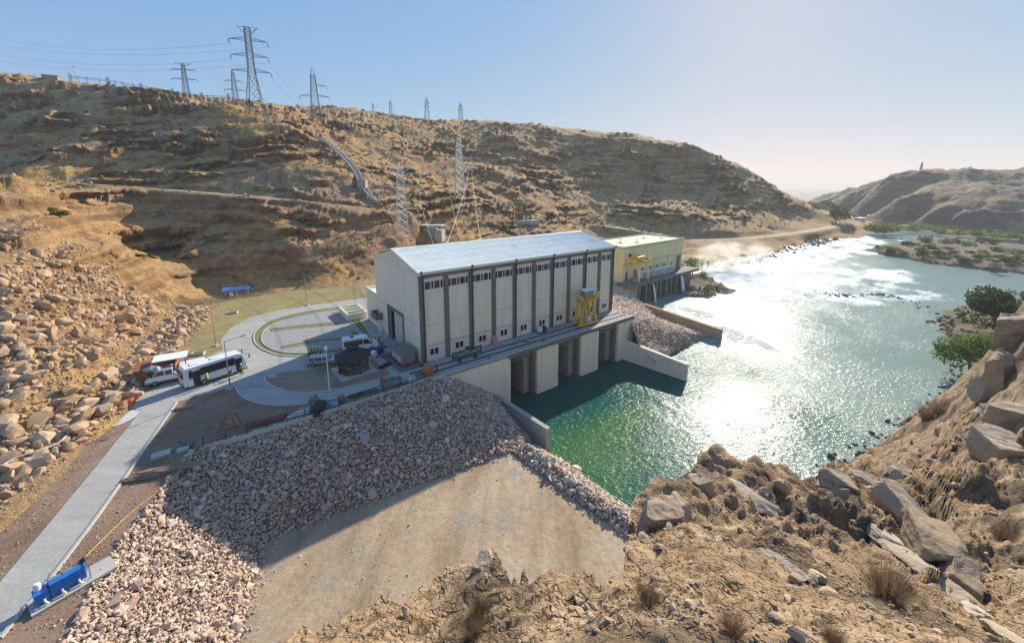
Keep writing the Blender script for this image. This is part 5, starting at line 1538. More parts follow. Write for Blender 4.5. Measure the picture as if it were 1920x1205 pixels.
VM, HM = vest_mesh(), helm_mesh()
VM2 = VM.copy(); VM2.materials.clear(); VM2.materials.append(paint('yellow_vest_cloth', (.80, .62, .03), .8))
def face_mesh():
    m_ = MB(); m_.box(-.055, -.025, .105, .118, 1.635, 1.65); m_.box(.025, .055, .105, .118, 1.635, 1.65)
    m_.hexa([(-.015, .10, 1.59), (.015, .10, 1.59), (.008, .10, 1.64), (-.008, .10, 1.64)], [(-.012, .14, 1.595), (.012, .14, 1.595), (.005, .12, 1.635), (-.005, .12, 1.635)]); m_.box(-.03, .03, .10, .113, 1.555, 1.565)
    return m_.mesh('face', MAT['cloth'])
FM = face_mesh()
people = [((581.6,670), 0, 20, 0, 'worker in a green vest, leftmost of the group behind the silver car'),
          ((588.2,669), 1, 200, 0, 'worker in a green vest standing second from left behind the silver car'),
          ((593.4,669), 0, 160, 0, 'worker in a green vest standing third from left behind the silver car'),
          ((601.2,668.5), 0, 240, 0, 'worker in a green vest, rightmost of the group behind the silver car'),
          ((704.5,646), 0, 120, 0, 'worker in a green vest beside the bonnet of the white van'),
          ((713.5,645), 1, 200, 0, 'worker in a green vest at the foot of the balcony ladder'),
          ((716.3,653), 0, 20, 1, 'worker in a yellow vest standing between the van and the gate'),
          ((454.2,702.5), 1, 150, 0, 'worker in a green vest stepping at the front door of the bus'),
          ((390.5,722), 0, 90, 0, 'worker in a green vest standing in the rear doorway of the bus'),
          ((283.6,718), 1, 300, 0, 'worker in a green vest in front of the rusty shed'),
          ((819.8,694.5), 0, 100, 1, 'worker in a yellow vest walking on the tailrace deck')]
for (px, py), pose, hd, vk, lab in people:
    p = at(px, py, DZ+.02)
    t = tag(empty('person', p, math.radians(hd)), lab, 'person', 'workers in high visibility vests')
    link('body', PB[pose], t); link('vest', VM2 if vk else VM, t); link('helmet', HM, t); link('face', FM, t)

# ------------------------------------------------------------------ gazebo
gz = at(664, 695)
g = tag(empty('gazebo', (gz.x, gz.y, DZ+.06), math.radians(22)), 'octagonal wooden gazebo with dark roof on a concrete slab', 'gazebo')
MB().box(-2.6, 2.6, -2.6, 2.6, 0, .16).build('slab', MAT['kerb'], g, rz=math.radians(18))
oc8 = [(math.cos(math.pi/8+k*math.pi/4), math.sin(math.pi/8+k*math.pi/4)) for k in range(8)]
for k in range(8):
    a, b = oc8[k], oc8[(k+1) % 8]
    MB().box(a[0]*2.15-.08, a[0]*2.15+.08, a[1]*2.15-.08, a[1]*2.15+.08, .16, 2.5).build('post', MAT['wood'], g)
    A, B = Vector((a[0]*2.13, a[1]*2.13, 0)), Vector((b[0]*2.13, b[1]*2.13, 0))
    for z, h in ((.3, .1), (1.0, .1), (2.3, .16)): MB().bar(A+Vector((0, 0, z)), B+Vector((0, 0, z)), .08, h).build('rail', MAT['wood'], g)
    if k != 6:
        sl_ = MB()
        for q in range(1, 9): c = A.lerp(B, q/9); sl_.box(c.x-.05, c.x+.05, c.y-.05, c.y+.05, .35, .95)
        sl_.build('balustrade', MAT['wood'], g)
    fs = MB(); e = 2.75
    fs.hexa([(a[0]*e, a[1]*e, 2.45), (b[0]*e, b[1]*e, 2.45), (b[0]*.75, b[1]*.75, 3.35), (a[0]*.75, a[1]*.75, 3.35)], [(a[0]*e, a[1]*e, 2.55), (b[0]*e, b[1]*e, 2.55), (b[0]*.75, b[1]*.75, 3.45), (a[0]*.75, a[1]*.75, 3.45)])
    fs.build('roof_panel', MAT['shingle'], g)
MB().prism([(x*.72, y*.72) for x, y in oc8], 3.35, 3.75).build('cupola', MAT['shingle'], g)
MB().hexa([(x*.95, y*.95, 3.751) for x, y in oc8], [(x*.1, y*.1, 4.1) for x, y in oc8]).build('cupola_roof', MAT['shingle'], g)
MB().box(-.9, .9, -.5, .5, .8, .88).build('table_top', MAT['wood'], g)
MB().box(-.1, .1, -.1, .1, .16, .8).build('table_leg', MAT['wood'], g)

# ------------------------------------------------------------------ street lamps
def lamp(px, top, label, arm=None, globe=False):
    b = at(*px); H = htop(b, top) - DZ
    t = tag(empty('street_lamp', b), label, 'lamp post')
    MB().box(-.35, .35, -.35, .35, -.05, .18).build('footing', MAT['kerb'], t)
    MB().tube((0, 0, .18), (0, 0, H), .09, .05, 8).build('pole', MAT['steel'] if not globe else MAT['frame'], t)
    if arm:
        e = Vector((arm[0], arm[1], 0))
        MB().tube((0, 0, H-.05), e+Vector((0, 0, H+.25)), .045, .035, 6).build('arm', MAT['steel'], t)
        d = e.normalized()
        MB().bar(e*.8+Vector((0, 0, H+.2)), e*1.12+Vector((0, 0, H+.3)), .28, .10).build('lamp_head', MAT['steel'], t)
    if globe:
        MB().lathe([(.05, H), (.22, H+.12), (.26, H+.3), (.18, H+.5), (.04, H+.56)], 12).build('lamp_globe', MAT['helmet'], t, smooth=True)
lamp((432,728), 640, 'street lamp with a long arm beside the bus', (1.6, 1.5))
lamp((405,648), 577, 'straight grey lamp post on the dry lawn beside the road', (.9, .7))
lamp((576,572), 520, 'straight grey lamp post on the lawn beyond the garden', (.8, .6))
lamp((618,733), 656, 'white lamp post with a round head on the loop road', None, True)

# ------------------------------------------------------------------ railing above the riprap
rp = [at(x, y) for x, y in ((382,838),(448,820),(520,798),(600,776),(680,751),(750,729),(818,704))]
rt = tag(empty('railing', rp[0]), 'dark steel railing along the top of the riprap slope', 'railing')
kb = MB(); strip(kb, [(p.x-rp[0].x, p.y-rp[0].y) for p in rp], .35, -.3, .15); kb.build('kerb', MAT['kerb'], rt)
LL = [0]
for i in range(len(rp)-1): LL.append(LL[-1] + (rp[i+1]-rp[i]).length)
def onl(s):
    for i in range(len(rp)-1):
        if s <= LL[i+1]: return rp[i].lerp(rp[i+1], (s-LL[i])/(LL[i+1]-LL[i])) - rp[0]
    return rp[-1]-rp[0]
s = 0.0
while s <= LL[-1]:
    p = onl(s); MB().box(p.x-.035, p.x+.035, p.y-.035, p.y+.035, .15, 1.25).build('post', MAT['darksteel'], rt); s += LL[-1]/14 - .0001
for z in (.5, .88, 1.24):
    MB().path([p-rp[0]+Vector((0, 0, z)) for p in rp], .035, 5).build('rail', MAT['darksteel'], rt)

# ------------------------------------------------------------------ loose things along the railing and on the court
for k in range(5):
    a = at(462+k*3, 802-k*2.2); b = at(530+k*2, 786-k*2.0)
    o = MB().bar(a-a+Vector((0, 0, .1)), b-a+Vector((0, 0, .1)), .22, .2).build('steel_beam', MAT['red'], None, a)
    tag(o, 'red primed steel beam lying in the row along the railing', 'beam', 'red beams by the railing')
def heap(name, label, cat, px, size, mat, seed, h=.6, z=DZ):
    p = at(px[0], px[1], z); bm = bmesh.new(); bmesh.ops.create_icosphere(bm, subdivisions=3, radius=1)
    for v in bm.verts:
        c = v.co.copy(); k = 1 + .45*mnoise.noise(c*1.7+Vector((seed, 0, 0))) + .2*mnoise.noise(c*4.5+Vector((seed, 3, 0)))
        v.co = Vector((c.x*size[0]*k, c.y*size[1]*k, max(-.02, c.z*h*k)))
    me = bpy.data.meshes.new(name); bm.to_mesh(me); bm.free(); me.materials.append(mat)
    o = link(name, me, None, p); o.rotation_euler = (0, 0, seed)
    return tag(o, label, cat)
heap('tarpaulin_heap', 'black tarpaulin heap beside the railing', 'tarpaulin', (598,766), (1.7, .9), MAT['black'], 2, .8)
heap('tarpaulin_heap', 'crumpled blue sheet at the end of the black tarpaulin', 'tarpaulin', (627,759), (.7, .5), M('blue_sheet', [(.12,.3,.45),(.25,.42,.55)], 3, .6), 3, .5)
heap('sack_pile', 'pale sacks and rubble heaped left of the black tarpaulin', 'rubble', (570,772), (1.8, .7), M('pale_sack', [(.35,.32,.3),(.55,.52,.5)], 3, .8), 4, .4)
heap('soil_heap', 'pinkish soil heap behind the black tarpaulin', 'soil heap', (588,752), (1.0, .6), MAT['dirt'], 5, .7)
heap('sack_pile', 'dark bundle of scrap beside the orange cabinet', 'scrap', (790,703), (1.0, .5), MAT['trim'], 6, .5)
heap('sack_pile', 'white plastic sack lying behind the railing', 'sack', (772,711), (.5, .4), MAT['frame'], 7, .35)
heap('scrap_heap', 'dark scrap heap at the foot of the boulders by the paving', 'scrap', (247,738), (1.5, 1.1), MAT['trim'], 8, .9)
heap('tarpaulin_roll', 'grey rolled sheeting at the end of the railing', 'sheeting', (352,831), (1.5, .35), MAT['slate'], 9, .3)
tre = tag(empty('trestle', at(432,800), math.radians(15)), 'dark red steel trestle standing on the dirt by the railing', 'trestle')
for y in (-.55, .55):
    for x in (-1, 1): MB().bar((x*.95, y*1.1, .02), (x*.45, y, 1.3), .11).build('leg', MAT['rust'], tre)
MB().bar((-.6, .55, 1.32), (.6, .55, 1.32), .12).build('top_rail', MAT['rust'], tre); MB().bar((-.6, -.55, 1.32), (.6, -.55, 1.32), .12).build('top_rail', MAT['rust'], tre)
for z, w_ in ((.3, .85), (.75, .68)): MB().bar((-w_, -.58, z), (w_, -.58, z), .08).build('brace', MAT['rust'], tre)
for k, (px, w_, lab) in enumerate((((302,853), (1.5, 1.0), 'pale square manhole slab, leftmost on the dirt by the lower road'), ((343,844), (1.0, .7), 'small pale manhole slab beside the end of the railing'), ((511,707), (1.0, .7), 'pale cover slab at the tip of the gazebo island'), ((309,664-2), (.9, .5), None))):
    if lab is None: continue
    p = at(*px); o = MB().box(-w_[0]/2, w_[0]/2, -w_[1]/2, w_[1]/2, -.05, .22).build('cover_slab', MAT['kerb'], None, p, .6, bevel=.02); tag(o, lab, 'slab')
for px, lab in (((372,664), 'pale concrete box frame on the dry lawn near the bus'), ((437,587), 'pale concrete box frame on the dry lawn beyond the lamp post')):
    p = at(*px); m_ = MB()
    for b in ((-.9, .9, -.5, -.38), (-.9, .9, .38, .5), (-.9, -.78, -.38, .38), (.78, .9, -.38, .38)): m_.box(*b, -.05, .35)
    tag(m_.build('box_frame', MAT['kerb'], None, p, .25), lab, 'drain')
ca = tag(empty('cabinet', at(803, 703), BA+.15), 'orange wooden cabinet beside the end of the railing', 'cabinet')
MB().box(-.65, .65, -.45, .45, .05, 1.35).build('carcass', MAT['orange'], ca, bevel=.02); MB().box(-.7, .7, -.5, .5, 1.36, 1.44).build('top', MAT['orange'], ca)
for s in (-1, 1): MB().box(s*.32-.28, s*.32+.28, -.48, -.452, .15, 1.25).build('door', MAT['orange'], ca)
tb = tag(empty('work_table', at(733, 722), BA), 'green steel work table with odds and ends behind the railing', 'table')
MB().box(-1.4, 1.4, -.6, .6, .82, .9).build('table_top', M('green_paint', [(.05,.12,.10),(.09,.17,.14)], 2, .6), tb)
for x in (-1.25, 1.25):
    for y in (-.5, .5): MB().box(x-.05, x+.05, y-.05, y+.05, .02, .82).build('leg', MAT['darksteel'], tb)
MB().box(-1.3, -.8, -.3, .3, .9, 1.35).build('toolbox', MAT['rust'], tb); MB().box(.5, 1.1, -.2, .3, .9, 1.2).build('bag', MAT['steel'], tb)
bc = at(640, 752)
o = MB().box(-.4, .4, -.3, .3, .05, .8).build('carton', M('cardboard', [(.22,.13,.07),(.3,.19,.1)], 2, .8), None, bc, .3, bevel=.02); tag(o, 'brown carton behind the railing right of the blue sheet', 'carton')
for k, (px, lab) in enumerate((((668,742), 'dark steel frame lying behind the railing near the brown carton'), ((692,735), 'dark steel frame lying behind the railing near the work table'))):
    m_ = MB()
    for b in ((-1, 1, -.35, -.27), (-1, 1, .27, .35), (-1, -.92, -.27, .27), (.92, 1, -.27, .27), (-.04, .04, -.27, .27)): m_.box(*b, .03, .25)
    tag(m_.build('steel_frame', MAT['darksteel'], None, at(*px), BA), lab, 'frame')
# gauge block on the riprap
gb = tag(empty('marker_block', att(684, 812, 48.9), .4), 'grey concrete marker block standing among the riprap stones', 'block')
_p = att(684, 812, 48.0)
gb.location = at(684, 818, 6.6)
m_ = MB(); m_.lathe([(.62, -.4), (.65, .3), (.55, .42)], 12); o = m_.build('block', MAT['concrete'], gb); o.scale = (.75, 1.5, 1)
MB().box(-.12, .12, -.25, .25, .42, .75).build('bolt', MAT['steel'], gb)
# blue canopy on the lawn
bcn = tag(empty('blue_shelter', at(445, 554), math.radians(28)), 'blue roofed stand on the lawn below the cliff', 'canopy')
MB().hexa([(-2.9, -.5, 1.5), (2.9, -.5, 1.5), (2.9, .6, 2.1), (-2.9, .6, 2.1)], [(-2.9, -.5, 1.6), (2.9, -.5, 1.6), (2.9, .6, 2.2), (-2.9, .6, 2.2)]).build('roof', M('blue_roof', [(.10,.24,.60),(.16,.32,.68)], 1, .4, obj=True), bcn)
for x in (-2.4, 0, 2.4): MB().box(x-.06, x+.06, -.1, .02, 0, 1.8).build('post', MAT['frame'], bcn)
MB().box(-1.6, -.9, -.5, .1, .02, 1.0).build('box', MAT['frame'], bcn)
# rusty shed
sh = tag(empty('shed', at(300, 712), math.radians(32)), 'rusty sheet-metal shed with a pale loose roof sheet at the boulders', 'shed')
for b in ((-2.2, -2.1, -1.2, 1.4), (2.0, 2.1, -1.2, 1.4), (-2.1, 2.0, 1.3, 1.4), (-2.1, -.9, -1.2, -1.1), (1.1, 2.0, -1.2, -1.1)): MB().box(*b, 0, 2.3).build('wall', MAT['rust'], sh)
MB().hexa([(-2.4, -1.5, 2.3), (1.2, -1.5, 2.3), (1.2, 1.6, 2.6), (-2.4, 1.6, 2.6)], [(-2.4, -1.5, 2.38), (1.2, -1.5, 2.38), (1.2, 1.6, 2.68), (-2.4, 1.6, 2.68)]).build('roof', MAT['rust'], sh)
MB().hexa([(-.4, -.9, 3.0), (3.4, -.9, 3.0), (3.4, 1.2, 3.25), (-.4, 1.2, 3.25)], [(-.4, -.9, 3.06), (3.4, -.9, 3.06), (3.4, 1.2, 3.31), (-.4, 1.2, 3.31)]).build('roof_sheet', MAT['roof'], sh)
for x, y in ((-.2, -.7), (3.2, -.7), (3.2, 1.0), (-.2, 1.0)): MB().box(x-.06, x+.06, y-.06, y+.06, 0, 3.05).build('post', MAT['rust'], sh)
heap('sheet_heap', 'crumpled metal sheets on top of the rusty shed', 'scrap', (287,692), (1.2, .8), MAT['steel'], 12, .4, DZ+2.45)
for k, px in enumerate(((236,762), (243,757))):
    m_ = MB(); m_.hexa([(-.6, -.25, 0), (.6, -.25, 0), (.6, .25, 0), (-.6, .25, 0)], [(-.55, -.08, .8), (.55, -.08, .8), (.55, .08, .8), (-.55, .08, .8)])
    o = m_.build('barrier', M('orange_plastic', [(.75,.12,.02),(.8,.16,.04)], 1, .5), None, at(*px), .9, bevel=.03); tag(o, ['orange plastic barrier nearest the lime spill', 'orange plastic barrier against the scrap heap'][k], 'barrier')
# hoses
yh = MB(); yh.path([at(x, y, z) for x, y, z in smooth_poly([(158,1045,DZ+1.3),(185,1018,DZ+.3),(240,965,DZ+.08),(290,925,DZ+.1),(340,880,DZ+.12),(362,845,DZ+.15),(378,822,DZ+.9)], False, 4)], .03, 6)
tag(yh.build('hose', M('yellow_hose', [(.6,.4,.07),(.7,.48,.1)], 2, .5)), 'thin yellow hose running from the blue machine to the railing', 'hose')

# ------------------------------------------------------------------ blue machine
bmc = at(118, 1106)
bm1 = tag(empty('dosing_machine', bmc+Vector((0, 0, .05)), math.radians(58)), 'blue container machine with a white tank on a concrete slab', 'machine')
bm1.scale = (.56,)*3
sl2 = MB().box(-1.5, 2.5, -.95, .7, -.05, .13).build('slab', MAT['kerb'], None, bmc, math.radians(58)); tag(sl2, 'long concrete slab under the blue machine', 'slab')
for x in (-1.6, 1.4):
    MB().box(x-.15, x+.15, -.75, .75, .16, .4).build('skid', MAT['darksteel'], bm1)
MB().box(-.95, 2.0, -.75, .55, .4, 2.0).build('hopper', MAT['blue'], bm1, bevel=.05)
MB().box(-2.2, -1.05, -.8, .6, .4, 1.65).build('cabinet', MAT['blue'], bm1, bevel=.05)
for x in (-.6, .2, 1.0, 1.8): MB().box(x-.05, x+.05, -.82, -.752, .4, 2.0).build('rib', MAT['blue'], bm1)
for (x0, x1) in ((-.85, .1), (.3, 1.6)): MB().box(x0, x1, -.1, .45, 2.0, 2.06).build('lid', MAT['steel'], bm1)
tk = MB(); tk.lathe([(.30, 1.65), (.32, 1.7), (.32, 2.35), (.24, 2.5), (.1, 2.52)], 16, (-1.75, .15, 0)); tk.build('tank', MAT['helmet'], bm1, smooth=False)
MB().box(-1.04, -.96, -.5, .3, .8, 1.8).build('motor_cover', MAT['red'], bm1)
fr = MB()
for y in (-.95, .75): fr.bar((2.25, y, .16), (2.25, y, 2.2), .09)
fr.bar((2.25, -.95, 2.2), (2.25, .75, 2.2), .09); fr.build('frame', MAT['steel'], bm1)
MB().tube((2.1, .2, 1.9), (2.1, .5, 2.3), .35, n=12).build('fan', MAT['black'], bm1)
for x in (-1.5, -.1, 1.3):
    m_ = MB(); m_.path([(x, -.8, .7), (x, -1.15, .6), (x+.2, -1.3, .25)], .11, 8); m_.build('pipe', MAT['frame'], bm1)
for x in (-.7, .6): MB().tube((x, .5, 2.0), (x, .75, 2.7), .05, n=5).build('handle', MAT['steel'], bm1)
# ------------------------------------------------------------------ placing on the natural ground
def proj(P):
    P = np.asarray(P, float)
    zc = P[..., 1]*CP - (P[..., 2]-CZ)*SP; yc = P[..., 1]*SP + (P[..., 2]-CZ)*CP
    return 960 + FOC*P[..., 0]/zc, PPY - FOC*yc/zc, zc
def inpoly(x, y, poly):
    ins = np.zeros(np.shape(x), bool)
    for i in range(len(poly)):
        a, b = poly[i], poly[(i+1) % len(poly)]
        ins ^= ((a[1] > y) != (b[1] > y)) & (x < (b[0]-a[0])*(y-a[1])/(b[1]-a[1]+1e-12)+a[0])
    return ins
def scatter(field, n, az, r, polys, seed, holes=(), logr=True):
    rs = np.random.RandomState(seed)
    A = np.radians(rs.uniform(az[0], az[1], n)); R = np.exp(rs.uniform(math.log(r[0]), math.log(r[1]), n)) if logr else np.sqrt(rs.uniform(r[0]**2, r[1]**2, n))
    X, Y = R*np.sin(A), R*np.cos(A); Z = field.z(X, Y)
    P = np.stack([X, Y, Z], -1)
    px, py, zc = proj(P)
    ok = np.zeros(n, bool)
    for q in polys: ok |= inpoly(px, py, q)
    for q in holes: ok &= ~inpoly(px, py, q)
    return P[ok], px[ok], py[ok], zc[ok]
def on_hill(px, py, t):
    """ground point of the hillside seen at a pixel near distance t"""
    d = ray(px, py); best = None; q = t*.75
    while q < t*1.45:
        p = Vector((0, 0, CZ)) + d*q
        if p.z <= hill.z(p.x, p.y)[0]: return p
        q += t*.004
    p = att(px, py, t); return Vector((p.x, p.y, float(hill.z(p.x, p.y)[0])))

# ------------------------------------------------------------------ boulders of the talus
field_polys = [[(0,470),(60,478),(120,472),(190,488),(255,530),(292,585),(255,625),(200,652),(150,690),(90,700),(60,745),(0,770)],
               [(0,790),(80,770),(130,735),(200,700),(250,668),(300,625),(330,582),(365,562),(395,570),(388,600),(335,650),(283,690),(262,735),(225,772),(180,795),(150,830),(95,870),(50,905),(0,945)],
               [(0,430),(50,440),(60,470),(0,470)], [(190,430),(260,470),(300,520),(250,520),(200,480)]]
P, px, py, zc = scatter(hill, 42000, (-56, -30), (30, 112), field_polys, 77, logr=False)
rs = np.random.RandomState(5)
dens = 0.62 + 0.35*fbm(P[:, 0]/7, P[:, 1]/7, 3, .5, 81)
keep = rs.rand(len(P)) < np.clip(dens, .08, 1)*0.95
P, px, py, zc = P[keep], px[keep], py[keep], zc[keep]
S = 0.26*np.exp(rs.randn(len(P))*0.58)*np.where(py > 560, 1.15, .9)
S = np.clip(S, .14, 1.2)
# thin out where big ones overlap
order = np.argsort(-S); cell = {}; ok = []
for i in order:
    c = (int(P[i, 0]//2.5), int(P[i, 1]//2.5)); good = True
    for dx in (-1, 0, 1):
        for dy in (-1, 0, 1):
            for j in cell.get((c[0]+dx, c[1]+dy), ()):
                if np.hypot(*(P[i, :2]-P[j, :2])) < 0.62*(S[i]+S[j]): good = False; break
            if not good: break
        if not good: break
    if good: cell.setdefault(c, []).append(i); ok.append(i)
ok = np.array(ok)
P, S, px, py, zc = P[ok], S[ok], px[ok], py[ok], zc[ok]
P[:, 2] += S*0.22
sco = S/zc*((px > 4) & (px < 1900))
order = np.argsort(-sco)
for k in order[:280]:
    o = link('boulder', BO_T[k % len(BO_T)], None, Vector(P[k]))
    o.rotation_euler = (rs.uniform(-.4, .4), rs.uniform(-.4, .4), rs.uniform(0, 6.28)); o.scale = Vector((rs.uniform(.9, 1.25), rs.uniform(.8, 1.1), rs.uniform(.75, 1.1)))*S[k]
    up_ = inpoly(np.array([px[k]]), np.array([py[k]]), field_polys[0])[0] or py[k] < 480
    sz = 'large' if S[k] > .85 else ('medium' if S[k] > .6 else 'small')
    wh_ = 'above the dirt path' if up_ else ('beside the lower road' if px[k] < 170 and py[k] > 790 else ('near the rusty shed' if px[k] > 200 and py[k] > 640 else 'below the dirt path'))
    tag(o, '%s tan boulder in the rockfall %s' % (sz, wh_), 'boulder', '%s rockfall boulders %s' % (sz, wh_))
rest = order[280:]
tag(link('rockfall', scatter_mesh('rockfall', P[rest], S[rest], MAT['boulder'], BS_T, 6)), 'smaller tan rocks scattered through the rockfall field', 'rocks', kind='stuff')
# stones and rubble elsewhere on the hillside
hp_ = [[(0,140),(250,180),(500,205),(640,200),(800,226),(950,227),(1100,255),(1290,270),(1400,318),(1500,380),(1500,430),(1290,440),(1100,430),(900,440),(700,520),(420,545),(300,480),(120,385),(0,330)]]
P, px, py, zc = scatter(hill, 15000, (-54, 40), (100, 430), hp_, 91)
rs = np.random.RandomState(9)
kk = rs.rand(len(P)) < np.clip(.45 + .6*fbm(P[:, 0]/20, P[:, 1]/20, 3, .5, 82), .03, 1)
P, zc = P[kk], zc[kk]; S = 0.0024*zc*np.exp(rs.randn(len(P))*.45)
P[:, 2] += S*.2
HS_T = [hull_mesh('rock', MAT['boulder'], 400+i, 11) for i in range(5)]
tag(link('hillside_rubble', scatter_mesh('hillside_rubble', P, S, MAT['boulder'], HS_T, 14)), 'loose stones strewn over the hillside', 'rocks', kind='stuff')
# lower rubble around the talus foot and on the dirt
P, px, py, zc = scatter(hill, 24000, (-56, -24), (30, 115), [[(0,335),(120,390),(300,480),(400,562),(390,605),(270,735),(100,885),(0,965)]], 95, logr=False)
S = .12*np.exp(rs.randn(len(P))*.45); P[:, 2] += S*.2
tag(link('talus_rubble', scatter_mesh('talus_rubble', P, S, MAT['boulder'], HS_T, 15)), 'fine rubble between the boulders of the left slope', 'rocks', kind='stuff')

# ------------------------------------------------------------------ foliage
def leaf_cloud(c, rad, n, size, seed, lobes=7, gap=.35, flat_=.0):
    """leaf-sized quads through a lumpy crown volume"""
    rs = np.random.RandomState(seed)
    lc = rs.randn(lobes, 3); lc /= np.linalg.norm(lc, axis=1, keepdims=True); lc *= rs.uniform(.35, .72, (lobes, 1)); lc[:, 2] = lc[:, 2]*.8
    lr = rs.uniform(.30, .52, lobes)
    which = rs.randint(0, lobes, n)
    d = rs.randn(n, 3); d /= np.linalg.norm(d, axis=1, keepdims=True)
    Q = lc[which] + d*(lr[which]*rs.uniform(.55, 1.0, n)**.6)[:, None]
    gap = gap + .2
    nz = fbm(Q[:, 0]*3+seed, Q[:, 1]*3+Q[:, 2]*2.1, 2, .5, seed % 40)
    Q = Q[nz > -gap]
    n = len(Q)
    Pc = Q*np.array(rad) + np.array(c)
    a = rs.randn(n, 3); a /= np.linalg.norm(a, axis=1, keepdims=True)
    b = np.cross(a, rs.randn(n, 3)); b /= np.linalg.norm(b, axis=1, keepdims=True)
    s = (size*rs.uniform(.6, 1.3, n))[:, None]
    V = np.stack([Pc-a*s, Pc+b*s*.6, Pc+a*s, Pc-b*s*.6], 1).reshape(-1, 3)
    F = np.arange(n*4).reshape(-1, 4)
    return V, F
def plant(name, label, cat, base, h, w, mat, seed, n=900, leaf=.3, trunk=True, low=.15, group=None, lobes=8, lean=(0, 0)):
    t = tag(empty(name, base), label, cat, group)
    V, F = leaf_cloud((lean[0]*h*.5, lean[1]*h*.5, h*(low + (1-low)/2)), (w/2*1.15, w/2*1.15, h*(1-low)/2*1.2), n, leaf, seed, lobes)
    link('crown', np_mesh('crown', V, F, mat), t)
    if trunk:
        m_ = MB(); r = random.Random(seed)
        m_.tube((0, 0, -.3), (lean[0]*h*.2, lean[1]*h*.2, h*.35), .05*h*.5+.04, .03*h*.5+.03, 7)
        for k in range(5):
            a = r.uniform(0, 6.28); m_.tube((lean[0]*h*.2, lean[1]*h*.2, h*.3), (lean[0]*h*.5+math.cos(a)*w*.28, lean[1]*h*.5+math.sin(a)*w*.28, h*r.uniform(.5, .8)), .025*h*.5+.02, .01, 5)
        m_.build('trunk', MAT['bark'], t)
    return t
def ww(px, py, z=0.3): return at(px, py, z)
def size_px(p, wpx): return wpx*proj(np.array(p))[2]/FOC
plants = [
 ('willow_shrub', 'large dark green shrub on the gravel spit at the right edge', (1862,618), 112, 74, 'darkleaf', 3800, (0, 0)),
 ('willow_shrub', 'green leaning shrub overhanging the water below the right cliff', (1818,690), 100, 68, 'leaf', 2600, (-.35, 0)),
 ('willow_shrub', 'light green low bush in front of the leaning shrub', (1862,662), 62, 34, 'leaf', 1200, (0, 0)),
 ('willow_shrub', 'small bright bush half hidden behind the right cliff', (1898,622), 50, 34, 'leaf', 800, (0, 0)),
 ('willow_shrub', 'dense green bush at the far corner of the old cream powerhouse', (1298,514), 44, 38, 'leaf', 1300, (0, 0)),
 ('willow_shrub', 'small green bush on the rocky point by the old powerhouse', (1330,545), 22, 12, 'leaf', 500, (0, 0)),
 ('willow_shrub', 'green bush beside the wall end of the old powerhouse', (1319,521), 20, 14, 'leaf', 400, (0, 0)),
]
for i, (nm, lab, (x, y), wp, hp, mt, n, ln) in enumerate(plants):
    b = ww(x, y, .4); w = size_px(b, wp); h = size_px(b, hp)
    plant(nm, lab, 'shrub', b, h, w, MAT[mt], 500+i, int(n*1.7), max(.16, w*.026), True, .02, None, 11, ln)
isl = [(1715+9*k, 462+(k*7) % 24 + k*.9, 20, 8) for k in range(22)] + [(1737,456,30,16),(1700,462,26,10),(1772,457,28,14),(1792,458,22,12),(1850,458,34,13),(1668,472,26,12),(1722,479,30,15),(1760,482,34,14),(1832,486,28,16),(1882,492,34,14),(1908,497,34,18),(1862,505,22,12),(1806,492,24,12),(1645,468,14,8),(1812,462,26,12),(1690,476,20,10),(1740,468,24,10),(1905,478,30,12),(1875,474,26,11)]
for i, (x, y, wp, hp) in enumerate(isl):
    b = ww(x, y, .6); w = size_px(b, wp); h = size_px(b, hp)
    plant('scrub_bush', 'round olive bush on the %s of the low river island' % ('far side' if y < 466 else 'near side'), 'bush', b, h, w, MAT['olive' if i % 3 else 'leaf'], 600+i, 420, max(.2, w*.05), False, .0, 'bushes on the river island', 6)
bk = [(1680+12*k + (k % 3)*5, 428+int(1.05*k) + (k % 2)*4, 26, 9+(k % 3)*3) for k in range(20)]
for i, (x, y, wp, hp) in enumerate(bk):
    b = ww(x, y, .6); w = size_px(b, wp); h = size_px(b, hp)
    plant('reed_bush', 'green bush in the belt along the far right bank', 'bush', b, h, w, MAT['leaf'], 640+i, 380, max(.25, w*.05), False, .0, 'bushes on the far right bank', 6)
trees = [((1566,424), 44, 40, 'darkleaf', 'largest dark broad-crowned tree by the riverside settlement'), ((1538,420), 28, 18, 'darkleaf', 'low dark tree left of the largest tree by the settlement'),
         ((1522,402), 34, 24, 'darkleaf', 'dark tree under the tip of the left hill'), ((1545,398), 34, 22, 'darkleaf', 'hazy dark tree behind the largest tree'), ((1500,398), 20, 14, 'olive', 'small tree at the foot of the hill tip')]
for i, ((x, y), wp, hp, mt, lab) in enumerate(trees):
    b = ww(x, y, 2.8); w = size_px(b, wp); h = size_px(b, hp)
    plant('tree', lab, 'tree', b, h, w, MAT[mt], 700+i, 1200, w*.04, True, .2, 'trees by the riverside settlement', 9)
for i, ((x, y), wp, hp) in enumerate((((1655,440), 50, 22), ((1640,436), 34, 18), ((1668,436), 30, 16))):
    b = ww(x, y, .3); w = size_px(b, wp); h = size_px(b, hp)
    plant('willow_shrub', ['widest green shrub on the promontory in the river', 'green shrub at the landward end of the promontory clump', 'green shrub at the water end of the promontory clump'][i], 'shrub', b, h, w, MAT['leaf' if i != 1 else 'olive'], 720+i, 1100, w*.04, False, .0, 'shrubs on the promontory', 8)
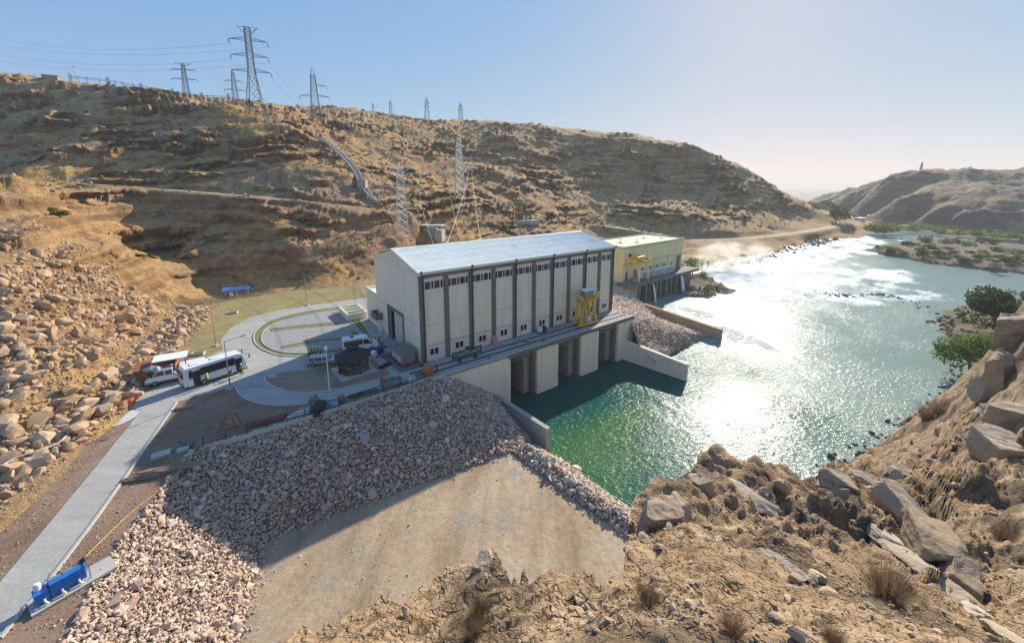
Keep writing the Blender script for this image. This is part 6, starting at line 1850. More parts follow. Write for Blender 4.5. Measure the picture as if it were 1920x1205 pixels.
for i, ((x, y), wp, hp, t) in enumerate((((115,408), 30, 14, 100), ((656,370), 12, 7, 152), ((100,396), 16, 9, 100), ((1255,418), 10, 18, 268))):
    b = on_hill(x, y, t); w = size_px(b, wp); h = size_px(b, hp)
    plant('scrub_bush', ['dark green bush in the ravine above the boulders', 'lone green bush beside the concrete flume', 'smaller green bush at the top of the ravine', 'tall green bush on the cliff by the river road'][i], 'bush', b, h, w, MAT['leaf' if i else 'olive'], 740+i, 500, w*.06, False, .0)
# dry scrub over the hillside
P, px, py, zc = scatter(hill, 9000, (-54, 40), (105, 440), hp_, 131)
rs = np.random.RandomState(33)
kk = rs.rand(len(P)) < np.clip(.35 + .9*fbm(P[:, 0]/28, P[:, 1]/28, 3, .5, 83), .02, 1)
P, zc = P[kk], zc[kk]
Vs, Fs, o_ = [], [], 0
tv, tf = leaf_cloud((0, 0, .35), (1, 1, .55), 26, .42, 3, 4, .9)
for i in range(len(P)):
    s = .0034*zc[i]*math.exp(rs.randn()*.35); a = rs.uniform(0, 6.28)
    R2 = np.array([[math.cos(a), -math.sin(a), 0], [math.sin(a), math.cos(a), 0], [0, 0, 1]])
    Vs.append((tv@R2.T)*s + P[i]); Fs.append(tf+o_); o_ += len(tv)
tag(link('hillside_scrub', np_mesh('hillside_scrub', np.concatenate(Vs), np.concatenate(Fs), MAT['scrub'] if 'scrub' in MAT else leaf_mat('scrub_leaf', (.09, .075, .03), (.24, .18, .07)))), 'dry scrub dotted over the hillside', 'scrub', kind='stuff')

# ------------------------------------------------------------------ shore rocks
def shore(pts, n, seed, spread, size, label, mat=MAT['darkrock'], T=DR_T, zf=None):
    rs = np.random.RandomState(seed); L = W(pts); P = []
    for _ in range(n):
        i = rs.randint(0, len(L)-1); p = L[i].lerp(L[i+1], rs.rand()); q = p + Vector((rs.randn()*spread, rs.randn()*spread, 0))
        P.append((q.x, q.y, (zf(q.x, q.y) if zf else WZ) + .05))
    P = np.array(P); S = size*np.exp(rs.randn(n)*.4)
    tag(link('shore_rocks', scatter_mesh('shore_rocks', P, S, mat, T, seed)), label, 'rocks', kind='stuff')
shore([(1628,470),(1700,487),(1780,500),(1850,508),(1920,515)], 900, 3, 2.2, .5, 'dark shore stones along the near edge of the island', zf=island_z)
shore([(1755,592),(1768,612),(1778,640),(1800,660)], 350, 4, 1.6, .35, 'dark stones along the gravel spit', zf=spit_z)
shore([(1756,590),(1700,562),(1640,552),(1600,556),(1540,552)], 60, 5, 1.2, .5, 'row of dark rocks breaking the rapids', )
shore([(1282,556),(1320,553),(1350,551),(1374,547),(1340,530),(1300,520)], 420, 6, 1.8, .55, 'brown rocks heaped on the point by the old powerhouse', MAT['boulder'], BS_T, zf=rocks_z)
shore([(1300,492),(1390,489),(1430,478),(1500,458),(1560,448)], 250, 7, 4, 1.0, 'dark rocks along the bank below the river road')
shore([(1545,903),(1600,858),(1682,818),(1755,770),(1785,742),(1800,690)], 260, 8, 1.0, .35, 'dark rocks at the waterline under the right cliff')

# ------------------------------------------------------------------ rocks, chips and dry plants on the near cliff
def on_near(px, py, t0=2.0, t1=70.0):
    d = ray(px, py); q = t0
    while q < t1:
        p = Vector((0, 0, CZ)) + d*q
        if p.z <= nearf.z(p.x, p.y)[0]: return p
        q *= 1.006
    return Vector((0, 0, CZ)) + d*t1
def crag_mesh(name, mat, seed):
    r = random.Random(seed); bm = bmesh.new(); bmesh.ops.create_icosphere(bm, subdivisions=4, radius=1.0)
    pl = []
    for ax in (Vector((1, 0, 0)), Vector((0, 1, 0)), Vector((0, 0, 1))):
        for sg_ in (-1, 1):
            n = (ax*sg_ + Vector((r.gauss(0, .22), r.gauss(0, .22), r.gauss(0, .22)))).normalized(); pl.append((n, r.uniform(.50, .68)))
    for _ in range(5):
        n = Vector((r.gauss(0, 1), r.gauss(0, 1), r.gauss(0, 1))).normalized(); pl.append((n, r.uniform(.66, .85)))
    o = Vector((seed*1.7, 0, 0))
    for v in bm.verts:
        c = v.co.copy()
        for n, d in pl:
            e = c.dot(n)-d
            if e > 0: c -= n*e
        bed = mnoise.noise(Vector((c.x*.8, c.y*.8, c.z*5.5))+o)
        k = .07*mnoise.noise(c*2.6+o) + .045*mnoise.noise(c*6+o) + .02*mnoise.noise(c*15+o) + .05*bed
        v.co = c + c.normalized()*k
    me = bpy.data.meshes.new(name); bm.to_mesh(me); bm.free(); me.materials.append(mat)
    return me
CB_T = [crag_mesh('cliff_rock', MAT['clifrock'], 350+i) for i in range(5)]
blocks = [((1228,990), 58, (1, .9, 1.25), 'tall squared tan rock block at the cliff edge above the stone ridge'), ((1315,915), 30, (.9, .8, 1.2), 'pointed tan rock at the tip of the cliff edge'),
 ((1275,960), 40, (1.2, .8, .8), 'broad tan rock behind the tall block at the cliff edge'), ((1548,915), 20, (1.2, 1, .8), 'small dark boulder left of the saddle above the water'), ((1572,908), 32, (1.2, 1, .9), 'rounded boulder in the saddle above the water'),
 ((1688,965), 46, (.8, 1.5, 1.0), 'dark leaning boulder at the head of the gully'), ((1740,1015), 52, (.9, 1.5, .9), 'long dark boulder in the middle of the gully'), ((1800,1085), 50, (.9, 1.5, .8), 'brown boulder at the lower end of the gully'),
 ((1655,935), 30, (1.2, .9, .8), 'brown rock above the leaning boulder of the gully'), ((1876,705), 40, (.8, .9, 1.6), 'upright brown boulder on the right slope under the cliff top'), ((1898,790), 46, (1.2, 1, 1), 'large brown boulder at the right edge, upper of two'),
 ((1880,850), 52, (1.2, 1, .9), 'large shaded boulder at the right edge, lower of two'), ((1905,625), 44, (1.1, 1, 1.2), 'brown crag at the right edge beside the dark shrub'), ((1850,735), 26, (1, 1, 1.2), 'rock knob on the steep bank below the upright boulder'),
 ((1690,890), 26, (1.3, 1, .6), 'low flat rock on the grassy slope above the water'), ((1625,905), 22, (1.3, 1, .7), 'small rock cluster on the orange grass slope'), ((905,1060), 24, (1.3, .8, .8), 'pale rock on the edge above the low flat'), ((1160,1075), 28, (1, .8, 1), 'rough rock at the foot of the tall block')]
rs = np.random.RandomState(21)
for k, ((x, y), hp, sc_, lab) in enumerate(blocks):
    p = on_near(x, y); s = size_px(p, hp)
    o = link('cliff_rock', CB_T[k % 5], None, p + Vector((0, 0, s*.05))); o.rotation_euler = (rs.uniform(-.2, .2), rs.uniform(-.2, .2), rs.uniform(0, 6.28)); o.scale = Vector(sc_)*s
    tag(o, lab, 'rock')
slabs = [((1655,1000), 34, 'upper end of the pale rock slab beside the gully'), ((1705,1045), 40, 'pale rock slab beside the gully, second from its upper end'), ((1765,1095), 44, 'middle of the pale rock slab beside the gully'), ((1830,1145), 46, 'pale rock slab beside the gully, second from its lower end'), ((1890,1190), 46, 'lower end of the pale rock slab beside the gully'), ((1470,1060), 30, 'pale rock ledge in the middle of the near cliff'), ((1530,1075), 26, 'right end of the pale rock ledge on the near cliff'), ((1400,925), 34, 'flat pale rock shelf at the cliff top above the water')]
MAT['paleslab'] = stone_mat('pale_slab_rock', [(0, (.50,.40,.29)), (.5, (.58,.48,.36)), (1, (.46,.36,.25))], bscale=7.0, bump=1.0)
SL_T = [crag_mesh('rock_slab', MAT['paleslab'], 370+i) for i in range(3)]
for k, ((x, y), hp, lab) in enumerate(slabs):
    p = on_near(x, y); q = on_near(x+60, y+45); s = size_px(p, hp); d = q-p
    o = link('rock_slab', SL_T[k % 3], None, p - Vector((0, 0, s*.12))); o.rotation_euler = (0, -math.atan2(d.z, math.hypot(d.x, d.y)), math.atan2(d.y, d.x)); o.scale = (s*1.7, s*.75, s*.42)
    tag(o, lab, 'rock')
np_poly = [[(560,1205),(780,1092),(925,1040),(960,1080),(1110,1080),(1190,970),(1300,895),(1440,903),(1530,915),(1600,870),(1690,820),(1800,780),(1850,700),(1920,600),(1920,1205)]]
P, px, py, zc = scatter(nearf, 16000, (-50, 62), (3, 50), np_poly, 151)
S = .0055*zc*np.exp(rs.randn(len(P))*.5); kk = rs.rand(len(P)) < np.clip(.5+.9*fbm(P[:, 0]/2.2, P[:, 1]/2.2, 3, .5, 84), .05, 1)
P, S, px, py = P[kk], S[kk], px[kk], py[kk]; P[:, 2] += S*.25
order = np.argsort(-(S/np.hypot(P[:, 0], P[:, 1])))
for k in order[:110]:
    o = link('rock', CR_T[k % 6], None, Vector(P[k])); o.rotation_euler = (rs.uniform(-.5, .5), rs.uniform(-.5, .5), rs.uniform(0, 6.28)); o.scale = Vector((rs.uniform(.9, 1.4), rs.uniform(.7, 1.1), rs.uniform(.6, 1.0)))*S[k]
    tag(o, 'loose tan rock lying on the near cliff', 'rock', 'loose rocks on the near cliff')
tag(link('rock_chips', scatter_mesh('rock_chips', P[order[110:]], S[order[110:]]*.8, MAT['clifrock'], [hull_mesh('rock', MAT['clifrock'], 440+i, 11) for i in range(5)], 22)), 'rock chips littering the near cliff', 'rocks', kind='stuff')

def tuft_mesh(name, mat, seed, n=160, h=1.0, w=1.0, curl=.5, thick=.014, branch=False):
    rs = np.random.RandomState(seed); V, F = [], []
    for i in range(n):
        a = rs.uniform(0, 6.28); r0 = rs.uniform(0, .18)*w; tilt = abs(rs.randn())*.45 + .08; L = h*rs.uniform(.45, 1.0)
        p = np.array([math.cos(a)*r0, math.sin(a)*r0, 0.0]); d = np.array([math.cos(a)*math.sin(tilt), math.sin(a)*math.sin(tilt), math.cos(tilt)])
        sd_ = np.array([-math.sin(a), math.cos(a), 0])*thick*rs.uniform(.6, 1.4)
        pts = [p]; dd = d.copy()
        for k in range(3):
            dd = dd + np.array([math.cos(a), math.sin(a), -.3])*curl*.12*(k+1) + rs.randn(3)*.08; dd /= np.linalg.norm(dd); pts.append(pts[-1]+dd*L/3)
        for k in range(3):
            q = len(V); f0 = 1-k/3.2; f1 = 1-(k+1)/3.2
            V += [pts[k]-sd_*f0, pts[k]+sd_*f0, pts[k+1]+sd_*f1, pts[k+1]-sd_*f1]; F.append((q, q+1, q+2, q+3))
    return np_mesh(name, np.array(V), np.array(F), mat)
TF = [tuft_mesh('dry_tuft', MAT['straw'], 800+i, 110, 1.0, 1.3, .6, .013) for i in range(3)]
BF = [tuft_mesh('dry_bush', MAT['twig'], 820+i, 900, 1.0, 1.8, .25, .0045) for i in range(3)]
bushes = [((1662,1118), 78, 'largest dry brown bush on the near cliff'), ((1215,1135), 52, 'dry brown bush below the tall rock block'), ((1372,1190), 56, 'dry brown bush at the bottom edge of the picture'), ((900,1150), 46, 'dry brown bush above the low flat'),
          ((885,1195), 44, 'pale dry bush at the bottom edge left of the others'), ((1740,785), 40, 'brown bush on the slope edge above the water'), ((1765,775), 36, 'brown bush on the slope beside the water, farther right'), ((1560,1205), 44, 'dry bush at the bottom edge under the dark scree'), ((1880,1010), 40, 'dry bush on the orange slope beyond the gully')]
for k, ((x, y), hp, lab) in enumerate(bushes):
    p = on_near(x, y); s = size_px(p, hp)
    o = link('dry_bush', BF[k % 3], None, p - Vector((0, 0, s*.04))); o.rotation_euler = (0, 0, k*1.3); o.scale = (s, s, s); tag(o, lab, 'bush', 'dry bushes on the near cliff')
P, px, py, zc = scatter(nearf, 14000, (-50, 62), (3, 55), np_poly, 171)
kk = (fbm(P[:, 0]/3.0, P[:, 1]/3.0, 3, .5, 85) > .05) & (nearf.slope(P[:, 0], P[:, 1], .4) < .95)
P, zc = P[kk][:2600], zc[kk][:2600]
Vs, Fs, o_ = [], [], 0
small = tuft_mesh('t', MAT['straw'], 850, 11, 1.0, 1.6, .7, .03)
sv = np.empty(len(small.vertices)*3); small.vertices.foreach_get('co', sv); sv = sv.reshape(-1, 3); sf = np.array([p.vertices[:] for p in small.polygons])
for i in range(len(P)):
    s = .012*zc[i]*math.exp(rs.randn()*.3); a = rs.uniform(0, 6.28)
    R2 = np.array([[math.cos(a), -math.sin(a), 0], [math.sin(a), math.cos(a), 0], [0, 0, 1]])
    Vs.append((sv@R2.T)*s + P[i]); Fs.append(sf+o_); o_ += len(sv)
tag(link('dry_grass', np_mesh('dry_grass', np.concatenate(Vs), np.concatenate(Fs), MAT['straw'])), 'ochre dry grass growing over the near cliff', 'grass', kind='stuff')
# pebbles on the low flat and the court dirt
rs = np.random.RandomState(44)
lowp = np.array(low); x0, y0 = lowp.min(0); x1, y1 = lowp.max(0)
Q = np.stack([rs.uniform(x0, x1, 9000), rs.uniform(y0, y1, 9000)], -1)
Q = Q[inpoly(Q[:, 0], Q[:, 1], low)]
Q = Q[rs.rand(len(Q)) < np.clip(.25+1.1*fbm(Q[:, 0]/3.5, Q[:, 1]/3.5, 3, .5, 86), .03, 1)]
S = .035*np.exp(rs.randn(len(Q))*.5)
tag(link('pebbles', scatter_mesh('pebbles', np.column_stack([Q, np.full(len(Q), LOW+.01)]), S, MAT['greystone'], [hull_mesh('p', MAT['greystone'], 460+i, 9) for i in range(4)], 23)), 'pale pebbles scattered on the low dirt flat', 'pebbles', kind='stuff')

# stones rolled out on the flat along the foot of the bank
Q = []
E_ = [at(x, y, LOW) for x, y in ((452,1200),(468,1115),(489,1042),(520,1004),(580,982),(680,948),(780,910),(880,876),(955,849),(1010,884),(1060,922),(1120,966),(1180,1004))]
for _ in range(1400):
    i = rs.randint(0, len(E_)-1); p = E_[i].lerp(E_[i+1], rs.rand()); Q.append((p.x + rs.randn()*.45, p.y + rs.randn()*.45, LOW+.03))
Q = np.array(Q)
tag(link('spilled_stones', scatter_mesh('spilled_stones', Q, .07*np.exp(rs.randn(len(Q))*.45), MAT['stone'], ST_T, 25)), 'stones spilled on the flat along the foot of the bank', 'stones', kind='stuff')
# pebbles along the dirt beside the lower road
Q = []
for (a, b, c_, d_) in (((0,960),(265,770),(250,745),(0,1085)), ((330,756),(10,1190),(110,1200),(350,850)), ((332,756),(440,726),(620,756),(360,845))):
    quad = [at(*q_) for q_ in (a, b, c_, d_)]
    for _ in range(1500):
        u_, v_ = rs.rand(2); p = quad[0].lerp(quad[1], u_).lerp(quad[3].lerp(quad[2], u_), v_); Q.append((p.x, p.y, DZ-.04))
Q = np.array(Q)
tag(link('dirt_pebbles', scatter_mesh('dirt_pebbles', Q, .04*np.exp(rs.randn(len(Q))*.5), MAT['boulder'], [hull_mesh('p', MAT['boulder'], 480+i, 9) for i in range(4)], 24)), 'small stones on the dirt beside the lower road', 'pebbles', kind='stuff')
heap('soil_heap', 'dark brown soil berm between the manhole slabs and the riprap', 'soil heap', (305,884), (2.6, .7), MAT['reddirt'], 3.6, .5)
heap('soil_heap', 'small soil heap where the lower road meets the dirt', 'soil heap', (352,764), (1.2, .5), MAT['dirt'], 13, .3)

# white hose over the boulders
wh = MB(); hp2 = []
for x, y in smooth_poly([(-20,900),(30,868),(75,853),(112,838),(135,815),(165,780),(200,762),(225,735),(255,705)], False, 4):
    p = on_hill(x, y, 42); hp2.append(p+Vector((0, 0, .55)))
wh.path(hp2, .07, 6)
tag(wh.build('hose', M('white_hose', [(.55,.5,.4),(.65,.6,.5)], 2, .5)), 'long pale hose lying across the boulders', 'hose')
# ------------------------------------------------------------------ pylons
def pylon(label, base, H, wb, wt, arms, mat, top='peak', rot=0.0, th=.13, bays=9, ins=True, group=None, waist=None, wa=.6):
    t = tag(empty('pylon', base, rot), label, 'pylon', group)
    def hw(f):
        if waist: return (wb + (wt*1.15-wb)*f/waist if f < waist else wt*1.15 + (wt-wt*1.15)*(f-waist)/(1-waist))/2
        return (wb + (wt-wb)*f)/2
    zs = [0.0]; q = 1.0
    w_ = [max(.35, hw(k/bays)) for k in range(bays)]; tot = sum(w_)
    for k in range(bays): zs.append(zs[-1] + w_[k]/tot)
    body_top = 1.0 if top != 'peak' else .86
    zs = [z*body_top for z in zs]
    C4 = ((-1, -1), (1, -1), (1, 1), (-1, 1))
    for c in C4:
        m_ = MB()
        for k in range(bays):
            a, b = hw(zs[k]), hw(zs[k+1])
            m_.tube((c[0]*a, c[1]*a, zs[k]*H - (.5 if k == 0 else 0)), (c[0]*b, c[1]*b, zs[k+1]*H), th, th, 4, caps=False)
        m_.build('leg', mat, t)
    br = MB()
    for k in range(bays):
        a, b = hw(zs[k]), hw(zs[k+1]); z0, z1 = zs[k]*H, zs[k+1]*H
        for i in range(4):
            c, d = C4[i], C4[(i+1) % 4]
            br.tube((c[0]*a, c[1]*a, z0), (d[0]*b, d[1]*b, z1), th*.6, th*.6, 3, caps=False); br.tube((d[0]*a, d[1]*a, z0), (c[0]*b, c[1]*b, z1), th*.6, th*.6, 3, caps=False)
            br.tube((c[0]*b, c[1]*b, z1), (d[0]*b, d[1]*b, z1), th*.6, th*.6, 3, caps=False)
    br.build('bracing', mat, t)
    if top == 'peak':
        pk = MB(); a = hw(body_top)
        for c in C4: pk.tube((c[0]*a, c[1]*a, body_top*H), (0, 0, H), th*.8, th*.6, 4)
        pk.build('peak', mat, t)
    else:
        pk = MB(); a = hw(1.0); e = top
        for s in (-1, 1):
            pk.tube((s*e, 0, H+.2), (s*a, -a, H*.93), th*.7, th*.7, 4); pk.tube((s*e, 0, H+.2), (s*a, a, H*.93), th*.7, th*.7, 4)
        pk.tube((-e, 0, H+.2), (e, 0, H+.2), th*.7, th*.7, 4); pk.build('top_bar', mat, t)
    tips = []
    for f, half, sides in arms:
        a = hw(f); z = f*H
        for s in sides:
            m_ = MB(); tip = Vector((s*half, 0, z+.1))
            for c in (-1, 1):
                m_.tube((s*a, c*a, z), tip, th*.7, th*.6, 4); m_.tube((s*a, c*a*.8, z+H*.035), tip, th*.6, th*.5, 4)
            for k in (1, 2, 3):
                p = Vector((s*a, -a, z)).lerp(tip, k/4); p2 = Vector((s*a, a, z)).lerp(tip, k/4); p3 = Vector((s*a, -a*.8, z+H*.035)).lerp(tip, k/4)
                m_.tube(p, p2, th*.45, th*.45, 3); m_.tube(p, p3, th*.45, th*.45, 3)
            m_.build('cross_arm', mat, t)
            if ins:
                for dy in (-1, 1):
                    e = tip + Vector((s*.25, dy*H*.035, -H*.05))
                    MB().tube(tip, e, th*.9, th*.9, 5).build('insulator', MAT['insul'] if mat is MAT['pale_pylon'] else mat, t)
            tips.append(t.matrix_basis @ (tip + Vector((0, 0, -H*.05))))
    t.update_tag() if False else None
    R = Matrix.Rotation(rot, 4, 'Z')
    return [Vector(base) + (R @ Vector((0, 0, 0))) + (R @ (Vector(t_) )) if False else t_ for t_ in tips]
def tips_world(base, rot, tips): return tips

def gbase(px, py, t): return on_hill(px, py, t)
_tb = {}
def mk(key, label, px, py, t, topy, wbf, wtf, arms, mat, top='peak', rot=.3, th=.13, **k):
    b = att(px, py, t); b = Vector((b.x, b.y, float(hill.z(b.x, b.y)[0])-.3))
    H = htop(b, topy) - b.z
    t_ = pylon(label, b, H, H*wbf, H*wtf, arms, mat, top, rot, th, **k)
    R = Matrix.Rotation(rot, 3, 'Z'); hh = []
    for f, half, sides in arms:
        for s in sides: hh.append(b + R @ Vector((s*half, 0, f*H - H*.05)))
    if top != 'peak': hh += [b + R @ Vector((-top, 0, H)), b + R @ Vector((top, 0, H))]
    else: hh.append(b+Vector((0, 0, H)))
    _tb[key] = hh
    return b, H
PY, PP = MAT['pylon'], MAT['pale_pylon']
mk('A', 'tallest lattice pylon with three pairs of arms on the left ridge', 482, 228, 192, 52, .19, .055, [(.52, 8.0, (-1, 1)), (.69, 7.6, (-1, 1)), (.86, 7.8, (-1, 1))], PY, 4.2, .35, .14, bays=11, waist=.52)
mk('B', 'flat-topped lattice pylon behind the steel busbar gantry', 352, 190, 230, 120, .16, .06, [(.55, 6.0, (-1, 1)), (.82, 6.0, (-1, 1))], PY, 4.0, .3, .12, bays=8)
mk('C', 'slim pointed pylon half hidden behind the tallest pylon', 444, 205, 250, 128, .15, .045, [(.42, 5.5, (-1, 1)), (.66, 4.5, (-1, 1))], PY, 'peak', .3, .11, bays=8)
mk('D', 'pointed lattice pylon on the gravel slope right of the tallest pylon', 596, 258, 232, 125, .17, .05, [(.50, 7.5, (-1, 1)), (.68, 7.0, (1,))], PY, 'peak', .3, .12, bays=9)
mk('E', 'pale lattice pylon with a wide flat top right behind the powerhouse', 757, 470, 147, 316, .17, .085, [(.74, 6.2, (-1, 1)), (.42, 5.5, (-1, 1))], PP, 3.6, .25, .16, bays=12)
mk('F', 'pale lattice pylon on the middle slope right of the flat-topped one', 862, 368, 205, 250, .16, .05, [(.62, 6.0, (1,)), (.46, 6.5, (-1, 1))], PP, 'peak', .25, .18, bays=10)
for k, (px, py, t, ty, lab) in enumerate(((801,228,640,180,'largest of the distant pylons on the skyline'), (864,231,640,190,'distant skyline pylon farthest to the right'), (733,218,760,187,'distant skyline pylon second from the left'), (700,211,900,192,'smallest distant skyline pylon farthest to the left'))):
    b = att(px, py, t); H = htop(b, ty)-b.z
    pylon(lab, b, H, H*.2, H*.05, [(.58, H*.16, (-1, 1)), (.72, H*.15, (-1, 1)), (.82, H*.1, (1,))], PY, 'peak', .5, .24, bays=6, ins=False, group='distant pylons on the skyline')

# ------------------------------------------------------------------ cables
def cable(a, b, sag, r=.05, lab='thin overhead power cable strung between the pylons', n=14):
    a, b = Vector(a), Vector(b); m_ = MB(); pts = []
    for i in range(n+1):
        s = i/n; p = a.lerp(b, s); p.z -= sag*4*s*(1-s); pts.append(p)
    for i in range(n): m_.tube(pts[i], pts[i+1], r, r, 3, caps=False)
    tag(m_.build('power_cable', MAT['wire']), lab, 'cable', 'overhead power cables')
A_, D_, E_, F_, B_2, C_2 = (_tb[k] for k in 'ADEFBC')
for i, j in ((0, 0), (1, 1), (2, 2), (3, 3)): cable(A_[i], E_[j % len(E_)], 5, .05, 'thin cable from the tallest pylon to the flat-topped pylon')
for i in range(3): cable(D_[i], E_[i % 2], 4, .045, 'thin cable from the pointed pylon down to the flat-topped pylon')
left = [att(-60, y, 260) for y in (90, 105, 62, 75)]
for i in range(4): cable(A_[i+2 if i+2 < len(A_) else i], left[i], 6, .05, 'thin cable from the tallest pylon out to the left')
sub = [uv(8+6*k, 22.5, 13.5) for k in range(7)]
for i in range(4): cable(E_[i], sub[i], 2.0, .045, 'pale overhead cable from the flat-topped pylon down to the powerhouse')
gate = [att(x, 440, 185) for x in (905, 925, 950, 965)]
for i in range(3): cable(F_[i], uv(16+5*i, 23, 13.2), 3.0, .055, 'pale overhead cable from the middle-slope pylon down to the powerhouse')
rdg = [att(x, 240, 400) for x in (905, 910, 916)]
for i in range(3): cable(F_[i], rdg[i], 8, .07, 'overhead cable climbing from the middle-slope pylon to the ridge')

# ------------------------------------------------------------------ busbar gantry along the ridge
bg_px = [(132,150,222,141),(205,168,218,153),(267,181,214,163),(326,192,211,170),(381,203,208,177),(432,215,205,184),(470,222,203,189)]
def surf(x, y, t):
    p = att(x, y, t); return Vector((p.x, p.y, float(hill.z(p.x, p.y)[0])))
bt_ = tag(empty('busbar_gantry', surf(*bg_px[0][:3])), 'long dark steel busbar gantry running along the left ridge', 'gantry')
o0 = bt_.location.copy(); tops = []
for k, (x, y, t, ty_) in enumerate(bg_px):
    p = surf(x, y, t); H = min(26, max(5.5, htop(p, ty_-3) - p.z))
    m_ = MB()
    for dx in (-.5, .5):
        for dy in (-.5, .5): m_.tube((dx, dy, -.5), (dx*.7, dy*.7, H), .14, .12, 4)
    for z in np.arange(.5, H, 1.1): m_.tube((-.5, -.5, z), (.5, .5, z+.9), .07, .07, 3); m_.tube((.5, -.5, z), (-.5, .5, z+.9), .07, .07, 3)
    m_.build('post', MAT['pylon'], bt_, p-o0); tops.append(p-o0+Vector((0, 0, H-2.2)))
for k in range(len(tops)-1):
    m_ = MB(); a, b = tops[k], tops[k+1]; n = 9
    for dz in (0, .9): m_.tube(a+Vector((0, 0, dz)), b+Vector((0, 0, dz)), .11, .11, 4)
    for i in range(n): m_.tube(a.lerp(b, i/n), a.lerp(b, (i+1)/n)+Vector((0, 0, .9)), .06, .06, 3)
    for i in (2, 4, 7): m_.tube(a.lerp(b, i/n)+Vector((0, 0, 1.4)), a.lerp(b, i/n)+Vector((0, 0, -3.0)), .13, .13, 4)
    m_.build('beam', MAT['pylon'], bt_)
hb = surf(97, 150, 226)
h_ = tag(empty('hut', hb, .5), 'small brick hut on the skyline at the far left', 'hut')
MB().box(-3.2, 3.2, -2, 2, -1, 2.4).build('wall', M('hut_brick', [(.28,.17,.11),(.36,.23,.15)], 1, .9), h_); MB().box(-3.4, 3.4, -2.2, 2.2, 2.4, 2.65).build('roof', MAT['oldcon'], h_)
# wooden poles
def wpole(px, py, t, ty, label, cross=True):
    b = on_hill(px, py, t); H = max(2.0, htop(b, ty)-b.z)
    p = tag(empty('utility_pole', b, .4), label, 'pole', 'utility poles')
    MB().tube((0, 0, -.4), (0, 0, H), .16, .11, 6).build('pole', MAT['kerb'], p)
    if cross: MB().bar((-1.2, 0, H-.5), (1.2, 0, H-.5), .14).build('cross_arm', MAT['darksteel'], p)
for a in ((143,155,214,123,'lone pole on the skyline left of the busbar gantry'),(708,266,232,222,'left pole of the pair on the slope right of the gravel'),(716,268,232,226,'right pole of the pair on the slope right of the gravel'),(778,290,225,262,'short pole below the pair on the middle slope'),
          (675,262,240,236,'pole between the gravel slope and the pair'),(1190,444,262,416,'pole by the river road above the old powerhouse roof'),(1297,444,258,410,'pole by the river road nearest the mist'),(1385,440,262,412,'pole by the river road under the long cliff'),(1434,438,268,412,'pole by the river road farthest along'),
          (1122,412,262,392,'pole by the upper road behind the powerhouse'),(613,232,245,200,'left short pole on the gravel plateau'),(650,238,248,204,'right short pole on the gravel plateau')):
    wpole(*a)
# switchyard behind the powerhouse
sw0 = on_hill(960, 412, 222)
sw = tag(empty('switchyard', sw0, .35), 'small steel switchyard on the terrace behind the powerhouse', 'switchyard')
for k in range(6):
    x = -12 + 5*k; m_ = MB(); m_.tube((x, 0, -1), (x, 0, 9), .14, .11, 4); m_.tube((x, 6, -1), (x, 6, 9), .14, .11, 4); m_.tube((x, 0, 9), (x, 6, 9), .12, .12, 4); m_.build('portal', MAT['steel'], sw)
for y in (0, 6): MB().tube((-12, y, 9), (13, y, 9), .14, .14, 4).build('beam', MAT['steel'], sw)
for k in range(10):
    x = -12 + 2.6*k; m_ = MB(); m_.box(x-.4, x+.4, 2, 2.8, -1, 1.8); m_.tube((x, 2.4, 1.8), (x, 2.4, 3.4), .16, .1, 6); m_.build('breaker', MAT['trim'], sw)
MB().box(4, 8, 3.6, 5.6, -1, 3.4).build('transformer', MAT['rust'], sw)
MB().box(-14, 15, -2, 8, -3, -.6).build('terrace', MAT['concrete'], sw)

# ------------------------------------------------------------------ concrete flume and intake on the slope
fl = [on_hill(*q)+Vector((0, 0, .9)) for q in ((592,264,194),(615,275,188),(640,297,178),(658,316,170),(670,332,165),(677,350,160))]
fl2 = [on_hill(*q)+Vector((0, 0, .9)) for q in ((684,362,157),(695,376,151),(706,386,147),(716,391,145))]
ft = tag(empty('flume', fl[0]), 'pale concrete flume running down the hillside gully', 'flume')
def chan(pts, w, name):
    for s in (-1, 1, 0):
        m_ = MB(); P_ = []
        for i, p in enumerate(pts):
            d = (pts[min(i+1, len(pts)-1)] - pts[max(i-1, 0)]); d.z = 0; d.normalize(); nn = Vector((-d.y, d.x, 0))
            P_.append(p - fl[0] + nn*s*w/2 + Vector((0, 0, .9 if s else .5)))
        for i in range(len(P_)-1): m_.bar(P_[i], P_[i+1], .35 if s else w*.92, 1.0 if s else .4)
        m_.build(name if s else 'channel_floor', MAT['kerb'], ft)
chan(fl, 2.0, 'channel_wall'); chan(fl2, 1.8, 'channel_wall')
m_ = MB(); c = fl[-1].lerp(fl2[0], .5)-fl[0]; m_.box(c.x-1.6, c.x+1.6, c.y-1.6, c.y+1.6, c.z-2, c.z+3.0); m_.build('drop_box', MAT['concrete'], ft)
it = on_hill(800, 438, 162)
ik = tag(empty('intake_portal', it, -.15), 'grey concrete intake portal on the slope behind the powerhouse roof', 'portal')
MB().hexa([(-9, -1, -4), (4, -1, -4), (4, 3, -4), (-9, 3, -4)], [(-9, -1, 3.2), (4, -1, 2.2), (4, 3, 2.2), (-9, 3, 3.2)]).build('wall', MAT['concrete'], ik)
MB().box(4, 7, -1.6, 3.2, -4, 1.6).build('end_block', MAT['kerb'], ik); MB().box(-9.2, 7.2, -1.8, 3.4, 3.21, 3.6).build('cap', MAT['kerb'], ik)

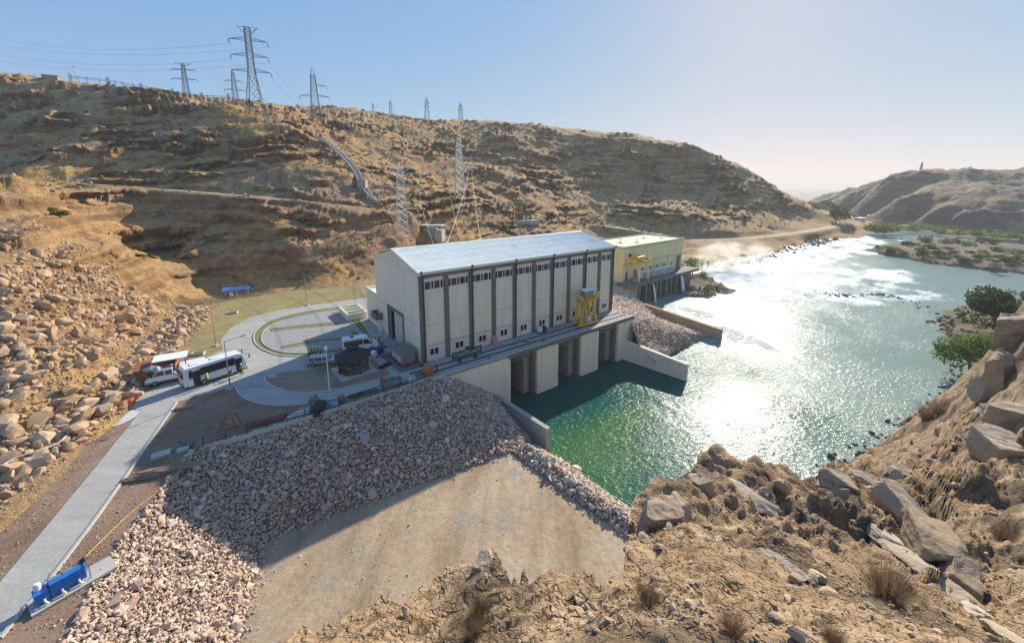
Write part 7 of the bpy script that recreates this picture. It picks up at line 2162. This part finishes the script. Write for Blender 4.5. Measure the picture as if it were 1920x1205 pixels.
# ------------------------------------------------------------------ tracks cut across the hillside
def track(name, pts, w, mat):
    P_ = []
    for i in range(len(pts)-1):
        a, b = pts[i], pts[i+1]
        for k in range(10): P_.append(tuple(a[j] + (b[j]-a[j])*k/10 for j in range(3)))
    P_.append(pts[-1])
    g_ = [on_hill(*q) for q in P_]; V, F = [], []
    for i, p in enumerate(g_):
        d = (g_[min(i+2, len(g_)-1)] - g_[max(i-2, 0)]); d.z = 0; d.normalize(); nn = Vector((-d.y, d.x, 0))
        if nn.dot(Vector((p.x, p.y, 0))) > 0: nn = -nn
        z = np.mean([g_[max(0, min(len(g_)-1, i+q))].z for q in range(-3, 4)])
        for s, dz in ((-.6, -.3), (0, .16), (.5, .16), (.7, -.7)):
            q = p + nn*w*s; V.append((q.x, q.y, z+dz))
    for i in range(len(g_)-1):
        for k in range(3): F.append((4*i+k, 4*i+k+1, 4*i+5+k, 4*i+4+k))
    o = link(name, np_mesh(name, np.array(V), np.array(F), mat, True)); tag(o, kind='structure')
MAT['track'] = M('track_dust', [(.34,.255,.17),(.44,.345,.24)], .3, .95, .4, 3, .1, fine=.3)
for nm_, (pts_t, w_t) in TRACKS.items():
    P_, _w = bench_line(pts_t, w_t, 10); V, F = [], []
    for i, p in enumerate(P_):
        d = P_[min(i+1, len(P_)-1)] - P_[max(i-1, 0)]; d = Vector((d[0], d[1], 0)).normalized(); nn = Vector((-d.y, d.x, 0))
        for s_ in (-1, -.33, .33, 1): q = Vector(p) + nn*w_t*.8*s_; V.append((q.x, q.y, q.z + .12 - .05*abs(s_)))
    for i in range(len(P_)-1):
        for k in range(3): F.append((4*i+k, 4*i+k+1, 4*i+5+k, 4*i+4+k))
    me = np_mesh(nm_, np.array(V), np.array(F), MAT['track'], True)
    if me.polygons[0].normal.z < 0: me.flip_normals()
    tag(link(nm_, me), kind='structure')

# ------------------------------------------------------------------ riverside settlement
for k, (x, y, s, mt, lab) in enumerate(((1612,414,(9,5,3),'frame','long white shed of the riverside settlement'),(1632,409,(8,5,3),'oldcon','grey shed behind the long white one'),(1625,404,(6,4,2.6),'roof','pale roofed hut at the back of the settlement'),(1640,403,(5,4,2.4),'brownwall','buff hut at the far end of the settlement'),(1605,406,(5,4,2.5),'oldcon','grey hut at the near end of the settlement'),(1523,417,(5,3.5,2.4),'oldcon','small grey hut beside the river road'))):
    p = at(x, y, 2.2); h_ = tag(empty('shed', p, .4+.3*k), lab, 'shed')
    MB().box(-s[0]/2, s[0]/2, -s[1]/2, s[1]/2, -1.5, s[2]).build('wall', MAT[mt], h_); MB().box(-s[0]/2-.3, s[0]/2+.3, -s[1]/2-.3, s[1]/2+.3, s[2], s[2]+.25).build('roof', MAT['roof' if k < 3 else 'oldcon'], h_)
    MB().box(-.5, .5, -s[1]/2-.06, -s[1]/2-.001, -.5, 1.6).build('door', MAT['trim'], h_)
for k, (x, y, lab) in enumerate(((1592,412,'yellow loader parked at the settlement'),(1583,416,'yellow roller parked by the river road'),(1508,427,'yellow machine parked under the hill tip'))):
    p = at(x, y, 2.6); t = tag(empty('loader', p, .5*k), lab, 'loader')
    MB().hexa([(-2.4, -1.1, .6), (2.0, -1.1, .6), (2.0, 1.1, .6), (-2.4, 1.1, .6)], [(-2.3, -1, 1.9), (1.6, -1, 1.6), (1.6, 1, 1.6), (-2.3, 1, 1.9)]).build('body', MAT['yellow'], t)
    MB().box(-.9, .6, -.8, .8, 1.75, 3.2).build('cab', MAT['glass'], t); MB().box(2.0, 3.2, -1.3, 1.3, .2, 1.3).build('bucket', MAT['yellow'], t)
    for x_ in (-1.5, 1.3):
        for y_ in (-1.2, 1.2): MB().tube((x_, y_-.25, .7), (x_, y_+.25, .7), .75, n=12).build('wheel', MAT['tyre'], t)
for k, (x, y, mt, lab) in enumerate(((1603,414,'white','white truck parked between the settlement sheds'),(1618,418,'white','white truck nearest the water at the settlement'),(1540,425,'silver','grey car parked under the settlement trees'))):
    p = at(x, y, 2.4); t = tag(empty('truck' if k < 2 else 'car', p, .3+.4*k), lab, 'truck' if k < 2 else 'car')
    MB().hexa([(-2.6, -1, .5), (2.6, -1, .5), (2.6, 1, .5), (-2.6, 1, .5)], [(-2.6, -1, 1.4), (2.4, -1, 1.3), (2.4, 1, 1.3), (-2.6, 1, 1.4)]).build('body', MAT[mt], t, bevel=.05)
    MB().hexa([(-.2, -.95, 1.3), (2.0, -.95, 1.3), (2.0, .95, 1.3), (-.2, .95, 1.3)], [(0, -.85, 2.2), (1.3, -.85, 2.2), (1.3, .85, 2.2), (0, .85, 2.2)]).build('cab', MAT['glass'], t)
    for x_ in (-1.6, 1.6):
        for y_ in (-.95, .95): MB().tube((x_, y_-.12, .4), (x_, y_+.12, .4), .42, n=12).build('wheel', MAT['tyre'], t)
fb = att(1726, 322.5, 556); fz = float(far.z(fb.x, fb.y)[0])
fb = Vector((fb.x, fb.y, fz-1)); pylon('lattice mast on the crest of the far right hill', fb, max(12, htop(fb, 303)-fb.z), 3.0, 1.0, [], MAT['pylon'], 'peak', .2, .25, bays=6, ins=False)
o = empty('relay_hut', fb + Vector((-7, 0, .6)), .2); tag(o, 'small relay hut beside the mast on the far right hill', 'hut')
MB().box(-3, 3, -2, 2, -1, 2.2).build('wall', MAT['oldcon'], o); MB().box(-3.2, 3.2, -2.2, 2.2, 2.2, 2.45).build('roof', MAT['roof'], o)

# ------------------------------------------------------------------ spray over the spillway outlet
m, nt, p = _new('spray')
nt.nodes.remove(p)
pv = nt.nodes.new('ShaderNodeVolumePrincipled'); pv.inputs['Color'].default_value = (.99, .99, .99, 1); pv.inputs['Anisotropy'].default_value = .65
tc = nt.nodes.new('ShaderNodeTexCoord')
nz = _noise(nt, tc.outputs['Object'], 1.6, 4, .6, .6)
ln = nt.nodes.new('ShaderNodeVectorMath'); ln.operation = 'LENGTH'; nt.links.new(tc.outputs['Object'], ln.inputs[0])
fall = _range(nt, ln.outputs['Value'], 1.0, .25)
dn = _math(nt, 'MULTIPLY', _range(nt, nz.outputs[0], .42, .68), fall)
nt.links.new(_math(nt, 'MULTIPLY', dn, .16), pv.inputs['Density'])
nt.links.new(pv.outputs[0], nt.nodes['Material Output'].inputs['Volume'])
bm = bmesh.new(); bmesh.ops.create_icosphere(bm, subdivisions=3, radius=1); me = bpy.data.meshes.new('spray'); bm.to_mesh(me); bm.free(); me.materials.append(m)
c = at(1350, 500, 0.5)
o = link('spray', me, None, (c.x+4, c.y, 4.5)); o.scale = (32, 14, 9.5); o.rotation_euler = (0, 0, .5)
tag(o, 'white spray drifting over the outlet behind the old powerhouse', 'spray', kind='stuff')

# ------------------------------------------------------------------ haze
m, nt, p = _new('haze'); nt.nodes.remove(p)
pv = nt.nodes.new('ShaderNodeVolumePrincipled'); pv.inputs['Color'].default_value = (.93, .92, .88, 1); pv.inputs['Density'].default_value = HAZE_D; pv.inputs['Anisotropy'].default_value = .1
nt.links.new(pv.outputs[0], nt.nodes['Material Output'].inputs['Volume'])
hzb = MB().box(-27000, 27000, -400, 27000, -12, 190).build('haze', m)
tag(hzb, 'pale dusty haze filling the valley', 'haze', kind='stuff')
